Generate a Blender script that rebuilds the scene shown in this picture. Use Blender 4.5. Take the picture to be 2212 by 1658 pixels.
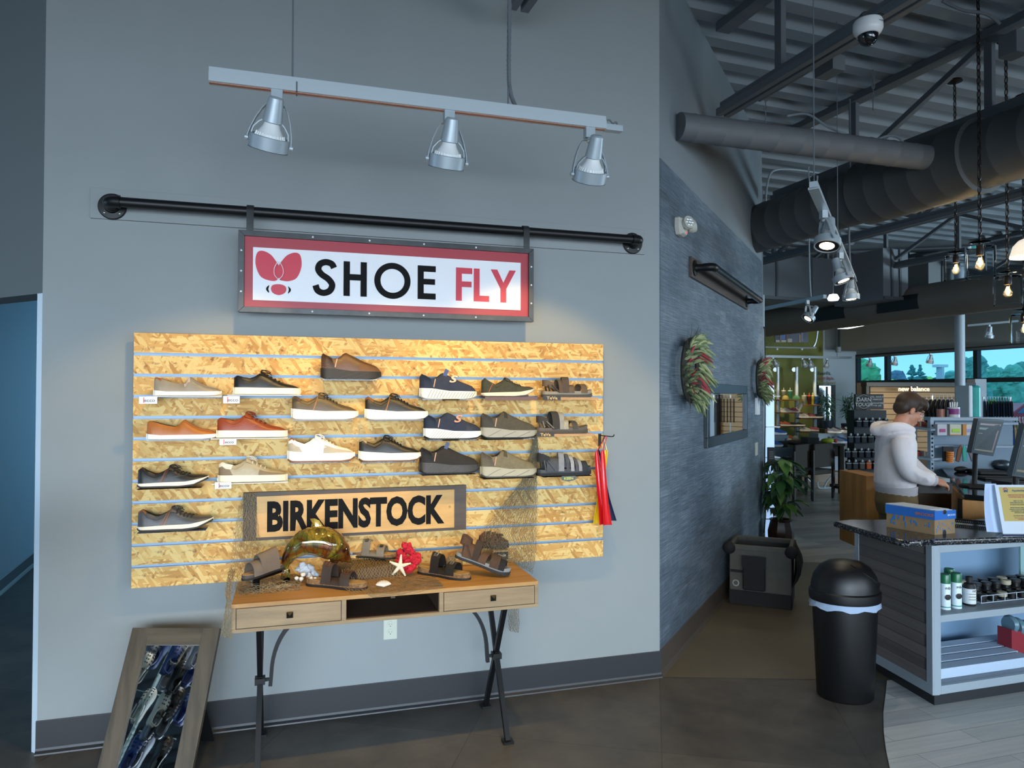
import bpy, bmesh, math, random
from mathutils import Vector, Matrix, noise
V = Vector
PI = math.pi
R = math.radians
sc = bpy.context.scene
for o in list(bpy.data.objects):
    bpy.data.objects.remove(o)
col = sc.collection
random.seed(7)

# ---------------- camera ----------------
FPX = 1550.0
CAM = V((-2.084, -3.830, 1.660))
YAW, PIT, ROL = R(73.066), R(0.899), R(0.154)
Fv = V((math.cos(YAW) * math.cos(PIT), math.sin(YAW) * math.cos(PIT), math.sin(PIT)))
R0 = V((math.sin(YAW), -math.cos(YAW), 0))
U0 = R0.cross(Fv)
Rv = R0 * math.cos(ROL) + U0 * math.sin(ROL)
Uv = -R0 * math.sin(ROL) + U0 * math.cos(ROL)
cd = bpy.data.cameras.new('camera')
cam = bpy.data.objects.new('camera', cd)
col.objects.link(cam)
mw = Matrix((Rv, Uv, -Fv)).transposed().to_4x4()
mw.translation = CAM
cam.matrix_world = mw
cd.sensor_width = 36
cd.lens = FPX * 36 / 2212
cd.clip_end = 400
sc.camera = cam

# ---------------- colour management, world ----------------
sc.view_settings.view_transform = 'Standard'
sc.view_settings.look = 'None'
sc.view_settings.exposure = 0.0
sc.view_settings.gamma = 1
w = bpy.data.worlds.new('sky')
sc.world = w
w.use_nodes = True
nt = w.node_tree
bg = nt.nodes['Background']
tc = nt.nodes.new('ShaderNodeTexCoord')
mp = nt.nodes.new('ShaderNodeMapping'); mp.inputs['Scale'].default_value = (1, 1, 4)
nz = nt.nodes.new('ShaderNodeTexNoise'); nz.inputs['Scale'].default_value = 2.2; nz.inputs['Detail'].default_value = 4
cr = nt.nodes.new('ShaderNodeValToRGB')
cr.color_ramp.elements[0].position = .38; cr.color_ramp.elements[0].color = (.20, .56, .92, 1)
cr.color_ramp.elements[1].position = .68; cr.color_ramp.elements[1].color = (.34, .72, .98, 1)
nt.links.new(tc.outputs['Generated'], mp.inputs['Vector'])
nt.links.new(mp.outputs[0], nz.inputs['Vector'])
nt.links.new(nz.outputs['Fac'], cr.inputs['Fac'])
nt.links.new(cr.outputs[0], bg.inputs['Color'])
bg.inputs['Strength'].default_value = 1.5

def frame(loc, xdir, zdir=(0, 0, 1)):
    """matrix with local x along xdir, local z near zdir"""
    x = V(xdir).normalized(); z = V(zdir)
    y = z.cross(x).normalized(); z = x.cross(y)
    m = Matrix((x, y, z)).transposed().to_4x4(); m.translation = V(loc)
    return m

def area(name, loc, aim, sx, sy, power, colr, spread=180):
    l = bpy.data.lights.new(name, 'AREA'); l.shape = 'RECTANGLE'; l.size = sx; l.size_y = sy
    l.energy = power; l.color = colr; l.spread = R(spread)
    o = bpy.data.objects.new(name, l); col.objects.link(o)
    z = (V(loc) - V(aim)).normalized()
    x = V((0, 0, 1)).cross(z).normalized(); y = z.cross(x)
    m = Matrix((x, y, z)).transposed().to_4x4(); m.translation = V(loc)
    o.matrix_world = m
    return o

# daylight coming in through the storefront behind the photographer and the side windows
area('daylight_storefront', (-3.5, -8.0, 1.5), (-2.6, 0, -.6), 9.0, 2.0, 258, (.76, .88, 1.0), 82)
area('daylight_storefront_right', (4.2, -8.0, 1.8), (2.6, .5, 1.2), 5.0, 2.2, 85, (.84, .92, 1.0), 90)
area('daylight_left_room', (-2.6, 5.6, 1.6), (-4.4, 3.2, 1.2), 2.0, 2.0, 42, (.25, .62, 1.0))
area('daylight_entrance', (-8.5, .5, 1.6), (-3.2, .1, 1.2), 2.2, 2.0, 60, (.42, .70, 1.0))
l_ = bpy.data.lights.new('clog_fill_light', 'SPOT'); l_.energy = 220; l_.spot_size = R(70); l_.shadow_soft_size = .05; l_.color = (.95, .97, 1)  # added unseen fill that brightens the clogs reflected in the floor mirror
o_ = bpy.data.objects.new('clog_fill_light', l_); col.objects.link(o_); o_.location = (-2.6, -.7, 3.0); o_.rotation_euler = (V((-3.9, -2.4, .9)) - V((-2.6, -.7, 3.0))).to_track_quat('-Z', 'Y').to_euler()
area('daylight_side_windows', (13.0, -1.0, 1.9), (6, 12, 1.5), 3.4, 2.2, 750, (.66, .86, 1.0))
area('strip_lamp_light', (4.5, 7.5, 3.5), (4.5, 7.5, 0), 1.2, .3, 260, (.9, .95, 1.0))
area('strip_lamp_light', (8.0, 9.5, 3.5), (8.0, 9.5, 0), 1.2, .3, 330, (.9, .95, 1.0))
# ---------------- picture -> place ----------------
def ray(px, py):
    return Fv + Rv * ((px - 1106) / FPX) - Uv * ((py - 829) / FPX)
def onD(px, py, d):
    return CAM + ray(px, py) * d
def onY(px, py, y=0.0):
    r = ray(px, py); return CAM + r * ((y - CAM.y) / r.y)
def onZ(px, py, z=0.0):
    r = ray(px, py); return CAM + r * ((z - CAM.z) / r.z)
def onP(px, py, p0, n):
    r = ray(px, py); n = V(n); return CAM + r * ((V(p0) - CAM).dot(n) / r.dot(n))
def depth(p):
    return (V(p) - CAM).dot(Fv)
S2 = math.sqrt(.5)
BD = V((S2, S2, 0)); BN = V((S2, -S2, 0))           # panelled wall: direction, normal into the room
def onB(px, py, off=0.0):
    return onP(px, py, BN * off, BN)
JA = R(93.0)
JD = V((math.cos(JA), math.sin(JA), 0)); JP = V((JD.y, -JD.x, 0))   # joist direction and across

# ---------------- materials ----------------
def lin(h):
    if isinstance(h, str):
        h = [int(h[i:i + 2], 16) / 255 for i in (0, 2, 4)]
        return tuple(c / 12.92 if c <= .04045 else ((c + .055) / 1.055) ** 2.4 for c in h)
    return tuple(h)
MATS = {}
def mat(name, c, rough=.55, metal=0.0, nz=None, bump=None, st=(1, 1, 1), em=None, spec=.5, coat=0, c2=None, rot=0, sub=0):
    """nz=(scale, amount) tone noise; bump=(scale, strength); st stretches the noise; c2 second tone"""
    if name in MATS: return MATS[name]
    m = bpy.data.materials.new(name); m.use_nodes = True; MATS[name] = m
    n = m.node_tree.nodes; L = m.node_tree.links; b = n['Principled BSDF']
    c = lin(c)
    b.inputs['Base Color'].default_value = (*c, 1); b.inputs['Roughness'].default_value = rough
    b.inputs['Metallic'].default_value = metal; b.inputs['Specular IOR Level'].default_value = spec
    b.inputs['Coat Weight'].default_value = coat
    if em:
        b.inputs['Emission Color'].default_value = (*lin(em[0]), 1); b.inputs['Emission Strength'].default_value = em[1]
    if nz or bump:
        t = n.new('ShaderNodeTexCoord'); mpp = n.new('ShaderNodeMapping')
        mpp.inputs['Scale'].default_value = st; mpp.inputs['Rotation'].default_value = (0, rot, 0)
        L.new(t.outputs['Object'], mpp.inputs['Vector'])
    if nz:
        x = n.new('ShaderNodeTexNoise'); x.inputs['Scale'].default_value = nz[0]; x.inputs['Detail'].default_value = 6
        x.inputs['Roughness'].default_value = .6
        L.new(mpp.outputs[0], x.inputs['Vector'])
        r = n.new('ShaderNodeValToRGB'); e = r.color_ramp.elements
        a = nz[1]; d = lin(c2) if c2 else tuple(min(1, k * (1 + a)) for k in c)
        e[0].position = .32; e[1].position = .68
        e[0].color = (*(c if c2 else tuple(k * (1 - a) for k in c)), 1); e[1].color = (*d, 1)
        L.new(x.outputs['Fac'], r.inputs['Fac']); L.new(r.outputs[0], b.inputs['Base Color'])
    if bump:
        y = n.new('ShaderNodeTexNoise'); y.inputs['Scale'].default_value = bump[0]; y.inputs['Detail'].default_value = 3
        L.new(mpp.outputs[0], y.inputs['Vector'])
        q = n.new('ShaderNodeBump'); q.inputs['Strength'].default_value = bump[1]; q.inputs['Distance'].default_value = .004
        L.new(y.outputs['Fac'], q.inputs['Height']); L.new(q.outputs[0], b.inputs['Normal'])
    return m
def node(m, t, **k):
    x = m.node_tree.nodes.new(t)
    for a, v in k.items(): setattr(x, a, v)
    return x
def glassy(name, tint=(1, 1, 1), refl=.5, rough=.02):
    if name in MATS: return MATS[name]
    m = bpy.data.materials.new(name); m.use_nodes = True; MATS[name] = m
    n = m.node_tree.nodes; L = m.node_tree.links
    for x in list(n):
        if x.type != 'OUTPUT_MATERIAL': n.remove(x)
    out = [x for x in n if x.type == 'OUTPUT_MATERIAL'][0]
    tr = n.new('ShaderNodeBsdfTransparent'); tr.inputs[0].default_value = (*tint, 1)
    gl = n.new('ShaderNodeBsdfGlossy'); gl.inputs['Roughness'].default_value = rough
    lw = n.new('ShaderNodeLayerWeight'); lw.inputs['Blend'].default_value = refl
    mx = n.new('ShaderNodeMixShader')
    L.new(lw.outputs['Fresnel'], mx.inputs[0]); L.new(tr.outputs[0], mx.inputs[1]); L.new(gl.outputs[0], mx.inputs[2])
    L.new(mx.outputs[0], out.inputs[0])
    return m

def osb():
    m = mat('strand_board', 'd3a867', .6); n = m.node_tree.nodes; L = m.node_tree.links; b = n['Principled BSDF']
    t = n.new('ShaderNodeTexCoord')
    def layer(rot, sx, sz, off):
        mp0 = n.new('ShaderNodeMapping'); mp0.inputs['Rotation'].default_value = (0, rot, 0); mp0.inputs['Location'].default_value = (off, 0, off * 2)
        L.new(t.outputs['Object'], mp0.inputs['Vector'])
        mp1 = n.new('ShaderNodeMapping'); mp1.inputs['Scale'].default_value = (sx, .01, sz)
        L.new(mp0.outputs[0], mp1.inputs['Vector'])
        v = n.new('ShaderNodeTexVoronoi'); v.inputs['Scale'].default_value = 1.0; v.inputs['Randomness'].default_value = 1
        L.new(mp1.outputs[0], v.inputs['Vector'])
        f = n.new('ShaderNodeTexNoise'); f.inputs['Scale'].default_value = 3; f.inputs['Detail'].default_value = 3
        L.new(mp1.outputs[0], f.inputs['Vector'])
        return v, f
    ls = [layer(a, sx, sz, o) for a, sx, sz, o in ((.35, 10, 62, 0), (-.4, 9, 55, 3.1), (1.1, 11, 70, 7.7), (.02, 8, 75, 11.3), (-.95, 11, 66, 17.9))]
    ramps = []
    for v, f in ls:
        sep = n.new('ShaderNodeSeparateColor'); L.new(v.outputs['Color'], sep.inputs[0])
        ad = n.new('ShaderNodeMath'); ad.operation = 'MULTIPLY_ADD'; ad.inputs[1].default_value = .45
        L.new(f.outputs['Fac'], ad.inputs[0]); L.new(sep.outputs[0], ad.inputs[2])
        r = n.new('ShaderNodeValToRGB'); e = r.color_ramp.elements
        e[0].position = .12; e[0].color = (*lin('94602c'), 1); e[1].position = 1.1 if False else 1.0; e[1].color = (*lin('dcba74'), 1)
        for p_, c_ in ((.20, 'ac7a34'), (.42, 'c28f44'), (.75, 'cfa45a')):
            x = e.new(p_); x.color = (*lin(c_), 1)
        L.new(ad.outputs[0], r.inputs['Fac']); ramps.append((r, sep, v))
    cur = ramps[0][0].outputs[0]
    for i in (1, 2, 3, 4):
        r, sep, v = ramps[i]
        th = n.new('ShaderNodeMath'); th.operation = 'GREATER_THAN'; th.inputs[1].default_value = .45 + .06 * i
        L.new(sep.outputs[1], th.inputs[0])
        mx = n.new('ShaderNodeMix'); mx.data_type = 'RGBA'
        L.new(th.outputs[0], mx.inputs[0]); L.new(cur, mx.inputs[6]); L.new(r.outputs[0], mx.inputs[7]); cur = mx.outputs[2]
    # thin dark gaps and flecks
    nz_ = n.new('ShaderNodeTexNoise'); nz_.inputs['Scale'].default_value = 28; nz_.inputs['Detail'].default_value = 5
    L.new(t.outputs['Object'], nz_.inputs['Vector'])
    rr = n.new('ShaderNodeValToRGB'); rr.color_ramp.elements[0].position = .30; rr.color_ramp.elements[0].color = (.25, .13, .05, 1)
    rr.color_ramp.elements[1].position = .40; rr.color_ramp.elements[1].color = (1, 1, 1, 1)
    L.new(nz_.outputs['Fac'], rr.inputs['Fac'])
    mu = n.new('ShaderNodeMix'); mu.data_type = 'RGBA'; mu.blend_type = 'MULTIPLY'; mu.inputs[0].default_value = .8
    L.new(cur, mu.inputs[6]); L.new(rr.outputs[0], mu.inputs[7]); L.new(mu.outputs[2], b.inputs['Base Color'])
    bp = n.new('ShaderNodeBump'); bp.inputs['Strength'].default_value = .35; bp.inputs['Distance'].default_value = .003
    L.new(ls[0][0].outputs['Color'], bp.inputs['Height']); L.new(bp.outputs[0], b.inputs['Normal'])
    return m

def planks(name, cs, sx, sy, gap=.02, rough=.5, axis='xy', streak=(1, 14), bumpy=.2):
    """random-tone boards of sx by sy metres with grain streaks; axis picks the plane"""
    m = mat(name, cs[0], rough); n = m.node_tree.nodes; L = m.node_tree.links; b = n['Principled BSDF']
    t = n.new('ShaderNodeTexCoord'); s = n.new('ShaderNodeSeparateXYZ'); cb = n.new('ShaderNodeCombineXYZ')
    L.new(t.outputs['Object'], s.inputs[0])
    ii = {'x': 0, 'y': 1, 'z': 2}
    L.new(s.outputs[ii[axis[0]]], cb.inputs[0]); L.new(s.outputs[ii[axis[1]]], cb.inputs[1])
    br = n.new('ShaderNodeTexBrick'); br.offset = .37; br.inputs['Scale'].default_value = 1
    br.inputs['Brick Width'].default_value = sx; br.inputs['Row Height'].default_value = sy
    br.inputs['Mortar Size'].default_value = gap * sy; br.inputs['Color1'].default_value = (0, 0, 0, 1); br.inputs['Color2'].default_value = (1, 1, 1, 1)
    br.inputs['Mortar'].default_value = (.5, .5, .5, 1); br.inputs['Bias'].default_value = 0
    L.new(cb.outputs[0], br.inputs['Vector'])
    mp_ = n.new('ShaderNodeMapping'); mp_.inputs['Scale'].default_value = (streak[0], streak[1], 1)
    L.new(cb.outputs[0], mp_.inputs['Vector'])
    nz_ = n.new('ShaderNodeTexNoise'); nz_.inputs['Scale'].default_value = 2.2; nz_.inputs['Detail'].default_value = 6; nz_.inputs['Roughness'].default_value = .65
    L.new(mp_.outputs[0], nz_.inputs['Vector'])
    sp = n.new('ShaderNodeSeparateColor'); L.new(br.outputs['Color'], sp.inputs[0])
    a = n.new('ShaderNodeMath'); a.operation = 'MULTIPLY_ADD'; a.inputs[1].default_value = .38
    a2 = n.new('ShaderNodeMath'); a2.operation = 'MULTIPLY'; a2.inputs[1].default_value = .75
    L.new(nz_.outputs['Fac'], a2.inputs[0]); L.new(sp.outputs[0], a.inputs[0]); L.new(a2.outputs[0], a.inputs[2])
    r = n.new('ShaderNodeValToRGB'); e = r.color_ramp.elements
    e[0].position = .15; e[1].position = .85; e[0].color = (*lin(cs[0]), 1); e[1].color = (*lin(cs[-1]), 1)
    for i, c_ in enumerate(cs[1:-1]):
        x = e.new(.15 + .7 * (i + 1) / (len(cs) - 1)); x.color = (*lin(c_), 1)
    L.new(a.outputs[0], r.inputs['Fac'])
    mx = n.new('ShaderNodeMix'); mx.data_type = 'RGBA'; mx.blend_type = 'MULTIPLY'
    inv = n.new('ShaderNodeMath'); inv.operation = 'MULTIPLY'; inv.inputs[1].default_value = .6
    L.new(br.outputs['Fac'], inv.inputs[0]); L.new(inv.outputs[0], mx.inputs[0]); L.new(r.outputs[0], mx.inputs[6])
    mx.inputs[7].default_value = (.1, .1, .1, 1)
    L.new(mx.outputs[2], b.inputs['Base Color'])
    if bumpy:
        q = n.new('ShaderNodeBump'); q.inputs['Strength'].default_value = bumpy; q.inputs['Distance'].default_value = .003
        L.new(a.outputs[0], q.inputs['Height']); L.new(q.outputs[0], b.inputs['Normal'])
    return m

def granite():
    m = mat('polished_granite', '17181c', .12, spec=.6); n = m.node_tree.nodes; L = m.node_tree.links; b = n['Principled BSDF']
    t = n.new('ShaderNodeTexCoord'); v = n.new('ShaderNodeTexVoronoi'); v.inputs['Scale'].default_value = 170
    L.new(t.outputs['Object'], v.inputs['Vector']); s = n.new('ShaderNodeSeparateColor'); L.new(v.outputs['Color'], s.inputs[0])
    r = n.new('ShaderNodeValToRGB'); e = r.color_ramp.elements; r.color_ramp.interpolation = 'CONSTANT'
    e[0].color = (*lin('101114'), 1); e[1].position = .95; e[1].color = (*lin('847e74'), 1)
    for p_, c_ in ((.5, '24262b'), (.75, '3e3a38'), (.85, '5d6068')): x = e.new(p_); x.color = (*lin(c_), 1)
    L.new(s.outputs[0], r.inputs['Fac']); L.new(r.outputs[0], b.inputs['Base Color'])
    return m

# ---------------- mesh builder ----------------
IDM = Matrix.Identity(4)
T = {}
class MB:
    def __init__(s, M=None):
        s.v = []; s.f = []; s.i = []; s.M = M.copy() if M else IDM.copy(); s.m = 0
    def add(s, vs, fs):
        k = len(s.v); M = s.M
        s.v += [M @ V(p) for p in vs]
        s.f += [tuple(a + k for a in f) for f in fs]; s.i += [s.m] * len(fs)
        return s
    def bx(s, x0, x1, y0, y1, z0, z1):
        return s.add([(x0, y0, z0), (x1, y0, z0), (x1, y1, z0), (x0, y1, z0), (x0, y0, z1), (x1, y0, z1), (x1, y1, z1), (x0, y1, z1)],
                     [(0, 3, 2, 1), (4, 5, 6, 7), (0, 1, 5, 4), (1, 2, 6, 5), (2, 3, 7, 6), (3, 0, 4, 7)])
    def box(s, c, d, rz=0, M=None):
        m = Matrix.Translation(V(c)) @ (M if M else Matrix.Rotation(rz, 4, 'Z'))
        x, y, z = [k / 2 for k in d]; o = s.M; s.M = o @ m; s.bx(-x, x, -y, y, -z, z); s.M = o; return s
    def loft(s, rings, close=True, cap=True):
        n = len(rings[0]); vs = [p for r in rings for p in r]; fs = []
        for a in range(len(rings) - 1):
            for b in range(n if close else n - 1):
                c = (b + 1) % n
                fs.append((a * n + b, a * n + c, (a + 1) * n + c, (a + 1) * n + b))
        if cap and close:
            fs.append(tuple(range(n - 1, -1, -1))); fs.append(tuple((len(rings) - 1) * n + i for i in range(n)))
        return s.add(vs, fs)
    def tube(s, pts, r, n=8, close=False, cap=True, flat=None, up=None):
        pts = [V(p) for p in pts]; N = len(pts)
        if N < 2: return s
        rs = r if isinstance(r, (list, tuple)) else [r] * N
        rings = []; u = None
        for i, p in enumerate(pts):
            if close: t = pts[(i + 1) % N] - pts[i - 1]
            else: t = pts[min(i + 1, N - 1)] - pts[max(i - 1, 0)]
            if t.length < 1e-9: t = V((0, 0, 1))
            t.normalize()
            if up is not None: u = V(up); u = (u - t * u.dot(t))
            elif u is None:
                u = V((0, 0, 1)) if abs(t.z) < .9 else V((1, 0, 0)); u = u - t * u.dot(t)
            else: u = u - t * u.dot(t)
            if u.length < 1e-6: u = t.orthogonal()
            u.normalize(); w_ = t.cross(u)
            fl = flat or (1, 1)
            rings.append([p + u * (math.cos(2 * PI * k / n + PI / n) * rs[i] * fl[0]) + w_ * (math.sin(2 * PI * k / n + PI / n) * rs[i] * fl[1]) for k in range(n)])
        if close: rings.append(rings[0]); cap = False
        return s.loft(rings, True, cap)
    def cyl(s, a, b, r, r2=None, n=16, cap=True):
        return s.tube([a, b], [r, r if r2 is None else r2], n, cap=cap)
    def lathe(s, prof, n=24, c=(0, 0, 0), a0=0, a1=2 * PI, sx=1, sy=1, cap=True):
        c = V(c); full = abs(a1 - a0 - 2 * PI) < 1e-6; k = n if full else n + 1; rings = []
        for r, z in prof:
            rings.append([c + V((math.cos(a0 + (a1 - a0) * j / n) * r * sx, math.sin(a0 + (a1 - a0) * j / n) * r * sy, z)) for j in range(k)])
        return s.loft(rings, full, full and cap)
    def sph(s, c, r, nu=12, nv=8):
        r = (r, r, r) if not isinstance(r, (tuple, list)) else r
        rings = []
        for j in range(nv + 1):
            a = -PI / 2 + PI * j / nv; q = max(math.cos(a), 1e-3)
            rings.append([V(c) + V((math.cos(2 * PI * k / nu) * q * r[0], math.sin(2 * PI * k / nu) * q * r[1], math.sin(a) * r[2])) for k in range(nu)])
        return s.loft(rings)
    def prism(s, poly, z0, z1, M=None):
        o = s.M
        if M is not None: s.M = o @ M
        n = len(poly)
        s.add([(p[0], p[1], z0) for p in poly] + [(p[0], p[1], z1) for p in poly],
              [tuple(range(n - 1, -1, -1)), tuple(range(n, 2 * n))] + [(i, (i + 1) % n, (i + 1) % n + n, i + n) for i in range(n)])
        s.M = o; return s
    def quad(s, a, b, c, d): return s.add([a, b, c, d], [(0, 1, 2, 3)])
    def grid(s, rows): return s.loft(rows, False, False)
    def slab(s, rows, th):
        """a sheet of points given thickness th along its normals"""
        nr, nc = len(rows), len(rows[0]); rows = [[V(p) for p in r] for r in rows]; low = []
        for i in range(nr):
            rr = []
            for j in range(nc):
                a = rows[min(i + 1, nr - 1)][j] - rows[max(i - 1, 0)][j]; b = rows[i][min(j + 1, nc - 1)] - rows[i][max(j - 1, 0)]
                nn = a.cross(b)
                rr.append(rows[i][j] - (nn.normalized() if nn.length > 1e-12 else V((0, 0, 1))) * th)
            low.append(rr)
        rings = [rows[i] + low[i][::-1] for i in range(nr)]
        return s.loft(rings)
    def text(s, body, size, M, dep=.002, off=0.0, sx=1.0, align='CENTER', shear=0.0, space=1.0):
        cu = bpy.data.curves.new('t', 'FONT'); cu.body = body; cu.size = size; cu.extrude = dep / 2; cu.offset = off; cu.align_x = align
        cu.align_y = 'CENTER'; cu.shear = shear; cu.space_character = space; cu.resolution_u = 3
        ob = bpy.data.objects.new('t', cu); col.objects.link(ob)
        dg = bpy.context.evaluated_depsgraph_get(); me = ob.evaluated_get(dg).to_mesh()
        vs = [V((q.co.x * sx, q.co.y, q.co.z)) for q in me.vertices]; fs = [tuple(p.vertices) for p in me.polygons]
        ob.evaluated_get(dg).to_mesh_clear()
        bpy.data.objects.remove(ob); bpy.data.curves.remove(cu)
        o = s.M; s.M = o @ M; s.add(vs, fs); s.M = o; return s
    def build(s, name, mats, parent=None, smooth=38, bevel=0, seg=2, kind=None, label=None, mods=None):
        me = bpy.data.meshes.new(name)
        vs = s.v
        if parent is not None:
            inv = T[parent].inverted(); vs = [inv @ p for p in vs]
        me.from_pydata([tuple(p) for p in vs], [], s.f)
        ms = mats if isinstance(mats, (list, tuple)) else [mats]
        for m in ms: me.materials.append(m)
        if len(ms) > 1: me.polygons.foreach_set('material_index', s.i)
        if smooth:
            me.polygons.foreach_set('use_smooth', [True] * len(me.polygons)); me.set_sharp_from_angle(angle=R(smooth))
        me.update()
        o = bpy.data.objects.new(name, me); col.objects.link(o)
        if parent is not None: o.parent = parent; T[o] = T[parent]
        else: T[o] = IDM
        if bevel:
            b = o.modifiers.new('bevel', 'BEVEL'); b.width = bevel; b.segments = seg; b.limit_method = 'ANGLE'; b.angle_limit = R(40); b.harden_normals = False
        for md in (mods or []):
            x = o.modifiers.new(md[0], md[0])
            for k_, v_ in md[1].items(): setattr(x, k_, v_)
        if kind: o['kind'] = kind
        if label: o['label'] = label
        return o
def thing(name, label, cat, M=(0, 0, 0), group=None):
    if not isinstance(M, Matrix): M = Matrix.Translation(V(M))
    o = bpy.data.objects.new(name, None); col.objects.link(o); o.matrix_world = M; T[o] = M.copy()
    o.empty_display_size = .1
    o['label'] = label; o['category'] = cat
    if group: o['group'] = group
    return o
def tag(o, label, cat, group=None, kind=None):
    o['label'] = label; o['category'] = cat
    if group: o['group'] = group
    if kind: o['kind'] = kind
    return o
KIDS = {}
class Proto:
    def __init__(s, root):
        s.r = root; s.used = False
        s.kids = [(c, [g for g in col.objects if g.parent == c]) for c in col.objects if c.parent == root]
    def put(s, M, label=None, group=None, cat=None, name=None):
        if not isinstance(M, Matrix): M = Matrix.Translation(V(M))
        if not s.used:
            s.used = True; r = s.r
        else:
            r = s.r.copy(); col.objects.link(r)
            for c, gs in s.kids:
                d = c.copy(); col.objects.link(d); d.parent = r
                for g in gs:
                    e = g.copy(); col.objects.link(e); e.parent = d
        r.matrix_world = M; T[r] = M.copy()
        if label: r['label'] = label
        if group: r['group'] = group
        if cat: r['category'] = cat
        return r
def bez(pts, n=24):
    """smooth Catmull-Rom curve through the points"""
    P = [V(p) for p in pts]; out = []; N = len(P)
    for i in range(N - 1):
        a = P[max(i - 1, 0)]; b = P[i]; c = P[i + 1]; d = P[min(i + 2, N - 1)]
        k = max(2, n // (N - 1))
        for j in range(k):
            t = j / k
            out.append(.5 * ((2 * b) + (c - a) * t + (2 * a - 5 * b + 4 * c - d) * t * t + (-a + 3 * b - 3 * c + d) * t ** 3))
    out.append(P[-1]); return out
def interp(tab, x):
    if x <= tab[0][0]: return tab[0][1]
    for (a, b), (c, d) in zip(tab, tab[1:]):
        if x <= c:
            t = (x - a) / (c - a); t = t * t * (3 - 2 * t) if len(tab) > 2 else t
            return b + (d - b) * t
    return tab[-1][1]
# ================= THE SETTING =================
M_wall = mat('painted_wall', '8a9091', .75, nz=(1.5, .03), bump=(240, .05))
M_wallB = mat('upper_wall_paint', '747d83', .8, bump=(240, .05))
M_ceil = mat('deck_paint', '858e95', .8)
M_steel = mat('truss_paint', '5f656a', .6)
M_base = mat('cove_base_vinyl', '25272b', .42)
M_baseB = mat('cove_base_brown', '4a423a', .45)
M_black = mat('black_iron', '101113', .42, spec=.35)
M_alum = mat('brushed_aluminium', 'c6d0d6', .34, metal=.45, bump=(90, .05), st=(.2, 8, 8))
M_white = mat('white_laminate', 'dfe2e4', .4)
M_gran = granite()
M_vinyl = mat('grey_counter_laminate', '94a1aa', .5)
M_clear = glassy('clear_acrylic', (.97, .98, .99), .22)
M_mirror = mat('mirror_silver', 'e8eef0', .02, metal=1.0)
XL = -3.206; HP = 3.086; TB = 3.80; ZD = 4.35; ZC = 3.72

def floor_mat():
    m = mat('floor_tile', '5b5853', .42, spec=.4); n = m.node_tree.nodes; L = m.node_tree.links; b = n['Principled BSDF']
    t = n.new('ShaderNodeTexCoord'); mp_ = n.new('ShaderNodeMapping'); mp_.inputs['Rotation'].default_value = (0, 0, R(28))
    L.new(t.outputs['Object'], mp_.inputs[0])
    br = n.new('ShaderNodeTexBrick'); br.inputs['Scale'].default_value = 1; br.offset = 0
    br.inputs['Brick Width'].default_value = .92; br.inputs['Row Height'].default_value = .92; br.inputs['Mortar Size'].default_value = .0022
    br.inputs['Color1'].default_value = (.86, .86, .86, 1); br.inputs['Color2'].default_value = (1.12, 1.12, 1.12, 1); br.inputs['Mortar'].default_value = (.55, .55, .55, 1)
    L.new(mp_.outputs[0], br.inputs['Vector'])
    nz_ = n.new('ShaderNodeTexNoise'); nz_.inputs['Scale'].default_value = 3.2; nz_.inputs['Detail'].default_value = 8; nz_.inputs['Roughness'].default_value = .7
    L.new(t.outputs['Object'], nz_.inputs['Vector'])
    r = n.new('ShaderNodeValToRGB'); e = r.color_ramp.elements; e[0].position = .3; e[1].position = .72
    e[0].color = (*lin('413f3c'), 1); e[1].color = (*lin('605c55'), 1)
    L.new(nz_.outputs['Fac'], r.inputs['Fac'])
    mx = n.new('ShaderNodeMix'); mx.data_type = 'RGBA'; mx.blend_type = 'MULTIPLY'; mx.inputs[0].default_value = 1
    L.new(r.outputs[0], mx.inputs[6]); L.new(br.outputs['Color'], mx.inputs[7]); L.new(mx.outputs[2], b.inputs['Base Color'])
    wv = n.new('ShaderNodeTexWave'); wv.inputs['Scale'].default_value = 60; wv.inputs['Distortion'].default_value = 6; wv.inputs['Detail Scale'].default_value = 2
    L.new(mp_.outputs[0], wv.inputs['Vector'])
    q = n.new('ShaderNodeBump'); q.inputs['Strength'].default_value = .25; q.inputs['Distance'].default_value = .001
    L.new(wv.outputs['Fac'], q.inputs['Height']); L.new(q.outputs[0], b.inputs['Normal'])
    return m
M_tile = floor_mat()
M_tile2 = mat('smooth_floor_tile', '5f584a', .38, nz=(2.5, .10), bump=(30, .05))
M_wood = planks('wood_plank_floor', ['858b8d', 'a3a7a8', 'bdbebc', 'd2cfc8'], 1.1, .13, .012, .42, streak=(.7, 15))
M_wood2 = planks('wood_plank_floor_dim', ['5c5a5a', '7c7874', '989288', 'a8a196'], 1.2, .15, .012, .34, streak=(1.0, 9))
f = MB()
f.quad((-14, -10, 0), (24, -10, 0), (24, 30, 0), (-14, 30, 0))
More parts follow.
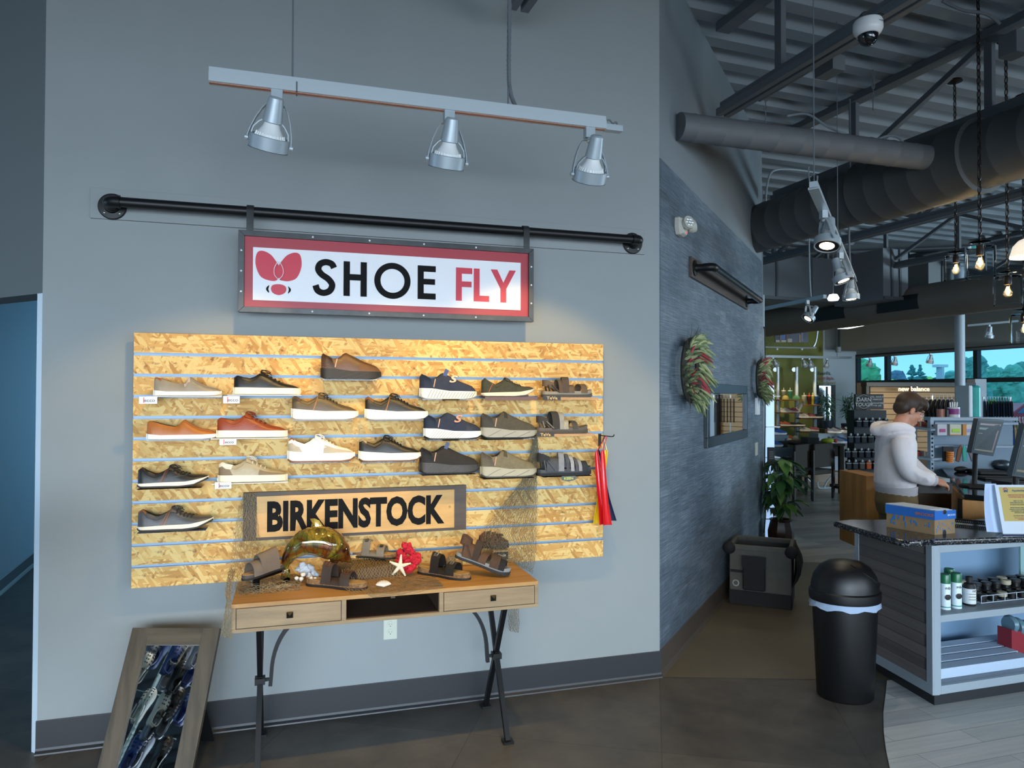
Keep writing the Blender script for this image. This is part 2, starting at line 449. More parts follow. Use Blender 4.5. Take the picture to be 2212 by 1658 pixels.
# smooth dark tile strip in front of the panelled wall
f.m = 1
a = onZ(1410, 1462); b_ = onZ(1960, 1470)
c_ = onZ(1900, 1216); d_ = onZ(1600, 1210)
def fl(p, z): return (p.x, p.y, z)
f.quad(fl(a, .0015), fl(b_, .0015), fl(c_, .0015), fl(d_, .0015))
f.m = 2       # plank floor in front of the counter, with a curved edge
crv = [(1913, 1500), (1908, 1540), (1909, 1580), (1914, 1620), (1922, 1658), (1935, 1700), (1960, 1780)]
pc = [onZ(*p) for p in crv]
poly = [fl(p, 0) for p in pc] + [fl(onZ(2900, 1780), 0), fl(onZ(2900, 1440), 0), fl(onZ(2100, 1440), 0), fl(onZ(1916, 1470), 0)]
f.add([(p[0], p[1], .002) for p in poly], [tuple(range(len(poly)))])
f.m = 3       # plank floor of the far sales area
e0 = onZ(1500, 1208); e1 = onZ(1700, 1212); e2 = onZ(1920, 1220); e3 = onZ(2400, 1240)
f.add([fl(e0, .002), fl(e1, .002), fl(e2, .002), fl(e3, .002), (20, 6, .002), (20, 24, .002), (2.2, 24, .002)], [(0, 1, 2, 3, 4, 5, 6)])
f.build('floor', [M_tile, M_tile2, M_wood, M_wood2], kind='structure', smooth=0)

# ---- main display wall (front) with its rounded drywall corner ----
TH = .14
g = MB()
g.prism([(XL, 0), (0, 0), (.02, TH * .7), (XL + .02, TH * .7)], 0, ZD)
g.build('wall_front', M_wall, kind='structure', smooth=0)
# baseboards
def basebd(name, a, b, n, m, h=.152):
    a = V(a); b = V(b); n = V(n); d = (b - a).normalized(); g = MB()
    prof = [(0, 0), (.022, 0), (.020, .006), (.010, .016), (.006, .026), (.005, h - .004), (.003, h), (0, h)]
    rings = [[p + n * x + V((0, 0, z)) for x, z in prof] for p in (a, b)]
    g.loft(rings); g.build(name, m, kind='structure', smooth=0)
basebd('baseboard_front', (XL - .004, 0, 0), (.008, 0, 0), (0, -1, 0), M_base)
basebd('baseboard_right', (0.004, 0.004, 0), BD * TB, BN, M_baseB)

# ---- panelled wall to the right, running away at 45 degrees ----
def wallcover():
    m = mat('woven_wall_panel', '46515a', .6); n = m.node_tree.nodes; L = m.node_tree.links; b = n['Principled BSDF']
    t = n.new('ShaderNodeTexCoord'); s = n.new('ShaderNodeSeparateXYZ'); L.new(t.outputs['Object'], s.inputs[0])
    cb = n.new('ShaderNodeCombineXYZ'); L.new(s.outputs[0], cb.inputs[0]); L.new(s.outputs[2], cb.inputs[1])
    br = n.new('ShaderNodeTexBrick'); br.inputs['Scale'].default_value = 1; br.inputs['Brick Width'].default_value = .30; br.inputs['Row Height'].default_value = .05
    br.inputs['Mortar Size'].default_value = .0; br.inputs['Color1'].default_value = (.2, .2, .2, 1); br.inputs['Color2'].default_value = (.8, .8, .8, 1)
    L.new(cb.outputs[0], br.inputs['Vector'])
    def stretch(sx, sy, scale):
        mp_ = n.new('ShaderNodeMapping'); mp_.inputs['Scale'].default_value = (sx, sy, 1); L.new(cb.outputs[0], mp_.inputs[0])
        x = n.new('ShaderNodeTexNoise'); x.inputs['Scale'].default_value = scale; x.inputs['Detail'].default_value = 5; L.new(mp_.outputs[0], x.inputs['Vector']); return x
    h = stretch(1, 30, 6); v = stretch(30, 1.2, 6); big = stretch(1, 1.4, 1.3)
    sp = n.new('ShaderNodeSeparateColor'); L.new(br.outputs[0], sp.inputs[0])
    def madd(a, k, c):
        x = n.new('ShaderNodeMath'); x.operation = 'MULTIPLY_ADD'; L.new(a, x.inputs[0]); x.inputs[1].default_value = k
        if isinstance(c, float): x.inputs[2].default_value = c
        else: L.new(c, x.inputs[2])
        return x.outputs[0]
    q = madd(sp.outputs[0], .10, .06); q = madd(h.outputs['Fac'], .55, q); q = madd(v.outputs['Fac'], .22, q); q = madd(big.outputs['Fac'], .30, q)
    r = n.new('ShaderNodeValToRGB'); e = r.color_ramp.elements; e[0].position = .50; e[1].position = .80
    e[0].color = (*lin('39444e'), 1); e[1].color = (*lin('7f8b95'), 1); x = e.new(.65); x.color = (*lin('566370'), 1)
    L.new(q, r.inputs['Fac']); L.new(r.outputs[0], b.inputs['Base Color'])
    bp = n.new('ShaderNodeBump'); bp.inputs['Strength'].default_value = .4; bp.inputs['Distance'].default_value = .003; L.new(q, bp.inputs['Height']); L.new(bp.outputs[0], b.inputs['Normal'])
    return m
MBf = frame((0, 0, 0), BD)           # local x along the wall, local -y into the room
g = MB(MBf)
g.bx(.02, TB, .0, TH, 0, HP)
o = g.build('wall_right', wallcover(), kind='structure', smooth=0)
g = MB(MBf)
g.bx(.02, TB, .004, TH, HP, ZD)
g.build('wall_right_upper', M_wallB, kind='structure', smooth=0)
g = MB(MBf)
g.bx(TB, TB + .035, -.015, TH + .02, 0, HP - .35)
g.build('trim_1', mat('pale_corner_trim', 'a9b4bb', .4), kind='structure', smooth=0)

# ---- left: wall turning away with an opening, blue-lit room beyond ----
LD = V((-S2, S2, 0)); LN = V((-S2, -S2, 0))
ZH = 2.13
MLf = frame((XL, 0, 0), -LD)          # local +x back towards the corner
g = MB(MLf)
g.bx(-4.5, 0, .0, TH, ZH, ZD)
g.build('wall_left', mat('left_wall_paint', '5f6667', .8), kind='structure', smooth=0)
g = MB(); g.prism([(XL, 0.0), (XL - .03, .03), (XL + .03, .11), (XL + .06, .06)], 0, ZH)
g.build('trim_2', mat('white_corner_bead', 'c8d4de', .4), kind='structure', smooth=0)
bl = onZ(-300, 1478); br_ = onZ(90, 1204)
q1 = onZ(0, 1282); q2 = onZ(88, 1206)
dq = (q2 - q1).normalized(); nq = V((dq.y, -dq.x, 0)); 
if nq.dot(CAM - q1) < 0: nq = -nq
s0 = q1 - dq * 1.75; s1 = q2 + dq * 1.2
g = MB(frame((s0.x, s0.y, 0), dq)); g.bx(0, (s1 - s0).length, 0, .12, 0, ZD); g.build('wall_passage', mat('passage_wall_paint', '7f9098', .7), kind='structure', smooth=0)
basebd('baseboard_passage', s0, s1, nq, M_base, .12)

# ---- far shop walls ----
D0 = 19.6
W0 = onD(1850, 853, D0); W0.z = 0          # back corner next to the windows
WD = -JD                                   # window wall comes nearer to the right
KD = V((-JP.x, -JP.y, 0))                 # back wall runs left from that corner
g = MB(frame(W0, KD)); g.bx(0, 1.16, -.1, 0, 0, ZD); g.build('wall_back', mat('pale_back_wall', 'c4d0d6', .7), kind='structure', smooth=0)
g = MB(frame(W0, KD)); g.bx(1.16, 9, -.12, .02, 0, ZD); g.build('wall_back_accent', mat('olive_wall', '858844', .7), kind='structure', smooth=0)
# window wall: sill wall below, band above, mullions
MW = frame(W0, WD)                         # local x nearer along the wall; local y = away from the room?
ysg = 1 if (MW.to_3x3() @ V((0, 1, 0))).dot(CAM - W0) < 0 else -1
WL = 16.0
ZT, ZM = 2.78, 2.03
g = MB(MW); g.bx(0, WL, 0, ysg * .2, ZT, ZD); g.bx(0, WL, 0, ysg * .2, 0, .45); g.build('wall_window_side', mat('soffit_paint', 'a0a2a0', .8), kind='structure', smooth=0)
g = MB(MW)
fr = mat('dark_window_frame', '1c2b33', .4)
g.bx(0, WL, -.03, .12 * ysg, ZT - .07, ZT + .01); g.bx(0, WL, -.02, .1 * ysg, ZM - .05, ZM + .05); g.bx(0, WL, -.02, .1 * ysg, .42, .5)
for x in (0.02, 1.0, 3.45, 5.15, 7.0, 9.4, 11.8, 14.2, 16): g.bx(x - .05, x + .05, -.03, .1 * ysg, .45, ZT)
g.build('window_1', fr, kind='structure', smooth=0)
g = MB(MW); g.bx(0, WL, .03 * ysg, .04 * ysg, .45, ZT); g.build('window_2', glassy('window_glass', (.86, .97, 1.0), .12), kind='structure', smooth=0)
# dropped bulkhead in front of the windows
g = MB(MW); g.bx(.55, WL, -ysg * .1, -ysg * 1.1, ZT + .06, 3.45); g.build('ceiling_bulkhead', mat('bulkhead_paint', 'a3a4a0', .8), kind='structure', smooth=0)

# storefront wall behind the photographer (open glazing between piers) and closing walls
g = MB()
g.bx(-12, 8, -8.3, -8.1, 3.3, ZD); g.bx(-12, 8, -8.3, -8.1, 0, .45)
for x in (-12, -8.6, -5.6, -2.6, .4, 3.4, 8): g.bx(x - .12, x + .12, -8.3, -8.1, 0, ZD)
g.build('wall_storefront', M_wallB, kind='structure', smooth=0)
g = MB(); g.bx(8, 8.2, -8.3, -2.5, 0, ZD); g.build('wall_side', M_wallB, kind='structure', smooth=0)
g = MB(); g.bx(-12.2, -12, -8.3, 9, 0, ZD); g.build('wall_far_left', M_wallB, kind='structure', smooth=0)

# ---- ceiling deck: fluted steel ----
g = MB(frame((0, 0, 0), JP))
pitch = .30
prof = []
y = -10.0
while y < 26:
    prof += [(y, ZD), (y + .12, ZD), (y + .16, ZD + .09), (y + .26, ZD + .09)]
    y += pitch
rows = [[V((x, yy, z)) for yy, z in prof] for x in (-14, 24)]
g.grid(rows)
g.build('ceiling', M_ceil, kind='structure', smooth=0)
g = MB(); g.bx(-16, 26, -12, 32, ZD + .15, ZD + .25); g.build('ceiling_roof', M_ceil, kind='structure', smooth=0)
# ================= OVERHEAD =================
BQ, BP = BD.dot(JD), BD.dot(JP)
def jw(p, q, z=0.0): return JP * p + JD * q + V((0, 0, z))
def truss(p, q0, q1, label, zc=ZC):
    t = thing('roof_truss', label, 'truss', jw(p, q0, zc), 'steel roof trusses')
    M = frame(jw(p, 0, 0), JD)
    g = MB(M)
    for s in (-1, 1): g.bx(q0, q1, s * .012 if s > 0 else -.055, .055 if s > 0 else -.012, zc - .05, zc + .0); g.bx(q0, q1, s * .012 if s > 0 else -.022, .022 if s > 0 else -.012, zc, zc + .05)
    g.build('bottom_chord', M_steel, t, 0)
    g = MB(M); g.bx(q0, q1, -.055, .055, ZD - .07, ZD - .012); g.build('top_chord', M_steel, t, 0)
    step = 1.25; k = math.ceil((q0 + .1) / step); q = k * step; up = True
    while q < min(q1, 14):
        g = MB(M); g.bx(q - .03, q + .03, -.02, .02, zc, ZD - .05); g.build('web_post', M_steel, t, 0)
        if q + step < q1:
            a = M @ V((q, 0, zc + .02)); b = M @ V((q + step, 0, ZD - .07))
            if not up: a = M @ V((q + step, 0, zc + .02)); b = M @ V((q, 0, ZD - .07))
            g = MB(); g.tube([a, b], .032, 4, up=(0, 0, 1)); g.build('web_diagonal', M_steel, t, 0)
        up = not up; q += step
p1 = onZ(1538, 251, ZC).dot(JP); p2 = onZ(1972, 311, ZC).dot(JP); p3 = onZ(1843, 512, ZC).dot(JP); p0 = onZ(1108, 22, ZC).dot(JP)
for i, (p, q0) in enumerate(((p0, None), (p1, 1), (p2, 1), (p3, -6), (p3 + 2.2, -6), (p3 + 4.4, -6))):
    lab = ['dark steel truss end poking out above the tall grey wall', 'dark steel roof truss nearest the panelled wall, behind the dome camera', 'dark steel roof truss crossing over the end of the small duct',
           'steel roof truss beyond the big round duct', 'steel roof truss over the glass pendants, fifth from the wall', 'farthest steel roof truss before the windows'][i]
    if q0 is None: truss(p, -7.5, -.22, lab)
    elif q0 == 1: 
        tt = p / BP
        truss(p, tt * BQ if False else -7.5, 16 if tt > TB else tt * BQ - .2, lab)
    else: truss(p, -6, 17, lab)

M_duct = mat('painted_spiral_duct', '474a4c', .55)
M_duct2 = mat('painted_small_duct', '5c6063', .6)
def duct(name, label, a, b, r, m, step=.15, sleeves=()):
    a = V(a); b = V(b); t = thing(name, label, 'duct', a); L_ = (b - a).length; d = (b - a) / L_
    pts = []; rs = []
    x = 0
    while x < L_:
        for k, rr in ((0, 0), (step * .44, 0), (step * .48, .0028), (step * .52, .0028), (step * .56, 0)):
            if x + k < L_:
                pts.append(a + d * (x + k)); e = 0
                for s0, s1, ex in sleeves:
                    if s0 < x + k < s1: e = ex
                rs.append(r + rr + e)
        x += step
    pts.append(b); rs.append(r)
    g = MB(); g.tube(pts, rs, 32); g.build('duct_shell', m, t, 30)
    return t, d
pa = onB(1466, 273, .02); pbx = onZ(2035, 345, pa.z)
duct('small_round_duct', 'slim round grey duct running from the panelled wall to the big duct', pa, pbx, .088, M_duct2, .20)
qa = onB(1652, 503, .02); qa = onD(1628, 497, 7.35)
zz = qa.z; pd = qa.dot(JP)
da = jw(pd, qa.dot(JD) + .25, zz); db = jw(pd, qa.dot(JD) - 8.5, zz)
duct('large_round_duct', 'large dark spiral duct crossing under the roof trusses', da, db, .235, M_duct, .20, ((1.7, 2.7, .03),))
# far duct with grilles
fa = onD(1600, 706, 15.5); fz = fa.z; fp = fa.dot(JP)
t, d = duct('far_round_duct', 'brown-grey round duct with grilles above the far windows', jw(fp, fa.dot(JD) + .5, fz), jw(fp, fa.dot(JD) - 7.5, fz), .27, mat('far_duct_paint', '756c62', .6), .9)
Mf = frame(jw(fp, 0, fz), JD)
for px in (1790, 1940):
    c = onP(px, 693, jw(fp - .24, 0, 0), JP); q = c.dot(JD)
    g = MB(Mf)
    sgn = 1 if (Mf.to_3x3() @ V((0, 1, 0))).dot(JP) < 0 else -1
    g.bx(q - .38, q + .38, sgn * .235, sgn * .275, -.13, .10)
    fr_ = g.build('duct_grille', mat('grille_black', '1b1c1e', .6), t, 0)
# rectangular boxes of ductwork
def boxduct(label, px0, px1, py0, py1, d, dep, c='6f767b'):
    a = onD(px0, py1, d); b = onD(px1, py0, d)
    M = frame((a.x, a.y, 0), JP)
    Lx = (b - a).dot(JP)
    t = thing('rectangular_duct', label, 'duct', (a.x, a.y, a.z), 'rectangular sheet metal ducts')
    z0, z1 = a.z, onD(px1, py0, d).z
    g = MB(M); g.bx(0, Lx, 0, dep, z0, z1); g.build('duct_casing', mat('duct_sheet_' + c, c, .6), t, 0)
    g = MB(M)
    for k in range(1, 3): g.bx(Lx * k / 3 - .02, Lx * k / 3 + .02, -.02, 0, z0, z1)
    g.bx(0, Lx, -.03, 0, z0 - .0, z0 + .05); g.build('duct_flange', mat('duct_flange', '4d5358', .6), t, 0)
boxduct('long grey rectangular duct behind the angled track lights', 1600, 1905, 543, 642, 11.5, .8, '686f75')
boxduct('square-ended grey duct box between the long duct and the column', 1908, 1985, 535, 646, 11.2, 1.0, '70757a')
boxduct('wide grey duct box behind the glass pendants', 2006, 2135, 560, 658, 12.2, 1.2, '6e7274')
# beam with bright lower flange past the ducts
t = thing('steel_girder', 'long steel girder below the trusses, meeting the round column', 'beam', onD(1800, 516, 12.9))
a = onD(1790, 513, 12.9); b = onD(2300, 560, 12.0); a.z = b.z = (a.z + b.z) / 2
g = MB(frame(a, b - a)); L_ = (b - a).length; g.bx(0, L_, -.09, .09, -.03, 0); g.bx(0, L_, -.01, .01, 0, .28); g.bx(0, L_, -.09, .09, .28, .3)
g.build('girder_beam', mat('girder_paint', '62686c', .6), t, 0)
# round column
cb = onD(2074, 853, 12.2)
t = thing('round_column', 'white round column standing behind the sales counter', 'column', (cb.x, cb.y, 0))
g = MB(); g.cyl((cb.x, cb.y, .0), (cb.x, cb.y, 3.86), .078, n=28); g.build('column_shaft', mat('column_white', 'aab2ba', .5), t)
g = MB(); g.box((cb.x, cb.y, 3.88), (.3, .3, .04)); g.build('column_cap', M_vinyl, t, 0)

# ---------------- track lamps ----------------
M_lamp = mat('lamp_silver', 'a9b4bb', .42, metal=.35)
M_bulb = mat('bulb_white', 'd9dcdc', .4)
M_blk = mat('matte_black', '101113', .6)
M_led = mat('lamp_face', 'ffffff', .4, em=('ffe2b0', 9.0))
def head(label, M, tilt=24, lean=0, yaw=0, lit=None, power=0, group='track lamps', size=1.0, ang=84, detail=True, blend=.35, sz=.028):
    """M: hanging point. tilt forward (local +y), lean to local -x"""
    M = M @ Matrix.Rotation(R(yaw), 4, 'Z') @ Matrix.Scale(size, 4)
    t = thing('track_spotlight', label, 'lamp', M, group)
    g = MB(M); g.bx(-.021, .021, -.017, .017, -.045, 0); g.bx(-.012, .012, -.014, .014, -.05, -.045); g.build('track_adapter', M_lamp, t, 0, bevel=.002)
    piv = V((0, 0, -.200)); mt = Matrix.Rotation(R(lean), 4, 'Y') @ Matrix.Rotation(R(tilt), 4, 'X')
    ml = Matrix.Rotation(R(lean), 4, 'Y')
    g = MB(M)
    arm = [(-.079, -.200), (-.074, -.165), (-.062, -.12), (-.046, -.08), (-.03, -.054), (-.016, -.051), (.016, -.051), (.03, -.054), (.046, -.08), (.062, -.12), (.074, -.165), (.079, -.200)]
    o = Matrix.Translation(V((0, 0, -.05))) @ ml @ Matrix.Translation(V((0, 0, .05)))
    g.tube([o @ V((x, 0, z)) for x, z in arm], .012, 4, flat=(.16, 1.0), up=(0, 0, 1)) if False else g.loft([[o @ V((x + ex, y, z + ez)) for ex, ez, y in ((nx, nz_, -.011), (nx, nz_, .011), (-nx, -nz_, .011), (-nx, -nz_, -.011))]
        for (x, z), (nx, nz_) in zip(arm, [(.0015, 0)] * 4 + [(.001, .001)] + [(0, .0015)] * 2 + [(-.001, .001)] + [(-.0015, 0)] * 4)])
    g.build('yoke', M_lamp, t, 0)
    P0 = o @ piv
    MH = M @ Matrix.Translation(P0) @ mt
    for s in (-1, 1): g = MB(MH); g.cyl((s * .074, 0, 0), (s * .086, 0, 0), .0095, n=12); g.build('pivot_knob', M_lamp, t)
    g = MB(MH); g.lathe([(.070, -.024), (.0715, .022), (.066, .024), (.063, .020), (.063, -.022), (.070, -.024)], 32, cap=False)
    for s in (-1, 1):
        g.tube([(s * .066, 0, .02), (s * .062, 0, .045), (s * .045, 0, .068), (s * .032, 0, .078)], .009, 4, flat=(.3, 1))
    g.build('lamp_ring', M_lamp, t, 30)
    g = MB(MH); g.lathe([(.0, .165), (.02, .164), (.0265, .158), (.029, .14), (.036, .075), (.030, .072), (.0, .072)], 24); g.build('socket_housing', M_lamp, t, 30)
    g = MB(MH); g.lathe([(.026, .074), (.033, .055), (.046, .035), (.050, .031), (.058, -.004), (.058, -.018)], 28)
    if detail:
        for k in range(28):
            a = 2 * PI * k / 28; c_, s_ = math.cos(a), math.sin(a)
            g.tube([(.049 * c_, .049 * s_, .034), (.0615 * c_, .0615 * s_, .0)], .0018, 4)
    g.build('reflector_bulb', M_bulb, t, 30)
    g = MB(MH); g.lathe([(.0, -.0185), (.040, -.0185)], 24); g.m = 1; g.lathe([(.040, -.0190), (.0635, -.0195), (.0715, -.0255), (.0700, -.024)], 28, cap=False); g.build('lamp_face', [M_led if lit else M_bulb, M_blk], t, 0)
    if detail:
        g = MB(M); e = o @ V((0, 0, -.06)); f_ = P0 + (mt @ V((0, 0, .163)))
        g.cyl((0, 0, -.05), (0, 0, -.062), .009, n=10)
        g.tube(bez([V((0, 0, -.062)), (V((0, 0, -.062)) + f_) / 2 + V((.02 if abs(tilt) > 15 and lean == 0 else .004, 0, 0)), f_], 10), .0022, 6); g.build('lamp_cord', M_bulb, t)
    if power:
        l = bpy.data.lights.new('spot_beam', 'SPOT'); l.energy = power; l.color = lit; l.spot_size = R(ang); l.spot_blend = blend; l.shadow_soft_size = sz
        lo = bpy.data.objects.new('spot_beam', l); col.objects.link(lo)
        lo.matrix_world = MH @ Matrix.Translation(V((0, 0, -.035)))
    return t
# the long silver track over the shoe wall
YT = -1.04
ta = onY(452, 168, YT); tb = onY(1306, 262, YT); ZTK = (ta.z + tb.z) / 2
xa, xb = ta.x, tb.x
t = thing('ceiling_track', 'long brushed aluminium light track hanging in front of the grey wall', 'light track', (xa, YT, ZTK))
g = MB(); g.prism([(-.022, -.028), (.022, -.028), (.022, .006), (.016, .008), (.016, .026), (-.016, .026), (-.016, .008), (-.022, .006)], xa, xb, Matrix(((0, 0, 1, 0), (1, 0, 0, YT), (0, 1, 0, ZTK), (0, 0, 0, 1))))
g.build('track_rail', M_alum, t, 0)
g = MB(); g.bx(xa, xb, YT - .008, YT + .008, ZTK - .0295, ZTK - .027); g.build('track_slot', mat('copper_strip', 'a8755a', .4, metal=.5), t, 0)
jx = onY(641, 190, YT).x
g = MB(); g.bx(jx - .003, jx + .003, YT - .0235, YT + .0235, ZTK - .029, ZTK + .007); g.build('track_joint', M_steel, t, 0)
g = MB(); g.bx(xb, xb + .078, YT - .018, YT + .018, ZTK - .03, ZTK - .004); g.build('feed_end', M_lamp, t, 0, bevel=.002)
g = MB(); g.tube(bez([(xb + .002, YT, ZTK + .006), (xb + .02, YT - .005, ZTK + .016), (xb + .04, YT + .005, ZTK + .008), (xb + .055, YT, ZTK + .012), (xb + .06, YT, ZTK - .006)], 24), .0035, 6); g.build('feed_wire', M_steel, t)
rx = onY(632, 160, YT).x; rx2 = onY(1098, 160, YT).x
g = MB(); g.cyl((rx, YT, ZTK + .02), (rx, YT, 4.33), .0035, n=8); g.cyl((rx, YT, ZTK + .02), (rx, YT, ZTK + .03), .01, n=8); g.build('suspension_rod', M_steel, t)
g = MB(); g.cyl((rx2, YT, ZTK + .02), (rx2, YT, 4.33), .0035, n=8); g.build('suspension_rod', M_steel, t)
g = MB(); pts = bez([(rx2 + .05, YT, ZTK + .022), (rx2 + .03, YT, ZTK + .03), (rx2 + .008, YT, ZTK + .09), (rx2 + .002, YT, ZTK + .2), (rx2 + .008, YT + .008, ZTK + .6), (rx2 + .006, YT, 4.33)], 120)
g.tube(pts, [.0075 + .0018 * (i % 2) for i in range(len(pts))], 8); g.build('flexible_conduit', M_steel, t)
WARM = (1.0, .64, .19)
for px, ln, tl, lab, pw in ((598, 10, 24, 'silver track spotlight at the left end of the long track', 42), (970, 3, 24, 'silver track spotlight in the middle of the long track', 37), (1273, -1, 31, 'silver track spotlight at the right end of the long track', 46)):
    x = onY(px, 215, YT).x
    head(lab, Matrix.Translation((x, YT, ZTK - .027)), tl, ln, 0, WARM, pw, 'spotlights on the long track')
# angled track with three lit lamps, right of the panelled wall
ka = onZ(1757, 399, 2.74); kb = onZ(1845, 604, 2.74)
MK = frame(ka, kb - ka); LK = (kb - ka).length
t = thing('angled_track', 'aluminium light track hanging at an angle below the big duct', 'light track', ka)
g = MB(MK); g.bx(0, LK, -.02, .02, -.018, .018); g.bx(0, LK, -.026, .026, -.022, -.012); g.build('track_rail', M_alum, t, 0)
g = MB(MK)
for s in (-1, 1): g.tube([(.0, s * .018, .018), (-.005, s * .02, .04), (.012, s * .012, .048)], .004, 6)
g.cyl((.03, 0, .018), (.03, 0, 1.55), .003, n=6); g.build('suspension_rod', M_steel, t); g = MB(MK); g.cyl((LK * .45, 0, .018), (LK * .45, 0, 1.55), .003, n=6); g.build('suspension_rod', M_steel, t)
g = MB(MK); g.tube(bez([(LK * .86, 0, .02), (LK * .85, .01, .3), (LK * .85, 0, 1.0), (LK * .85, 0, 1.5)], 20), .009, 8); g.build('flexible_conduit', M_steel, t)
for px, py, tl, ln, yw, lab in ((1779, 455, 14, 16, 73, 'lit white track spotlight, nearest on the angled track'), (1815, 546, -14, 14, 73, 'lit white track spotlight, second on the angled track'), (1838, 592, -3, 0, 0, 'white track spotlight at the far end of the angled track')):
    p = onZ(px, py, 2.72)
    head(lab, Matrix.Translation(p) @ Matrix.Rotation(JA - PI / 2, 4, 'Z'), tl, ln, yw, (1, .9, .7), 14, 'spotlights on the angled track', ang=100)
# second track near the panelled wall end
sa = onZ(1600, 677, 2.74); sb = onZ(1782, 640, 2.74)
MS = frame(sa, sb - sa); LS = (sb - sa).length
t = thing('short_track', 'white light track beyond the end of the panelled wall', 'light track', sa)
g = MB(MS); g.bx(0, LS, -.02, .02, -.02, .02); g.build('track_rail', M_lamp, t, 0)
g = MB(MS); g.tube(bez([(LS * .86, 0, .02), (LS * .84, .01, .3), (LS * .84, 0, .9), (LS * .84, 0, 1.5)], 16), .008, 6); g.build('flexible_conduit', M_vinyl, t); g = MB(MS); g.cyl((LS * .3, 0, .02), (LS * .3, 0, 1.5), .004, n=6); g.build('suspension_rod', M_vinyl, t)
p = onZ(1744, 648, 2.727); head('white track spotlight alone on the short track, aimed left', Matrix.Translation(p), 38, 12, 73, (1, .92, .75), 8, 'spotlights beyond the panelled wall')
# far tracks
ra = onD(1600, 766, 17.2); rb = onD(1846, 770, 18.0); ra.z = rb.z = 2.62
t = thing('far_track', 'white light track in front of the olive wall', 'light track', ra)
g = MB(frame(ra, rb - ra)); L_ = (rb - ra).length; g.bx(0, L_, -.02, .02, -.03, .03)
g.build('track_rail', M_lamp, t, 0)
g = MB(frame(ra, rb - ra)); g.cyl((L_ * .84, 0, .02), (L_ * .84, 0, 1.7), .006, n=6); g.build('suspension_rod', M_steel, t)
for px, ln, lab in ((1670, -30, 'small far track lamp over the olive wall, first from the left'), (1733, -25, 'small far track lamp over the olive wall, second from the left'), (1748, -12, 'small far track lamp over the olive wall, third from the left'), (1786, 10, 'small far track lamp over the wall lettering')):
    p = onP(px, 768, ra, (rb - ra).cross(V((0, 0, 1))).normalized()); p.z = 2.624
    head(lab, Matrix.Translation(p - V((0, 0, .03))) @ Matrix.Rotation(R(-17), 4, 'Z'), 20, ln, 0, (1, .85, .5) if px in (1670, 1748) else None, 30 if px in (1670, 1748) else 0, 'far track lamps by the olive wall', size=1.0, detail=False)
wa = onD(1850, 769, 17.8); wb = onD(2070, 757, 14.9); wa.z = wb.z = 2.62
t = thing('window_track', 'dark light track running along the far windows', 'light track', wa)
g = MB(frame(wa, wb - wa)); L_ = (wb - wa).length; g.bx(0, L_ * 2.2, -.02, .02, -.025, .025); g.build('track_rail', M_steel, t, 0)
for px, lab in ((1879, 'far track lamp against the leftmost window'), (1933, 'far track lamp hanging in the second window'), (2010, 'far track lamp hanging left of the round column')):
    r_ = ray(px, 764); n_ = V((wb - wa)).cross(V((0, 0, 1))).normalized(); p = onP(px, 764, wa, n_); p.z = 2.6
    head(lab, Matrix.Translation(p) @ Matrix.Rotation(R(-17), 4, 'Z'), 12, 6, 0, None, 0, 'far track lamps along the windows', detail=False)
p = onD(2136, 700, 12.85); head('far track lamp against the bulkhead right of the column', Matrix.Translation(p), 10, 0, 0, None, 0, 'far track lamps along the windows', size=1.1, detail=False)
g = MB(); a = onD(2090, 703, 13.0); b = onD(2200, 693, 12.6); g.tube([a, b], .025, 4); g.build('short_far_rail', M_lamp, None, 0); tag(bpy.data.objects['short_far_rail'], 'short pale light track in front of the bulkhead', 'light track')

# dome camera
dc = onD(1875, 62, 3.72)
t = thing('dome_camera', 'white dome security camera hanging under the roof truss', 'camera', dc)
g = MB(Matrix.Translation(dc)); g.lathe([(.0, .045), (.05, .046), (.066, .040), (.071, .03), (.072, -.005), (.066, -.02), (.055, -.034), (.05, -.036)], 36); g.build('camera_body', mat('camera_white', 'd6d9da', .35), t, 30)
g = MB(Matrix.Translation(dc)); g.lathe([(.05, -.034), (.047, -.055), (.036, -.075), (.018, -.087), (.0, -.09)], 28); g.build('camera_dome', mat('smoked_dome', '15171b', .06, spec=.8), t)
g = MB(Matrix.Translation(dc)); pts = [(.0, 0, .045), (-.03, .01, .07), (-.05, 0, .06), (-.02, 0, .085), (.03, 0, .08), (.05, .02, .06)]; g.tube(bez(pts, 30), .003, 6); g.tube(bez([(.02, 0, .05), (.05, -.02, .075), (.1, 0, .09)], 12), .004, 6); g.build('camera_cable', M_blk, t)
g = MB(frame(dc + V((.02, -.071, .012)), (1, 0, 0))); g.text('HIKVISION', .010, Matrix.Rotation(PI / 2, 4, 'X'), .0005); g.build('camera_lettering', M_blk, t, 0)

# conduits and hangers on the trusses
def wire(name, label, pts, r, m, cat='pipe'):
    g = MB(); g.tube(bez(pts, 30), r, 8); return tag(g.build(name, m), label, cat)
wire('conduit_pipe', 'thin curved conduit leaving the dark wall above the big duct', [onD(1652, 480, 8.2), onD(1658, 395, 8.2), onD(1680, 366, 8.3), onD(1760, 372, 8.6), onD(1800, 385, 8.8)], .012, M_vinyl)
wire('conduit_pipe', 'bright bent conduit crossing above the small duct', [onD(1700, 250, 6.6), onD(1745, 247, 6.6), onD(1790, 275, 6.6), onD(1835, 293, 6.6)], .010, M_vinyl)
wire('conduit_pipe', 'short white conduit arching over the end of the small duct', [onD(1890, 303, 5.6), onD(1915, 294, 5.6), onD(1938, 296, 5.6), onD(1953, 309, 5.6)], .008, M_vinyl)
wire('conduit_pipe', 'thick conduit following the nearest truss up to the camera', [onZ(1640, 215, 3.70), onZ(1720, 168, 3.70), onZ(1800, 118, 3.70), onD(1865, 84, 4.1)], .016, M_steel)
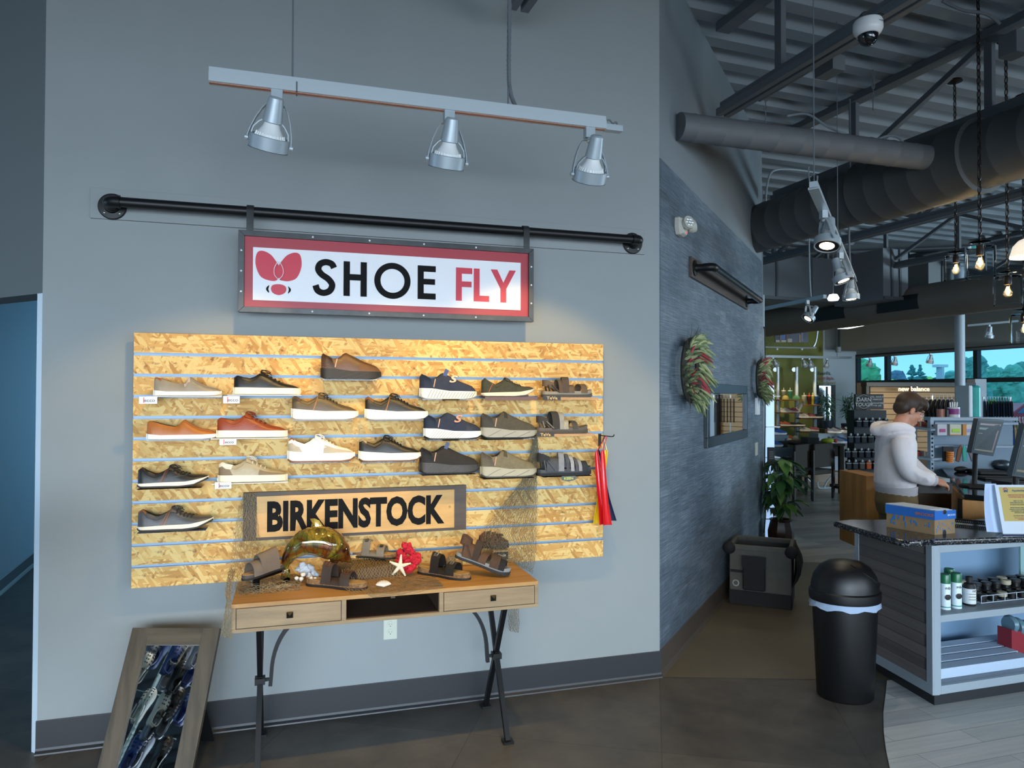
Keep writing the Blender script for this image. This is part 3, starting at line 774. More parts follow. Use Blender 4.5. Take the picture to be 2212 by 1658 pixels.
wire('conduit_pipe', 'conduit at the top right running to the pendant box', [onD(2036, 2, 4.4), onD(2080, 22, 4.4), onD(2130, 30, 4.4), onD(2160, 52, 4.4)], .010, M_steel)
g = MB(); c = onD(1792, 145, 4.7); g.box(c, (.16, .10, .10), JA); g.build('junction_box', M_steel, None, 0); tag(bpy.data.objects['junction_box'], 'grey junction box on the nearest truss', 'junction box')
g = MB(); c = onD(2190, 98, 4.6); g.box(c, (.12, .12, .14), JA); tag(g.build('junction_box', M_steel, None, 0, bevel=.004), 'dark junction box at the top right by the second truss', 'junction box')
for px, py, d, lab in ((1654, 178, 5.2, 'hanger hook dropping to the small duct near the wall'), (1886, 150, 5.6, 'thin hanger chain dropping behind the small duct')):
    a = onD(px, py, d); b = onD(px, py + 88, d)
    g = MB(); g.cyl(a, b, .004, n=6)
    for k in range(3): g.tube([a.lerp(b, .15 + .25 * k) + V((math.cos(u) * .014, 0, math.sin(u) * .022)) for u in [2 * PI * j / 10 for j in range(10)]], .004, 6, close=True)
    tag(g.build('duct_hanger', M_steel), lab, 'hanger', 'duct hangers')

# ---------------- glass jar pendants ----------------
M_brz = mat('aged_bronze', '2b2320', .4, metal=.6)
M_jar = glassy('jar_glass', (.97, .99, 1), .12, .01)
M_glow = mat('lamp_filament', 'fff0d0', .4, em=('ffc870', 60))
M_globe = glassy('bulb_glass', (1, .93, .78), .15)
def pendant(label, px, py, d, wpx, top=4.3):
    """px,py: middle of the jar"""
    c = onD(px, py, d); r = wpx / FPX * d / 2; h = r * 2.3
    M = Matrix.Translation(c); t = thing('pendant_lamp', label, 'pendant lamp', M, 'glass jar pendants')
    g = MB(M)
    g.lathe([(r * .25, h * .5), (r * .9, h * .5), (r, h * .47), (r, -h * .5), (r * .97, -h * .5), (r * .97, h * .46), (r * .88, h * .485), (r * .25, h * .485)], 40)
    g.build('glass_jar', M_jar, t, 30)
    g = MB(M); g.lathe([(0, h * .60), (r * .5, h * .605), (r * .72, h * .625), (r * .72, h * .635), (r * .5, h * .62), (0, h * .615)], 32); g.build('glass_disc', M_jar, t)
    g = MB(M); g.lathe([(0, h * .2), (r * .24, h * .2), (r * .26, h * .22), (r * .26, h * .44), (r * .2, h * .5), (r * .1, h * .52), (r * .1, h * .62), (r * .16, h * .66), (r * .16, h * .7), (r * .06, h * .74), (r * .1, h * .80), (r * .05, h * .86), (0, h * .87)], 20); g.build('lamp_socket', M_brz, t)
    g = MB(M); g.lathe([(0, -h * .18), (r * .1, -h * .16), (r * .22, -h * .06), (r * .24, .0), (r * .2, h * .08), (r * .11, h * .17), (r * .1, h * .2)], 20); b = g.build('bulb_globe', M_globe, t)
    g = MB(M)
    for k in range(4):
        a = PI / 2 * k; g.tube([(math.cos(a) * r * .05, math.sin(a) * r * .05, -h * .10), (math.cos(a) * r * .08, math.sin(a) * r * .08, h * .12)], r * .04, 5)
    g.build('filament', M_glow, b, 0)
    g = MB(); z = c.z + h * .86; k = 0; lk = .055
    while z < top:
        a = 0 if k % 2 else PI / 2
        pts = [V((c.x + math.cos(a) * math.cos(u) * .011, c.y + math.sin(a) * math.cos(u) * .011, z + lk / 2 + math.sin(u) * lk * .5)) for u in [2 * PI * j / 10 for j in range(10)]]
        g.tube(pts, .0035, 5, close=True); z += lk * .82; k += 1
    g.build('hanging_chain', M_brz, t)
    g = MB(); g.cyl((c.x, c.y, c.z + h * .8), (c.x, c.y, top), .0022, n=5); g.lathe([(0, top + .02), (.055, top + .015), (.06, top), (.02, top - .012), (0, top - .02)], 20, (c.x, c.y, 0)); g.build('lamp_canopy', M_brz, t)
    l = bpy.data.lights.new('pendant_glow', 'POINT'); l.energy = 5; l.color = (1, .72, .38); l.shadow_soft_size = .03
    lo = bpy.data.objects.new('pendant_glow', l); col.objects.link(lo); lo.location = c
pendant('largest glass jar pendant lamp, hanging nearest the camera', 2117, 565, 4.7, 58)
pendant('small glass jar pendant lamp in front of the round column', 2065, 578, 6.0, 46)
pendant('glass jar pendant lamp hanging lowest left of the white dome', 2177, 627, 5.3, 54)
pendant('glass jar pendant lamp cut by the right edge of the picture', 2213, 708, 6.3, 54)
# white dome pendant at the edge
c = onD(2228, 548, 6.0); M = Matrix.Translation(c)
t = thing('dome_pendant', 'white dome pendant shade glowing at the right edge', 'pendant lamp', M)
g = MB(M); g.lathe([(0, .14), (.04, .138), (.09, .115), (.13, .07), (.15, .0), (.17, -.02), (.168, -.024), (.147, -.004), (.127, .066), (.088, .11), (0, .13)], 32); g.build('dome_shade', mat('dome_shade', 'e8e8e4', .4, em=('fff6e6', .7)), t)
g = MB(M); g.cyl((0, 0, .13), (0, 0, 4.3 - c.z), .006, n=8); g.build('hanging_cord', M_steel, t)
# lit ceiling strip lamps
for pts, d, lab in (((1822, 703, 1858, 694), 14.5, 'bright strip lamp beside the far round duct'), ((2128, 657, 2165, 652), 13.0, 'strip lamp glowing behind the glass pendants')):
    a = onD(pts[0], pts[1], d); b = onD(pts[2], pts[3], d); b.z = a.z
    g = MB(frame(a, b - a)); L_ = (b - a).length
    t = thing('strip_lamp', lab, 'lamp', a, 'far strip lamps')
    g.bx(0, L_, -.5, .5, -.0, .04); g.cyl((L_ / 2, 0, .04), (L_ / 2, 0, 4.36 - a.z), .01, n=6); g.build('lamp_body', M_white, t, 0)
    g = MB(frame(a, b - a)); g.bx(.01, L_ - .01, -.48, .48, -.02, -.002); g.build('lamp_diffuser', mat('diffuser_glow', 'ffffff', .5, em=('eef6ff', 5)), t, 0)
g = MB(Matrix.Translation(onD(1800, 644, 9.5))); g.lathe([(0, -.03), (.06, -.03), (.075, 0), (.05, .05), (0, .06)], 24)
t_ = g.build('round_downlight', mat('downlight_glow', 'ffffff', .5, em=('fffaf0', 2.5))); g = MB(Matrix.Translation(onD(1800, 644, 9.5))); g.cyl((0, 0, .055), (0, 0, 1.42), .006, n=6); g.build('suspension_rod', M_steel, t_); tag(t_, 'small round lit downlight next to the angled track', 'lamp')
# ================= THE SHOE WALL =================
YB = -.078                                   # face of the board, standing off the wall
bl_ = onY(282, 1270, YB); tl_ = onY(290, 715, YB); br2 = onY(1303, 1202, YB); tr2 = onY(1303, 746, YB)
BX0 = (bl_.x + tl_.x) / 2; BX1 = (br2.x + tr2.x) / 2; BZ0 = (bl_.z + br2.z) / 2; BZ1 = (tl_.z + tr2.z) / 2
PIT_ = (BZ1 - BZ0) / 12
M_osb = osb()
M_ins = mat('groove_aluminium', '7d93a8', .45, metal=.3)
t = thing('slatwall_panel', 'large strand board slatwall full of shoes on the grey wall', 'display board', (BX0, YB, BZ0))
for k in range(12):
    z0 = BZ0 + k * PIT_ + (.006 if k else 0); z1 = BZ0 + (k + 1) * PIT_ - (.006 if k < 11 else 0)
    g = MB(); g.bx(BX0, BX1, YB, YB + .018, z0, z1); g.build('board_slat', M_osb, t, 0, bevel=.0015)
g = MB(); g.bx(BX0 + .004, BX1 - .004, YB + .018, YB + .024, BZ0 + .004, BZ1 - .004)
for x in (BX0 + .3, (BX0 + BX1) / 2, BX1 - .3): g.bx(x - .03, x + .03, YB + .024, -.002, BZ0 + .03, BZ1 - .03)
g.build('backing_board', mat('backing_board_wood', 'a98352', .7), t, 0)
for k in range(1, 12):
    z = BZ0 + k * PIT_
    g = MB(); g.bx(BX0, BX1, YB + .012, YB + .0185, z - .007, z + .007); g.bx(BX0, BX1, YB - .0005, YB + .013, z - .0075, z - .0055); g.bx(BX0, BX1, YB - .0005, YB + .013, z + .0055, z + .0075)
    g.build('groove_insert', M_ins, t, 0)

# ---------------- shoes ----------------
def leather(c, r=.42, n=.08): return mat('leather_' + c, c, r, nz=(30, n), bump=(140, .15))
def fabric(c): return mat('fabric_' + c, c, .85, nz=(60, .12), bump=(420, .5))
def rubber(c, r=.55): return mat('rubber_' + c, c, r, nz=(20, .04))
ST = {
 'sneaker': dict(rim=[(0, .25), (.05, .285), (.13, .262), (.24, .24), (.32, .27), (.40, .33), (.45, .315), (.56, .255), (.68, .195), (.78, .165), (.88, .145), (.95, .12), (1, .09)], op=(.06, .38), sole=[(0, .095), (1, .085)], bot=[(0, 0), (1, 0)], flare=.012),
 'slipin': dict(rim=[(0, .36), (.03, .41), (.10, .385), (.20, .33), (.30, .345), (.37, .42), (.41, .43), (.48, .40), (.60, .345), (.72, .29), (.84, .25), (.92, .22), (.97, .18), (1, .14)], op=(.04, .36), sole=[(0, .17), (.2, .165), (.5, .125), (.8, .12), (1, .12)], bot=[(0, .04), (.08, .005), (.2, 0), (.75, 0), (.9, .012), (1, .05)], flare=.02),
 'loafer': dict(rim=[(0, .25), (.03, .275), (.12, .255), (.25, .215), (.40, .185), (.47, .205), (.51, .29), (.54, .295), (.62, .235), (.75, .165), (.88, .13), (.96, .108), (1, .085)], op=(.05, .49), sole=[(0, .075), (.2, .055), (.8, .06), (1, .065)], bot=[(0, 0), (.8, 0), (.93, .008), (1, .03)], flare=.006),
 'retro': dict(rim=[(0, .31), (.05, .345), (.13, .30), (.24, .262), (.32, .30), (.40, .36), (.46, .35), (.58, .30), (.70, .235), (.80, .205), (.90, .18), (.96, .15), (1, .12)], op=(.07, .38), sole=[(0, .155), (.15, .14), (.5, .115), (.8, .12), (1, .115)], bot=[(0, .03), (.06, .004), (.15, 0), (.8, 0), (.93, .015), (1, .05)], flare=.028),
 'casual': dict(rim=[(0, .24), (.06, .285), (.14, .235), (.26, .185), (.36, .225), (.45, .285), (.50, .275), (.62, .205), (.78, .165), (.90, .165), (.97, .155), (1, .14)], op=(.08, .42), sole=[(0, .05), (.3, .06), (.7, .07), (.9, .105), (1, .13)], bot=[(0, .02), (.05, 0), (.6, 0), (.8, .02), (1, .105)], flare=.012),
}
WID = [(0, .03), (.02, .075), (.08, .105), (.2, .115), (.4, .115), (.55, .135), (.7, .155), (.82, .15), (.92, .12), (.98, .07), (1, .03)]
def inter(tab, x):
    for (a, b), (c, d) in zip(tab, tab[1:]):
        if x <= c: return b + (d - b) * max(0, (x - a) / (c - a))
    return tab[-1][1]
class Last:
    """outer surface of a shoe in units of its length"""
    def __init__(s, st, h=1.0, L=.3): s.st = ST[st]; s.h = h; s.L = L
    def base(s, x): return inter(s.st['sole'], x)
    def rim(s, x): return s.base(x) + (inter(s.st['rim'], x) - s.base(x)) * s.h
    def w(s, x): return inter(WID, x)
    def opn(s, x):
        a, b = s.st['op']
        if x <= a or x >= b: return 0.0
        return min(1, (x - a) / .05, (b - x) / .05)
    def P(s, x, t, side=-1, off=0.0):
        """t 0 at the sole .. 1 at the rim / centre line; side -1 is the near side"""
        o = s.opn(x); th = t * (PI / 2 - .55 * o)
        hgt = math.sin(th) / math.sin(PI / 2 - .55 * o)
        ex = .85 if x > .5 else .9
        z = s.base(x) - .004 + (s.rim(x) - s.base(x) + .004) * (hgt ** ex)
        y = s.w(x) * (math.cos(th) ** .62) * (1 - .12 * t)
        if x < .12: y *= 1 - .1 * t
        if off: y += off * math.cos(th); z += off * math.sin(th)
        xx = x + (-.0 if x > .05 else 0)
        return V((xx, side * y, z)) * s.L
def patch(g, S, x0, x1, t0, t1, off=.005, side=-1, nx=10, nt=6, slant=0.0):
    """x0,x1 may be functions of t"""
    rows = []
    for i in range(nx + 1):
        r = []
        for j in range(nt + 1):
            a = j / nt
            tt0 = t0; tt1 = t1
            t_ = tt0 + (tt1 - tt0) * a
            xa = x0(t_) if callable(x0) else x0; xb = x1(t_) if callable(x1) else x1
            x = xa + (xb - xa) * i / nx
            r.append(S.P(min(max(x, .003), .997), t_, side, off))
        rows.append(r)
    if side > 0: rows = rows[::-1]
    g.slab(rows, off * S.L * .9)
NX = 34
def make_shoe(name, label, cat, M, L, style, up, sole, lining='2a2725', h=1.0, lace=None, heel=None, toe=None, stripe=None, logo=None, strap=None, gore=None, ribs=False, solestripe=None, out=None, um='leather', bow=True, tag_c=None, group='shoes on the slatwall'):
    S = Last(style, h, L)
    t = thing(name, label, cat, M, group)
    mk = leather if um == 'leather' else fabric
    # upper
    g = MB(M); rings = []; xs = [.004 + (1 - .008) * (.5 - .5 * math.cos(PI * k / NX)) for k in range(NX + 1)]
    nt_ = 9
    for x in xs:
        o = S.opn(x); ring = [S.P(x, k / nt_, -1) for k in range(nt_ + 1)]
        a = ring[-1]
        dep = o * (S.rim(x) - S.base(x)) * .78 * L
        inn = [V((a.x, a.y * .88, a.z - dep * .35)), V((a.x, a.y * .8, a.z - dep)), V((a.x, -a.y * .8, a.z - dep)), V((a.x, -a.y * .88, a.z - dep * .35))]
        ring = ring + inn + [S.P(x, k / nt_, 1) for k in range(nt_, -1, -1)]
        rings.append(ring)
    k0 = len(g.v); g.loft(rings)
    n = len(rings[0]); idx = 0
    for fi, f_ in enumerate(g.f):
        ks = [(q - k0) % n for q in f_] if len(f_) == 4 else []
        if ks and min(ks) >= nt_ and max(ks) <= nt_ + 5: g.i[fi] = 1
    g.build('upper', [mk(up), fabric(lining)], t, 50)
    # sole
    fl_ = S.st['flare']; g = MB(M); rings = []
    for k in range(NX + 1):
        x = -.01 + 1.02 * (.5 - .5 * math.cos(PI * k / NX)); xc = min(max(x, 0), 1)
        w_ = (S.w(xc) + .008) * (.75 if k in (0, NX) else 1); zt = S.base(xc) + .012; zb = inter(S.st['bot'], xc)
        zm = (zt + zb) / 2
        pr = [(-w_ * .86, zb), (-(w_ + fl_), zb + .012), (-(w_ + fl_ * .6), zm), (-w_, zt), (w_, zt), (w_ + fl_ * .6, zm), (w_ + fl_, zb + .012), (w_ * .86, zb)]
        rings.append([V((x, y, z)) * L for y, z in pr])
    g.loft(rings); so = g.build('sole', rubber(sole), t, 50)
    if out:
        g = MB(M); rings = []
        for k in range(NX + 1):
            x = -.008 + 1.016 * (.5 - .5 * math.cos(PI * k / NX)); xc = min(max(x, 0), 1)
            w_ = (S.w(xc) + .010 + fl_) * (.75 if k in (0, NX) else 1); zb = inter(S.st['bot'], xc)
            rings.append([V((x, y, z)) * L for y, z in ((-w_ * .84, zb - .004), (-w_, zb + .004), (-w_, zb + .024), (w_, zb + .024), (w_, zb + .004), (w_ * .84, zb - .004))])
        g.loft(rings); g.build('outsole', rubber(out, .7), t, 50)
    if solestripe:
        g = MB(M)
        for j in range(solestripe[1]):
            f0 = solestripe[2] + (solestripe[3] - solestripe[2]) * j / max(1, solestripe[1] - 1)
            pts = []
            for k in range(13):
                x = f0 + (solestripe[4] * k / 12 if len(solestripe) > 4 else .04 * math.sin(k / 12 * PI)); x = min(max(x, .02), .98)
                zb = inter(S.st['bot'], x) + .02; zt = S.base(x) - .008
                pts.append(V((x, -(S.w(x) + .008 + fl_ * (1 - k / 12 * .8) + .002), zb + (zt - zb) * k / 12)) * L)
            g.tube(pts, .0011, 4)
        g.build('sole_grooves', rubber(solestripe[0]), so)
    if heel:
        g = MB(M)
        for sd in (-1, 1): patch(g, S, .006, lambda q: .05 + heel[1] * (1 - (1 - q) * .3), heel[2], 1.0, .006, sd)
        g.build('heel_tab', leather(heel[0], .5), t)
    if toe:
        g = MB(M)
        for sd in (-1, 1): patch(g, S, lambda q: toe[1] + .16 * q * q, .994, .0, toe[2], .005, sd)
        g.build('toe_overlay', leather(toe[0], .6), t)
        if len(toe) > 3:
            g = MB(M)
            for sd in (-1, 1): patch(g, S, .006, lambda q: .22 - .12 * q, .0, .45, .005, sd)
            g.build('heel_overlay', leather(toe[0], .6), t)
    if stripe:
        for c, xx, wd in stripe:
            g = MB(M); patch(g, S, lambda q: xx + .11 * q, lambda q: xx + wd + .11 * q, .06, .80, .007)
            g.build('side_stripe', leather(c, .5), t)
    if gore:
        g = MB(M)
        for sd in (-1, 1): patch(g, S, lambda q: gore[1] + .03 * q, lambda q: gore[1] + gore[2], .45, .96, .006, sd)
        g.build('elastic_gore', fabric(gore[0]), t)
    if ribs:
        g = MB(M)
        for j in range(9):
            q0 = .12 + j * .09
            pts = [S.P(.012 + .22 * k / 8 * (1 - .03 * j), min(q0 + .02 * math.sin(k * 1.5), .97), -1, .006) for k in range(9)]
            g.tube(pts, .0016, 4)
        g.build('heel_ribs', rubber(ribs if isinstance(ribs, str) else up), t)
        g = MB(M); pts = [S.P(.27 - .05 * (1 - q), q, -1, .007) for q in [.15 + .1 * k for k in range(8)]]; g.tube(pts, .0032, 4)
        g.build('heel_label', leather('c9a08a', .6), t)
    # seams of the moccasin toe
    if style == 'loafer':
        g = MB(M)
        pts = [S.P(x, .62 + .25 * abs(x - .72), -1, .006) for x in [.50 + .045 * k for k in range(11)]]
        pts += [S.P(x, .62 + .25 * abs(x - .72), 1, .006) for x in [.95 - .045 * k for k in range(11)]]
        g.tube(pts, .0016, 5); g.build('apron_seam', leather(up, .6, .2), t)
    elif style != 'slipin':
        g = MB(M)      # collar seam and quarter line
        g.tube([S.P(x, q, -1, .004) for x, q in ((.06, .72), (.14, .6), (.25, .52), (.34, .62), (.42, .8))], .0012, 4)
        g.tube([S.P(x, q, -1, .004) for x, q in ((.45, .1), (.55, .3), (.66, .5), (.72, .75), (.74, 1.0))], .0012, 4)
        g.build('seam_lines', leather(up, .7, .3), t)
    if lace:
        g = MB(M); nl = 6 if style in ('casual', 'retro') else 5
        x0, x1 = S.st['op'][1] + .06, S.st['op'][1] + .30
        for k in range(nl):
            x = x0 + (x1 - x0) * k / (nl - 1); sp = .60 if style != 'casual' else .55
            pts = [S.P(x - .006, sp + (1 - sp) * q, -1, .010) for q in (0, .33, .66, 1)] + [S.P(x + .006, sp + (1 - sp) * q, 1, .010) for q in (.66, .33, 0)]
            g.tube(pts, .0026 if lace[0] != '1' else .0026, 5, flat=(.6, 1.2))
        if bow:
            c = S.P(x0 - .04, 1, -1, .02)
            for sg in (-1, 1):
                g.tube(bez([c, c + V((.022, sg * .02, .004)), c + V((.045, sg * .026, -.008)), c + V((.02, sg * .012, -.008)), c], 16), .0016, 5)
                g.tube(bez([c, c + V((.015, sg * .02, .004)), c + V((.05, sg * .036, -.018))], 8), .0014, 5)
        g.build('laces', fabric(lace), t)
        g = MB(M)    # padded tongue peak
        xx = S.st['op'][1] + .02
        rows = [[S.P(xx + .09 * i / 3, .55 + .45 * j / 4, -1, .006 + .02 * (1 - i / 3)) for j in range(5)] + [S.P(xx + .09 * i / 3, 1 - .45 * j / 4, 1, .006 + .02 * (1 - i / 3)) for j in range(1, 5)] for i in range(4)]
        g.slab(rows, .004); g.build('tongue', mk(up), t)
    if logo:
        c = S.P(.55, .52, -1, .02); g = MB(M)
        a = S.P(.55, .40, -1); b = S.P(.55, .62, -1); zz = (b - a).normalized(); mm = Matrix((V((1, 0, 0)), zz, V((1, 0, 0)).cross(zz))).transposed().to_4x4(); mm.translation = c
        g.text('S', .052 * L / .3, mm, .002, .0012, 1.5, shear=.35); g.build('side_logo', rubber(logo), t, 0)
    if strap:
        g = MB(M)
        for sd in (-1, 1): patch(g, S, lambda q: .44 + .03 * (1 - q), lambda q: .53 + .02 * (1 - q), .38, .72, .010, sd)
        g.build('saddle_strap', leather(strap, .7), t)
    if tag_c:
        g = MB(M); c = S.P(.40, .9, -1, .02)
        g.box(c + V((.015, -.01, -.004)), (.02, .002, .035), M=Matrix.Rotation(.4, 4, 'Y')); g.build('swing_tag', leather(tag_c, .4), t, 0)
    return t

YS = YB - .075       # middle plane of the shoes
def place(x0, x1, yb, dz=0.0):
    a = onY(x0, yb, YS); b = onY(x1, yb - (x1 - x0) * 0, YS)
    L = b.x - a.x
    z = onY((x0 + x1) / 2, yb, YS).z
    return Matrix.Translation((a.x, YS, z + dz)) @ Matrix.Diagonal((1, 1, 1.07, 1)), L, z
def shelf(label, x0, x1, zt, kind):
    """shelf under a shoe; hooks into the board"""
    y0, y1 = YS - .052, YB
    M = Matrix.Translation((x0, YB, zt - .003)); t = thing('shoe_shelf', label, 'shelf', M, {'clear': 'clear acrylic shoe shelves', 'white': 'white shoe shelves with name tags', 'teva': 'wood-front sandal shelves', 'brown': 'brown shoe shelf'}[kind])
    mt = {'clear': M_clear, 'white': M_white, 'teva': mat('pine_shelf', 'b98d5c', .55, nz=(9, .15), st=(1, 6, 6)), 'brown': mat('brown_metal_shelf', '5d3a2c', .4)}[kind]
    g = MB(); g.bx(x0, x1, y0, y1, zt - (.003 if kind != 'teva' else .014), zt)
    if kind == 'clear': g.bx(x0, x1, y0 - .002, y0, zt - .003, zt + .004)
    if kind == 'brown': g.bx(x0, x1, y0 - .002, y0, zt - .018, zt)
    g.bx(x0 + .01, x1 - .01, y1 - .003, y1, zt, zt + .012)
    g.build('shelf_plate', mt, t, 0)
    return t
def ecco_tag(t, px0, px1, py0, py1, y):
    a = onY(px0, py1, y); b = onY(px1, py0, y)
    g = MB(); g.bx(a.x, b.x, y - .003, y, a.z, b.z); p = g.build('name_tag', M_white, t, 0, bevel=.003)
    h = b.z - a.z; w_ = b.x - a.x
    g = MB(); g.bx(a.x + w_ * .24, a.x + w_ * .29, y - .0042, y - .0028, a.z + h * .15, b.z - h * .12); g.build('tag_stripe', mat('tag_red', 'c8232c', .4), p, 0)
    g = MB(frame((a.x + w_ * .58, y - .004, (a.z + b.z) / 2 - h * .03), (1, 0, 0))); g.text('ecco', h * .62, Matrix.Rotation(PI / 2, 4, 'X'), .001, .0004, 1.15); g.build('tag_lettering', mat('tag_grey', '6c6a68', .5), p, 0)
sh = []
def S_(px0, px1, pyb, shelf_kind, slabel, name, label, cat, tilt=0, pitch=None, **k):
    M, L, z = place(px0, px1, pyb)
    if tilt: M = M @ Matrix.Rotation(R(tilt), 4, 'Y')
    t = make_shoe(name, label, cat, M, L, **k)
    sx0, sx1 = M.translation.x + L * .02, M.translation.x + L * .92
    if shelf_kind == 'white': sx0 -= .03; sx1 += .03
    if shelf_kind in ('teva', 'brown'): sx1 += .03
    s = shelf(slabel, sx0, sx1, z - .0015, shelf_kind)
    return t, s
CL = 'clear acrylic shelf holding '
S_(693, 822, 820, 'clear', CL + 'the topmost brown slip-on', 'slip_on_shoe', 'dark brown leather slip-on alone at the top of the slatwall', 'shoe', style='slipin', up='5e3f26', sole='1f1c1b', um='leather', ribs='3a2617', toe=('6b4526', .62, .5), solestripe=('3b3430', 3, .1, .5, .3))
_, s = S_(333, 478, 855, 'white', 'white tagged shelf under the taupe loafer, top left', 'loafer', 'taupe suede loafer at the top left of the slatwall', 'shoe', style='loafer', up='948672', sole='e9e6dc', heel=('9a5c36', .07, .74), strap='c2aa95')
ecco_tag(s, 300, 340, 856, 872, YS - .055)
_, s = S_(505, 648, 852, 'white', 'white tagged shelf under the black leather sneaker', 'leather_sneaker', 'smooth black leather sneaker with cream sole, top row', 'shoe', style='sneaker', up='16171a', sole='ece7cc', lace='101010')
ecco_tag(s, 482, 518, 855, 871, YS - .055)
S_(318, 467, 948, 'clear', CL + 'the tan leather loafer', 'loafer', 'tan orange leather loafer with white sole, second row left', 'shoe', style='loafer', up='a8642c', sole='f0eee6')
_, s = S_(469, 620, 944, 'white', 'white tagged shelf under the cognac sneaker', 'leather_sneaker', 'glossy cognac leather sneaker with cream sole', 'shoe', style='sneaker', up='8a3c1e', sole='eae4cd', lace='7a3419')
ecco_tag(s, 474, 511, 947, 961, YS - .055)
S_(298, 450, 1050, 'clear', CL + 'the black and brown striped sneaker', 'casual_sneaker', 'black leather sneaker with brown side stripe, third row left', 'shoe', style='casual', up='232323', sole='e4dccb', lace='1c1c1c', stripe=(('5e3a2c', .30, .035), ('4b3027', .345, .03)), heel=('3c2a26', .06, .75), out='3a332c')
_, s = S_(472, 620, 1039, 'white', 'white tagged shelf under the beige sneaker', 'suede_sneaker', 'beige suede sneaker with brown toe and cream laces', 'shoe', style='sneaker', up='a89a7c', sole='e6dcc0', lace='e9e2cf', heel=('e2d8c6', .16, .5), toe=('7e6a50', .58, .36, 1))
ecco_tag(s, 464, 500, 1040, 1056, YS - .055)
S_(298, 460, 1142, 'clear', CL + 'the dark grey sneaker, lowest of all', 'casual_sneaker', 'charcoal grey sneaker with brown stripes, lowest on the left', 'shoe', style='casual', up='48484a', sole='e4dac6', lace='2a2c30', stripe=(('6e4a34', .29, .03), ('7a5238', .335, .03)), heel=('7a4c30', .07, .7), out='3a332c')
S_(630, 772, 906, 'clear', CL + 'the olive brown sneaker', 'retro_sneaker', 'olive brown sneaker with thick white sole, left of its black twin', 'shoe', style='retro', up='5b4c36', sole='efe9da', lace='3a3026', stripe=(('a2703c', .30, .02),), heel=('8a5c34', .08, .62))
S_(622, 765, 996, 'clear', CL + 'the white sneaker', 'retro_sneaker', 'white leather sneaker with grey suede toe', 'shoe', style='retro', up='e8e6e0', sole='f0ebe0', lace='eae8e4', heel=('9a5a34', .04, .72), toe=('b0a48e', .52, .40, 1), out='8a5a40')
S_(788, 922, 906, 'clear', CL + 'the black sneaker with tan stripe', 'retro_sneaker', 'black sneaker with tan heel and thick white sole', 'shoe', style='retro', up='25221f', sole='efe9da', lace='1c1a19', stripe=(('9c6534', .30, .02),), heel=('7e4e28', .08, .62))
S_(775, 907, 995, 'clear', CL + 'the plain black sneaker', 'retro_sneaker', 'black sneaker with grey heel and white sole in the middle row', 'shoe', style='retro', up='1c1c1d', sole='ede8d8', lace='141414', heel=('a08e76', .07, .65), out='6e4e38')
S_(906, 1027, 862, 'clear', CL + 'the upper navy slip-in', 'slip_in_trainer', 'navy slip-in trainer with cream sole and pale S, upper of two', 'shoe', style='slipin', up='2b3346', sole='ece6d2', um='fabric', ribs='232a3a', logo='e2b9a0', solestripe=('4a453a', 16, .12, .9, .07), tag_c='22356e')
S_(915, 1038, 948, 'clear', CL + 'the lower navy slip-in', 'slip_in_trainer', 'navy slip-in trainer with wavy sole and orange S, lower of two', 'shoe', style='slipin', up='283143', sole='f0ece0', um='fabric', ribs='222836', logo='d98c78', toe=('222a3c', .7, .35), solestripe=('8a8474', 12, .05, .55, .12), out='1f2126')
S_(906, 1032, 1021, 'clear', CL + 'the all-black slip-in', 'slip_in_trainer', 'all black slip-in trainer with a swing tag', 'shoe', style='slipin', up='2b2723', sole='3a3733', um='fabric', ribs='1f1c1a', solestripe=('5c5952', 9, .05, .5, .14), tag_c='30406a', out='1c1a18')
S_(1040, 1152, 856, 'brown', 'brown metal shelf under the dark olive trainer', 'knit_trainer', 'dark olive knit trainer with orange trim and cream sole', 'shoe', style='casual', up='3b3d31', sole='cfc8b2', um='fabric', lace='2f3128', h=1.12, heel=('34352c', .04, .6), stripe=(('b4532c', .10, .008),), bow=False)
S_(1038, 1157, 946, 'clear', CL + 'the dark olive slip-in', 'slip_in_trainer', 'dark olive slip-in trainer on black and grey lugged sole', 'shoe', style='slipin', up='4b473c', sole='9a9789', um='fabric', ribs='48413a', out='1d1b1a', gore=('2d2b27', .38, .08), solestripe=('5a5850', 3, .08, .6, .25))
S_(1037, 1156, 1029, 'clear', CL + 'the khaki slip-in', 'slip_in_trainer', 'light khaki slip-in trainer on grey lugged sole', 'shoe', style='slipin', up='756c54', sole='a8a18a', um='fabric', ribs='5e4e3f', out='4c4a44', gore=('4a4538', .38, .08), solestripe=('5a5850', 3, .08, .6, .25))

# ---------------- sandals ----------------
def footw(x):  return inter([(0, .03), (.03, .075), (.12, .105), (.35, .10), (.5, .112), (.68, .145), (.82, .142), (.92, .11), (.98, .06), (1, .02)], x)
def plate(g, L, z0f, z1f, wk=1.0, x0=0.0, x1=1.0, ext=0.0):
    rings = []
    for k in range(31):
        u = .5 - .5 * math.cos(PI * k / 30); x = x0 - ext + (x1 - x0 + 2 * ext) * u; xc = min(max(x0 + (x1 - x0) * u, 0), 1)
        w_ = footw(xc) * wk + ext; z0, z1 = z0f(xc), z1f(xc)
        rings.append([V((x, y, z)) * L for y, z in ((-w_ * .96, z0), (-w_, z0 + (z1 - z0) * .3), (-w_ * .98, z1), (-w_ * .75, z1 - .004), (w_ * .75, z1 - .004), (w_ * .98, z1), (w_, z0 + (z1 - z0) * .3), (w_ * .96, z0))])
    g.loft(rings)
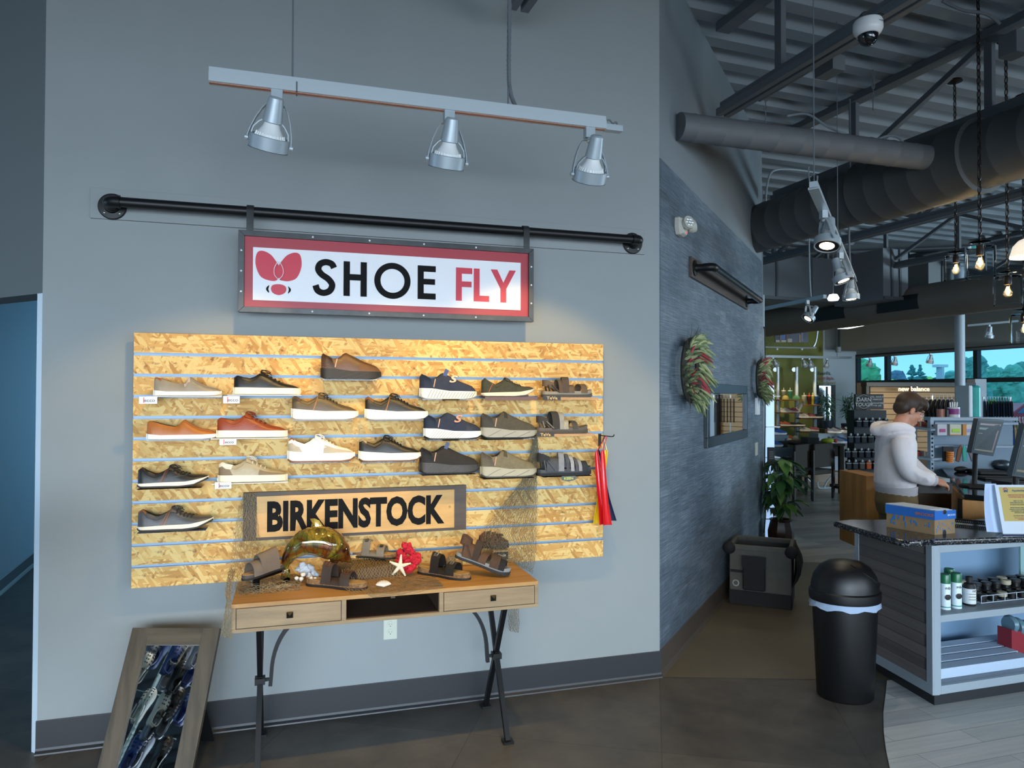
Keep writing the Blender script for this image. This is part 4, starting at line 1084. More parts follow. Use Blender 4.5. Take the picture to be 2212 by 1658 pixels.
def band(g, L, x0a, x0b, x1a, x1b, zb, zt, th=.010, sk=0.0, peak=0.0, n=12, k_=1.04):
    """a strap arching over the foot: near edge spans x0a..x0b, far edge x1a..x1b, height zt"""
    rows = []
    for i in range(n + 1):
        a = PI * i / n; c_, s_ = -math.cos(a), math.sin(a); u = (c_ + 1) / 2
        xa = x0a + (x1a - x0a) * u + sk * s_; xb = x0b + (x1b - x0b) * u + sk * s_
        row = []
        for j in range(4):
            x = xa + (xb - xa) * j / 3; w_ = footw(min(max(x, 0), 1)) * k_
            z = zb + (zt - zb) * (s_ ** .75) + peak * s_ * (1 - j / 3)
            row.append(V((x, c_ * w_, z)) * L)
        rows.append(row)
    g.slab(rows, th * L)
def buckle(g, L, x, ang, zb, zt, w_=.028, h_=.034):
    """rectangular metal buckle lying on a strap at angle ang round it"""
    c_, s_ = -math.cos(ang), math.sin(ang); p = V((x, c_ * footw(x) * 1.06, zb + (zt - zb) * (s_ ** .75) + .012))
    nrm = V((0, c_, s_ * .9)).normalized(); ux = V((1, 0, 0)); uy = nrm.cross(ux)
    q = [p + ux * a * w_ + uy * b * h_ for a, b in ((-1, -1), (1, -1), (1, 1), (-1, 1))]
    g.tube([v * L for v in q], .0022, 5, close=True); g.tube([(p - ux * w_) * L, (p + ux * w_) * L], .0016, 5)
M_cork = mat('cork', '9c7448', .85, nz=(70, .35), bump=(160, .4), c2='5d4128')
def birk(label, M, L, strapc, footc='b99468', bk='b8a070', solec='191716', name='two_strap_sandal', slide=False, smooth=False):
    t = thing(name, label, 'sandal', M, 'sandals on the console table')
    zt = lambda x: .085 + .03 * max(0, 1 - x / .25) ** 1.5 + .012 * math.sin(x * PI) + (.02 * (x - .85) / .15 if x > .85 else 0)
    g = MB(M); plate(g, L, lambda x: .0, lambda x: .032, 1.0, ext=.006); g.build('outsole', rubber(solec, .7), t, 50)
    g = MB(M); plate(g, L, lambda x: .032, zt, .985); g.build('cork_footbed', M_cork if not slide else rubber('4a3f36'), t, 50)
    g = MB(M); plate(g, L, lambda x: zt(x) - .012, lambda x: zt(x) + .004, .88, ext=-.008); g.build('insole', mat('suede_' + footc, footc, .9, nz=(40, .08)), t, 50)
    mk = leather(strapc, .5 if not slide else .6)
    if slide:
        g = MB(M); band(g, L, .22, .66, .24, .66, .05, .40, .018, 0, .06, 16, 1.08); g.build('strap', mk, t, 50)
        g = MB(M); band(g, L, .60, .86, .60, .84, .05, .30, .018, -.02, 0, 16, 1.08); g.build('strap', mk, t, 50)
    else:
        g = MB(M); band(g, L, .28, .62, .30, .60, .05, .12, .012, 0, 0, 12, 1.03)
        g.build('side_panel', mk, t, 50)
        g = MB(M); band(g, L, .30, .46, .30, .47, .06, .34, .012, 0, .03, 14); st = g.build('strap', mk, t, 50)
        g = MB(M); buckle(g, L, .38, PI * .36, .06, .36); g.build('buckle', mat('buckle_' + bk, bk, .3, metal=.9), st)
        g = MB(M); band(g, L, .62, .78, .60, .76, .06, .24, .012, 0, 0, 14); st = g.build('strap', mk, t, 50)
        g = MB(M); buckle(g, L, .70, PI * .36, .06, .255, .026, .03); g.build('buckle', mat('buckle_' + bk, bk, .3, metal=.9), st)
    return t
def sport(label, M, L, c, c2, solec, midc, straps, heel=True, closed=None, logo=None, group='shoes on the slatwall', name='sport_sandal', hz=.30):
    t = thing(name, label, 'sandal', M, group)
    zt = lambda x: .085 + .02 * math.sin(x * PI * .9) + .02 * max(0, 1 - x / .15) + (.05 * (x - .85) / .15 if x > .85 else 0)
    g = MB(M)
    plate(g, L, lambda x: .012 * (x > .9) * (x - .9) * 10, lambda x: .045 + (.03 * (x - .85) / .15 if x > .85 else 0), 1.0, ext=.008)
    for k in range(15):
        x = .04 + .9 * k / 14; w_ = footw(x) + .006; g.box(V((x, 0, .012)) * L, (.035 * L, 2 * w_ * L, .03 * L))
    g.build('outsole', rubber(solec, .7), t, 50)
    g = MB(M); plate(g, L, lambda x: .04, zt, .99); g.build('midsole', rubber(midc), t, 50)
    for i, (a, b, c_, d, z, cc) in enumerate(straps):
        g = MB(M); band(g, L, a, b, c_, d, .07, z, .014, 0, 0, 14); g.build('strap', fabric(cc), t, 50)
    if heel:
        g = MB(M)
        rows = []
        for i in range(11):
            a = PI * .5 + PI * i / 10
            rows.append([V((.11 + .105 * math.cos(a), -.085 * math.sin(a - PI) if False else .09 * math.sin(a), z)) * L for z in (hz * .62, hz * .78, hz)])
        rows = [[r[0] + V((.12 * L if i in (0, 10) else 0, 0, -.06 * L if i in (0, 10) else 0)) if i in (0, 10) else r[0], r[1] + V((.1 * L, 0, -.05 * L)) if i in (0, 10) else r[1], r[2] + V((.09 * L, 0, -.05 * L)) if i in (0, 10) else r[2]] for i, r in enumerate(rows)]
        g.slab(rows, .012 * L); g.build('heel_strap', fabric(c), t, 50)
        g = MB(M)
        for sd in (-1, 1):
            g.tube([V((.12, sd * .10, .10)) * L, V((.09, sd * .09, hz * .7)) * L], .010 * L / .3, 4, flat=(.4, 1.4))
            g.tube([V((.30, sd * .105, .09)) * L, V((.16, sd * .095, hz * .7)) * L], .010 * L / .3, 4, flat=(.4, 1.4))
        g.build('side_webbing', fabric(c2), t, 50)
    if closed:
        g = MB(M); rings = []
        for k in range(9):
            x = .80 + .20 * k / 8; w_ = footw(min(x, .995)) + .004; h_ = .21 - .10 * (k / 8) ** 2
            rings.append([V((x, -w_ * math.cos(a), .05 + (h_ - .05) * math.sin(a) ** .6)) * L for a in [PI * j / 10 for j in range(11)]])
        g.slab([list(r) for r in rings], .006 * L); g.build('toe_bumper', rubber(closed), t, 50)
    return t
def sand(px0, px1, pyb): 
    M, L, z = place(px0, px1, pyb); return M, L, z
M, L, z = sand(1171, 1277, 857)
sport('brown strap hiking sandal at the top right of the slatwall', M, L, '6b5845', '4c4034', '4a463f', '8d8270', [(.30, .44, .26, .42, .30, '5f4e3c'), (.36, .50, .40, .54, .34, '54463a'), (.46, .60, .52, .64, .20, '6b5845'), (.74, .86, .70, .84, .22, '6a5640')])
def teva(label, M, L, z, px0, px1, py):
    s = shelf(label, M.translation.x - .01, M.translation.x + L + .02, z - .0015, 'teva')
    y = YS - .053
    a = onY(px0, py + 4, y); b = onY(px1, py - 5, y)
    g = MB(); g.bx(a.x, b.x, y - .002, y + .001, a.z, b.z); p = g.build('brand_plate', mat('plate_black', '28241f', .5), s, 0)
    g = MB(frame(((a.x + b.x) / 2, y - .003, (a.z + b.z) / 2), (1, 0, 0))); g.text('TeVa', (b.z - a.z) * 1.0, Matrix.Rotation(PI / 2, 4, 'X'), .001, .0006, 1.3); g.build('plate_lettering', mat('gold_lettering', 'c9a25e', .4), p, 0)
teva('wood-front shelf under the brown strap sandal', M, L, z, 1173, 1211, 860)
M, L, z = sand(1158, 1268, 935)
sport('grey patterned strap sandal on brown sole, second from top right', M, L, '3d3833', '7d7870', '4c4238', '5c5044', [(.28, .42, .24, .36, .36, '3a3632'), (.36, .50, .40, .52, .34, '96938a'), (.50, .58, .58, .66, .22, 'a7a08c'), (.66, .76, .60, .70, .20, '4a4540')], hz=.30)
teva('wood-front shelf under the grey patterned sandal', M, L, z, 1159, 1197, 939)
M, L, z = sand(1160, 1275, 1025)
sport('black and grey water sandal with closed toe, right end', M, L, '2b2d31', '54575c', '18191b', '3a3d42', [(.14, .46, .14, .46, .27, '4b4e54'), (.36, .46, .40, .50, .36, '86888c'), (.50, .56, .46, .54, .33, '4b4e54'), (.58, .64, .52, .60, .30, '9a9ca0'), (.66, .71, .62, .68, .27, '4b4e54'), (.72, .78, .70, .76, .24, '8e9094'), (.78, .90, .76, .90, .21, '2b2d31')], closed='1a1b1d', hz=.36)
s = shelf(CL + 'the black water sandal', M.translation.x + .02, M.translation.x + L * .95, z - .0015, 'clear')
y = YS - .055; a = onY(1213, 1040, y); b = onY(1243, 1027, y)
g = MB(); w_, h_ = b.x - a.x, b.z - a.z
g.prism([(a.x, b.z), (a.x, a.z + h_ * .3), (a.x + w_ / 2, a.z), (b.x, a.z + h_ * .3), (b.x, b.z)], 0, .002, Matrix(((1, 0, 0, 0), (0, 0, -1, y), (0, 1, 0, 0), (0, 0, 0, 1))))
p = g.build('brand_plate', mat('plate_teal', '4e5a58', .5), s, 0)
g = MB(frame(((a.x + b.x) / 2, y - .003, (a.z + b.z) / 2 + h_ * .05), (1, 0, 0))); g.text('KEEN', h_ * .62, Matrix.Rotation(PI / 2, 4, 'X'), .001, .0005, 1.2); g.build('plate_lettering', mat('lime_lettering', 'c2c05a', .4), p, 0)

# shoehorns on a hook at the right edge of the board
hk = onY(1300, 940, YB)
t = thing('wall_hook', 'black hook with a red tag at the right edge of the slatwall', 'hook', hk)
g = MB(); g.bx(hk.x - .022, hk.x - .006, YB - .006, YB, hk.z - .06, hk.z + .01); g.build('hook_plate', M_blk, t, 0)
g = MB(); g.tube(bez([hk + V((-.014, -.003, -.0)), hk + V((.0, -.06, -.0)), hk + V((.012, -.12, .0)), hk + V((.016, -.13, .012))], 14), .003, 6); g.build('hook_arm', M_blk, t)
def horn(label, c, pxt, pyt, pxb, pyb, y, wid=.018):
    a = onY(pxt, pyt, y); b = onY(pxb, pyb, y); n = 16; rows = []
    for i in range(n + 1):
        u = i / n; p = a.lerp(b, u) + V((math.sin(u * PI) * -.012, -.02 * math.sin(u * PI) - .012 * u * u, 0))
        w_ = wid * (.62 + .3 * math.sin(u * PI * .5) + (.5 * (u - .7) / .3 if u > .7 else 0)) * (1 if i else .6)
        d = (b - a).normalized()
        rows.append([p + V((k * w_, .010 * (k * k) * -1 + .010, 0)) for k in (-1, -.6, -.2, .2, .6, 1)])
    g = MB(); g.slab(rows, .0022)
    t = thing('shoehorn', label, 'shoehorn', a, 'shoehorns on the hook')
    g.build('horn_blade', mat('plastic_' + c, c, .25, spec=.6), t, 60)
    g = MB(); q = a + V((0, -.002, .0)); g.tube([q, V((hk.x - .004 if True else 0, q.y, hk.z - .0))], .0022, 6); g.build('hanging_loop', mat('plastic_' + c, c, .25, spec=.6), t)
    return t
horn('yellow plastic shoehorn, rearmost on the hook', 'e3c01e', 1310, 972, 1289, 1130, YB - .03)
horn('dark navy plastic shoehorn behind the red ones', '1c2340', 1292, 972, 1321, 1124, YB - .045)
horn('red plastic shoehorn, left of the two', 'c8141c', 1289, 974, 1303, 1132, YB - .062)
horn('red plastic shoehorn, right of the two', 'cf1a1e', 1302, 972, 1311, 1133, YB - .078)

# ---------------- pipe rail and hanging sign ----------------
YP = -.125
a = onY(215, 435, YP); b = onY(1385, 520, YP); ZP = (onY(420, 447, YP).z + onY(1200, 505, YP).z) / 2
p0 = onY(196, 405, -.012); p1 = onY(196, 469, -.012); p2 = onY(1392, 497, -.012); p3 = onY(1392, 551, -.012)
t = thing('pipe_rail', 'long black iron pipe mounted on a grey board across the wall', 'pipe rail', (p0.x, 0, (p0.z + p1.z) / 2))
g = MB(); g.bx(p0.x, p2.x, -.018, 0, (p1.z + p3.z) / 2, (p0.z + p2.z) / 2); g.build('mounting_board', M_wall, t, 0, bevel=.0015)
fx0, fx1 = onY(243, 440, -.02).x, onY(1366, 523, -.02).x
for x in (fx0, fx1):
    g = MB(frame((x, -.018, ZP), (1, 0, 0)) @ Matrix.Rotation(PI / 2, 4, 'X'))
    g.lathe([(0, 0), (.062, 0), (.062, .007), (.058, .010), (.034, .012), (.030, .026), (.026, .026), (.026, .05), (0, .05)], 32)
    fg = g.build('pipe_flange', M_black, t, 30)
    g = MB(frame((x, -.018, ZP), (1, 0, 0)) @ Matrix.Rotation(PI / 2, 4, 'X'))
    for k in range(4):
        an = PI / 4 + k * PI / 2; g.sph((.046 * math.cos(an), .046 * math.sin(an), .011), (.006, .006, .004), 10, 6)
    g.build('flange_screws', mat('screw_zinc', 'b9bcbc', .3, metal=.9), fg)
    sgn = 1 if x == fx0 else -1
    g = MB(); pts = [(x, -.06, ZP), (x, YP + .035, ZP)] + [(x + sgn * .035 * (1 - math.cos(u)), YP + .035 - .035 * math.sin(u), ZP) for u in [PI / 2 * k / 6 for k in range(1, 7)]] + [(x + sgn * .055, YP, ZP)]
    g.tube(pts, [.030, .027] + [.027] * 6 + [.031], 20); g.build('pipe_elbow', M_black, t, 40)
g = MB(); g.cyl((fx0 + .05, YP, ZP), (fx1 - .05, YP, ZP), .0235, n=24); g.build('pipe_bar', M_black, t)
# sign
YSg = -.150
sa_ = onY(514, 493, YSg); sb_ = onY(516, 672, YSg); sc_ = onY(1153, 542, YSg); sd_ = onY(1148, 697, YSg)
X0, X1, Z1, Z0 = (sa_.x + sb_.x) / 2, (sc_.x + sd_.x) / 2, (sa_.z + sc_.z) / 2, (sb_.z + sd_.z) / 2
t = thing('hanging_sign', 'red and white shop sign with a fly emblem hanging from the black pipe', 'sign', (X0, YSg, Z0))
M_raw = mat('raw_steel_frame', '3f4143', .38, metal=.6, nz=(9, .25))
fw = .027
g = MB(); g.prism([(X0, Z0), (X1, Z0), (X1 - fw, Z0 + fw), (X0 + fw, Z0 + fw)], -.018, .024, Matrix(((1, 0, 0, 0), (0, 0, 1, YSg), (0, 1, 0, 0), (0, 0, 0, 1))))
for q in (((X0, Z1), (X0 + fw, Z1 - fw), (X1 - fw, Z1 - fw), (X1, Z1)), ((X0, Z0), (X0 + fw, Z0 + fw), (X0 + fw, Z1 - fw), (X0, Z1)), ((X1, Z0), (X1, Z1), (X1 - fw, Z1 - fw), (X1 - fw, Z0 + fw))):
    g.prism(list(q), -.018, .024, Matrix(((1, 0, 0, 0), (0, 0, 1, YSg), (0, 1, 0, 0), (0, 0, 0, 1))))
frm = g.build('sign_frame', M_raw, t, 0, bevel=.001)
for x, z in [(X0 + (X1 - X0) * (.23 + .185 * k), z) for k in range(4) for z in (Z0 + fw / 2, Z1 - fw / 2)] + [(x, Z0 + (Z1 - Z0) * (.25 + .25 * k)) for k in range(3) for x in (X0 + fw / 2, X1 - fw / 2)]:
    g = MB(); g.sph((x, YSg - .0185, z), (.0055, .004, .0055), 10, 6); g.build('frame_screw', mat('screw_bright', 'dfe6e8', .25, metal=.4), frm)
g = MB(); g.bx(X0 + fw, X1 - fw, YSg - .004, YSg + .01, Z0 + fw, Z1 - fw); g.build('red_panel', mat('sign_red', '9c2233', .42), t, 0)
wa_ = onY(546, 532, YSg); wb_ = onY(547, 647, YSg); wc_ = onY(1125, 570, YSg); wd_ = onY(1122, 671, YSg)
wx0, wx1, wz0, wz1 = (wa_.x + wb_.x) / 2, (wc_.x + wd_.x) / 2, (wb_.z + wd_.z) / 2, (wa_.z + wc_.z) / 2
g = MB(); g.bx(wx0, wx1, YSg - .009, YSg - .004, wz0, wz1); g.build('white_panel', mat('sign_white', 'dcdde2', .4), t, 0)
for sx in (onY(541, 470, YP).x, onY(1134, 510, YP).x):
    g = MB(); r_ = .0265; w_ = .0165
    pts = [(YP - r_, Z1 - .002)] + [(YP - r_ * math.cos(u), ZP + r_ * math.sin(u)) for u in [PI * k / 10 for k in range(11)]] + [(YP + r_, ZP - .02)]
    rows = [[V((sx - w_, y, z)), V((sx + w_, y, z))] for y, z in pts]
    g.slab(rows, .004); g.build('hanger_strap', M_raw, t, 30)
# lettering, built stroke by stroke: X to the right, Z up, unit cap height
YL = YSg - .0095
def MX(x, z, s): return Matrix(((s, 0, 0, x), (0, 0, -1, YL), (0, s, 0, z), (0, 0, 0, 1)))
def arcpoly(cx, cy, ro, ri, a0, a1, n=20, kx=1):
    o = [(cx + ro * math.cos(a0 + (a1 - a0) * i / n) * kx, cy + ro * math.sin(a0 + (a1 - a0) * i / n)) for i in range(n + 1)]
    i_ = [(cx + ri * math.cos(a0 + (a1 - a0) * i / n) * kx, cy + ri * math.sin(a0 + (a1 - a0) * i / n)) for i in range(n + 1)]
    return o, i_
def strokes(ch, g, M, D, w_=.178):
    def rect(x0, y0, x1, y1): g.prism([(x0, y0), (x1, y0), (x1, y1), (x0, y1)], 0, D, M)
    def arc(*a, **k):
        o, i_ = arcpoly(*a, **k)
        for q in range(len(o) - 1): g.prism([i_[q], o[q], o[q + 1], i_[q + 1]], 0, D, M)
    if ch == 'H': rect(0, 0, w_, 1); rect(.66 - w_, 0, .66, 1); rect(w_, .46, .66 - w_, .46 + w_); return .66
    if ch == 'O': arc(.52, .5, .53, .53 - w_, 0, 2 * PI, n=48); return 1.04
    if ch == 'E': rect(0, 0, w_, 1); rect(w_, 0, .54, w_); rect(w_, 1 - w_, .54, 1); rect(w_, .44, .52, .44 + w_ * .95); return .54
    if ch == 'F': rect(0, 0, w_, 1); rect(w_, 1 - w_, .5, 1); rect(w_, .42, .48, .42 + w_ * .95); return .5
    if ch == 'L': rect(0, 0, w_, 1); rect(w_, 0, .48, w_); return .48
    if ch == 'Y':
        g.prism([(.0, 1), (w_ * 1.15, 1), (.40, .60), (.80 - w_ * 1.15, 1), (.80, 1), (.40 + w_ / 2, .42), (.40 + w_ / 2, 0), (.40 - w_ / 2, 0), (.40 - w_ / 2, .42)], 0, D, M); return .8
    if ch == 'S':
        pts = bez([(.555, .79, 0), (.49, .90, 0), (.33, .945, 0), (.17, .88, 0), (.12, .73, 0), (.21, .59, 0), (.40, .46, 0), (.505, .30, 0), (.44, .13, 0), (.27, .06, 0), (.11, .12, 0), (.045, .27, 0)], 66)
        L_, R_ = [], []
        for i, p in enumerate(pts):
            t_ = (pts[min(i + 1, len(pts) - 1)] - pts[max(i - 1, 0)]).normalized(); nn = V((-t_.y, t_.x, 0)) * w_ * .5
            L_.append(p + nn); R_.append(p - nn)
        for i in range(len(pts) - 1): g.prism([(R_[i].x, R_[i].y), (R_[i + 1].x, R_[i + 1].y), (L_[i + 1].x, L_[i + 1].y), (L_[i].x, L_[i].y)], 0, D, M)
        return .6
ww = wx1 - wx0; hh = wz1 - wz0
def word(txt, px0, px1, name, m, z0, s):
    x0 = onY(px0, 610, YL).x; x1 = onY(px1, 620, YL).x
    ad = {'H': .66, 'O': 1.04, 'E': .54, 'F': .5, 'L': .48, 'Y': .8, 'S': .6}
    tot = sum(ad[c] for c in txt); gap = ((x1 - x0) / s - tot) / (len(txt) - 1); x = x0
    for c in txt:
        g = MB(); a = strokes(c, g, MX(x, z0, s), .003); g.build(name, m, t, 0); x += (a + gap) * s
lz0 = (onY(720, 636, YL).z + onY(900, 647, YL).z) / 2; lz1 = (onY(760, 563, YL).z + onY(925, 576, YL).z) / 2
word('SHOE', 678, 941, 'sign_letter', mat('sign_black', '161617', .8, spec=.15), lz0, lz1 - lz0)
word('FLY', 985, 1114, 'sign_letter', mat('sign_crimson', 'c01c3a', .45), lz0, lz1 - lz0)
ex = onY(602, 590, YL).x; ez1 = onY(600, 543, YL).z; ez0 = onY(600, 637, YL).z; es = ez1 - ez0
def blob(pts, z0=0, z1=.003): return pts
def ov(pts, m, nm, z1=.003):
    g = MB(); P = bez([(p[0], p[1], 0) for p in pts + [pts[0]]], 60)[:-1]
    g.prism([(p.x, p.y) for p in P], 0, z1, MX(ex, ez0, es)); g.build(nm, m, t, 0)
red_ = mat('sign_crimson', 'c01c3a', .45)
for s_ in (-1, 1):
    ov([(s_ * .04, .34), (s_ * .22, .33), (s_ * .40, .42), (s_ * .50, .68), (s_ * .475, .93), (s_ * .36, .995), (s_ * .18, .92), (s_ * .04, .74), (s_ * -.06, .55)][::s_], red_, 'emblem_wing', .003 + .0005 * (s_ > 0))
g = MB()
lens = bez([(0, .34, 0), (.085, .44, 0), (.10, .56, 0), (.07, .66, 0), (0, .76, 0), (-.07, .66, 0), (-.10, .56, 0), (-.085, .44, 0), (0, .34, 0)], 40)
mmx = MX(ex, ez0, es)
g.tube([mmx @ V((p.x, p.y, .0042 / es)) for p in lens[:-1]], .0017, 4, close=True)
g.build('emblem_outline', mat('sign_white', 'dcdde2', .4), t, 0)
ov([(-.17, .14), (-.13, .22), (0, .25), (.13, .22), (.17, .14), (.13, .05), (0, .0), (-.13, .05)], red_, 'emblem_body')
for s_ in (-1, 1):
    ov([(s_ * .205, .215), (s_ * .262, .16), (s_ * .262, .10), (s_ * .205, .045), (s_ * .225, .13)][::s_], mat('sign_black', '161617', .8, spec=.15), 'emblem_eye')
# ================= CONSOLE TABLE AND WHAT IS ON IT =================
def wood(name, c, c2, st=(1.5, 14, 14), sc_=3.0, rough=.5):
    m = mat(name, c, rough, nz=(sc_, .2), st=st, c2=c2, bump=(8, .12)); return m
M_mango = wood('mango_wood_front', '7f684a', '9c8360', (1.2, 1, 11), 2.6)
M_mtop = wood('mango_wood_top', '9c7240', 'b98b50', (1.2, 12, 1), 2.4)
M_dark = mat('dark_cubby_wood', '4a382b', .6, nz=(6, .2), st=(1, 9, 9))
tx0, tx1, ty0, ty1, tz0, tz1 = -2.332, -.943, -.53, -.125, .637, .761
t = thing('console_table', 'wooden console table with two drawers and black iron X legs below the slatwall', 'table', ((tx0 + tx1) / 2, (ty0 + ty1) / 2, 0))
g = MB(); g.bx(tx0, tx1, ty0, ty1, tz1 - .018, tz1); g.build('table_top', M_mtop, t, 0, bevel=.0015)
xd1 = onY(738, 1320, ty0).x; xd2 = onY(958, 1300, ty0).x
g = MB(); g.bx(tx0, tx1, ty0, ty1, tz0, tz0 + .016); g.bx(tx0, tx0 + .018, ty0, ty1, tz0 + .016, tz1 - .018); g.bx(tx1 - .018, tx1, ty0, ty1, tz0 + .016, tz1 - .018)
g.bx(xd1, xd1 + .02, ty0, ty1, tz0 + .016, tz1 - .018); g.bx(xd2 - .02, xd2, ty0, ty1, tz0 + .016, tz1 - .018); g.build('table_carcass', M_mango, t, 0, bevel=.001)
g = MB(); g.bx(xd1 + .02, xd2 - .02, ty1 - .012, ty1, tz0 + .016, tz1 - .018); g.bx(xd1 + .02, xd2 - .02, ty0 + .012, ty1, tz0 + .016, tz0 + .018)
g.bx(xd1 + .02, xd1 + .022, ty0 + .01, ty1, tz0 + .016, tz1 - .018); g.bx(xd2 - .022, xd2 - .02, ty0 + .01, ty1, tz0 + .016, tz1 - .018)
g.bx((xd1 + xd2) / 2 - .01, (xd1 + xd2) / 2 + .01, ty0 + .02, ty1, tz1 - .032, tz1 - .018); g.build('open_cubby', M_dark, t, 0)
for (a, b, kx) in ((tx0 + .018, xd1, onY(626, 1330, ty0).x), (xd2, tx1 - .018, onY(1065, 1292, ty0).x)):
    g = MB(); g.bx(a + .003, b - .003, ty0 - .001, ty0 + .02, tz0 + .019, tz1 - .021); d = g.build('drawer', M_mango, t, 0, bevel=.001)
    g = MB(); g.bx(a - .0005, b + .0005, ty0 + .004, ty0 + .03, tz0 + .0165, tz1 - .0185); g.build('drawer_gap', M_dark, t, 0)
    z = (tz0 + tz1) / 2; s_ = .0135
    g = MB(); g.bx(kx - s_ * .6, kx + s_ * .6, ty0 - .008, ty0 - .001, z - s_ * .6, z + s_ * .6)
    g.add([(kx - s_, ty0 - .008, z - s_), (kx + s_, ty0 - .008, z - s_), (kx + s_, ty0 - .008, z + s_), (kx - s_, ty0 - .008, z + s_), (kx, ty0 - .021, z)], [(0, 3, 2, 1), (0, 1, 4), (1, 2, 4), (2, 3, 4), (3, 0, 4)]); g.build('drawer_knob', M_black, d, 0)
def xlegs(x, inward):
    yf, yb, zc = -.515, -.105, .30
    ym = (yf + yb) / 2
    for (y0_, y1_) in ((yf, yb - .04), (yb, yf + .05)):
        g = MB(); g.tube([(x, y0_, .008), (x, y1_, tz0)], .0165, 4, up=(1, 0, 0)); L_ = g.build('leg', M_black, t, 0)
        g = MB(); g.box((x, y0_, .006), (.05, .05, .012)); g.build('foot_plate', M_black, L_, 0)
    y = (yf + (yb - .04)) / 2 - .0
    g = MB(); g.box((x, ym, .345), (.045, .05, .028)); g.build('leg_collar', M_black, t, 0)
    pts = [(x + inward * .0, ym, .345), (x + inward * .045, ym, .345)]
    g = MB(); g.tube(pts, .009, 4); g.build('brace_link', M_black, t, 0)
    arc = [V((x + inward * (.045 + .0), ym, .315)), V((x + inward * .048, ym, .35))] + [V((x + inward * (.05 + .19 * (1 - math.cos(u))), ym, .37 + .265 * math.sin(u))) for u in [PI / 2 * k / 12 for k in range(1, 13)]]
    g = MB(); g.tube(arc, .0135, 4, up=(0, 1, 0), flat=(1.0, .9)); g.build('curved_brace', M_black, t, 0)
xlegs(-2.222, 1); xlegs(-1.092, -1)

# ---- lettered plaque propped on the slatwall ----
YK = YB - .022
def rectY(cs, y):
    P = [onY(px, py, y) for px, py in cs]
    return (P[0].x + P[3].x) / 2, (P[1].x + P[2].x) / 2, (P[2].z + P[3].z) / 2, (P[0].z + P[1].z) / 2
x0, x1, z0, z1 = rectY(((524, 1064), (1007, 1047), (1007, 1144), (526, 1168)), YK)
t = thing('wooden_sign', 'wooden footwear brand sign with big black letters low on the slatwall', 'sign', (x0, YK, z0))
g = MB(); g.bx(x0, x1, YK, YB - .001, z0, z1); g.build('sign_frame', wood('walnut_stain', '3d2d22', '54412f', (1.2, 1, 9)), t, 0, bevel=.001)
ix0, ix1, iz0, iz1 = rectY(((553, 1072), (981, 1056), (981, 1139), (555, 1160)), YK)
g = MB(); g.bx(ix0, ix1, YK - .005, YK, iz0, iz1); g.build('sign_panel', wood('honey_wood', 'b98a45', 'cf9f55', (1.2, 1, 9), 3, .4), t, 0, bevel=.001)
lx0, lx1, lz0_, lz1_ = rectY(((577, 1082), (960, 1067), (960, 1131), (577, 1149)), YK - .005)
probe = MB(); probe.text('BIRKENSTOCK', 1.0, IDM, .002, .045, .60, 'LEFT', space=1.0)
wx = max(p.x for p in probe.v) - min(p.x for p in probe.v); hy = max(p.y for p in probe.v) - min(p.y for p in probe.v); mnx = min(p.x for p in probe.v); mny = min(p.y for p in probe.v)
ax, az = (lx1 - lx0) / wx, (lz1_ - lz0_) / hy
g = MB()
MM = Matrix(((ax, 0, 0, lx0 - mnx * ax), (0, 0, -1, YK - .006), (0, az, 0, lz0_ - mny * az), (0, 0, 0, 1)))
g.text('BIRKENSTOCK', 1.0, MM, .002, .045, .60, 'LEFT', space=1.0)
g.build('sign_lettering', mat('sign_black', '161617', .8, spec=.15), t, 0)
g = MB(); g.tube([V((ix1 - .025 + .005 * math.cos(u), YK - .0055, (iz0 + iz1) / 2 + .01 + .005 * math.sin(u))) for u in [2 * PI * k / 12 for k in range(12)]], .0006, 4, close=True)
g.text('R', .007, frame((ix1 - .025, YK - .0055, (iz0 + iz1) / 2 + .01), (1, 0, 0)) @ Matrix.Rotation(PI / 2, 4, 'X'), .0005); g.build('registered_mark', mat('sign_black', '161617', .8, spec=.15), t, 0)

# ---- nets ----
M_net = mat('net_twine', '8f7d5e', .9)
def surf(rows, u, v):
    n = len(rows) - 1; f_ = min(v * n, n - 1e-6); i = int(f_); w_ = f_ - i
    def at(r):
        m_ = len(r) - 1; g_ = min(u * m_, m_ - 1e-6); j = int(g_); q = g_ - j
        return r[j].lerp(r[j + 1], q)
    a, b = at(rows[i]), at(rows[i + 1]); a0 = at(rows[max(i - 1, 0)]); b1 = at(rows[min(i + 2, n)])
    return .5 * ((2 * a) + (b - a0) * w_ + (2 * a0 - 5 * a + 4 * b - b1) * w_ ** 2 + (-a0 + 3 * a - 3 * b + b1) * w_ ** 3)
def net(g, rows, nu, nv, r=.0008, jit=.004, seed=1, keep=1.0):
    rd = random.Random(seed); P = {}
    for j in range(nv + 1):
        for i in range(nu + 1):
            u = min(1, max(0, (i + (.5 if j % 2 else 0)) / (nu + .5))); p = surf(rows, u, j / nv)
            P[i, j] = p + V([rd.uniform(-jit, jit) for _ in range(3)])
    def seg(a, b):
        if rd.random() > keep: return
        g.tube([a, b], r, 3, cap=False)
    for j in range(nv):
        for i in range(nu + 1):
            seg(P[i, j], P[i, j + 1])
            k = i + 1 if j % 2 else i - 1
            if 0 <= k <= nu: seg(P[i, j], P[k, j + 1])
ZTb = tz1
g = MB()
A = lambda px, py, y: onY(px, py, y)
Zt = lambda px, py, h=.004: onZ(px, py, ZTb + h)
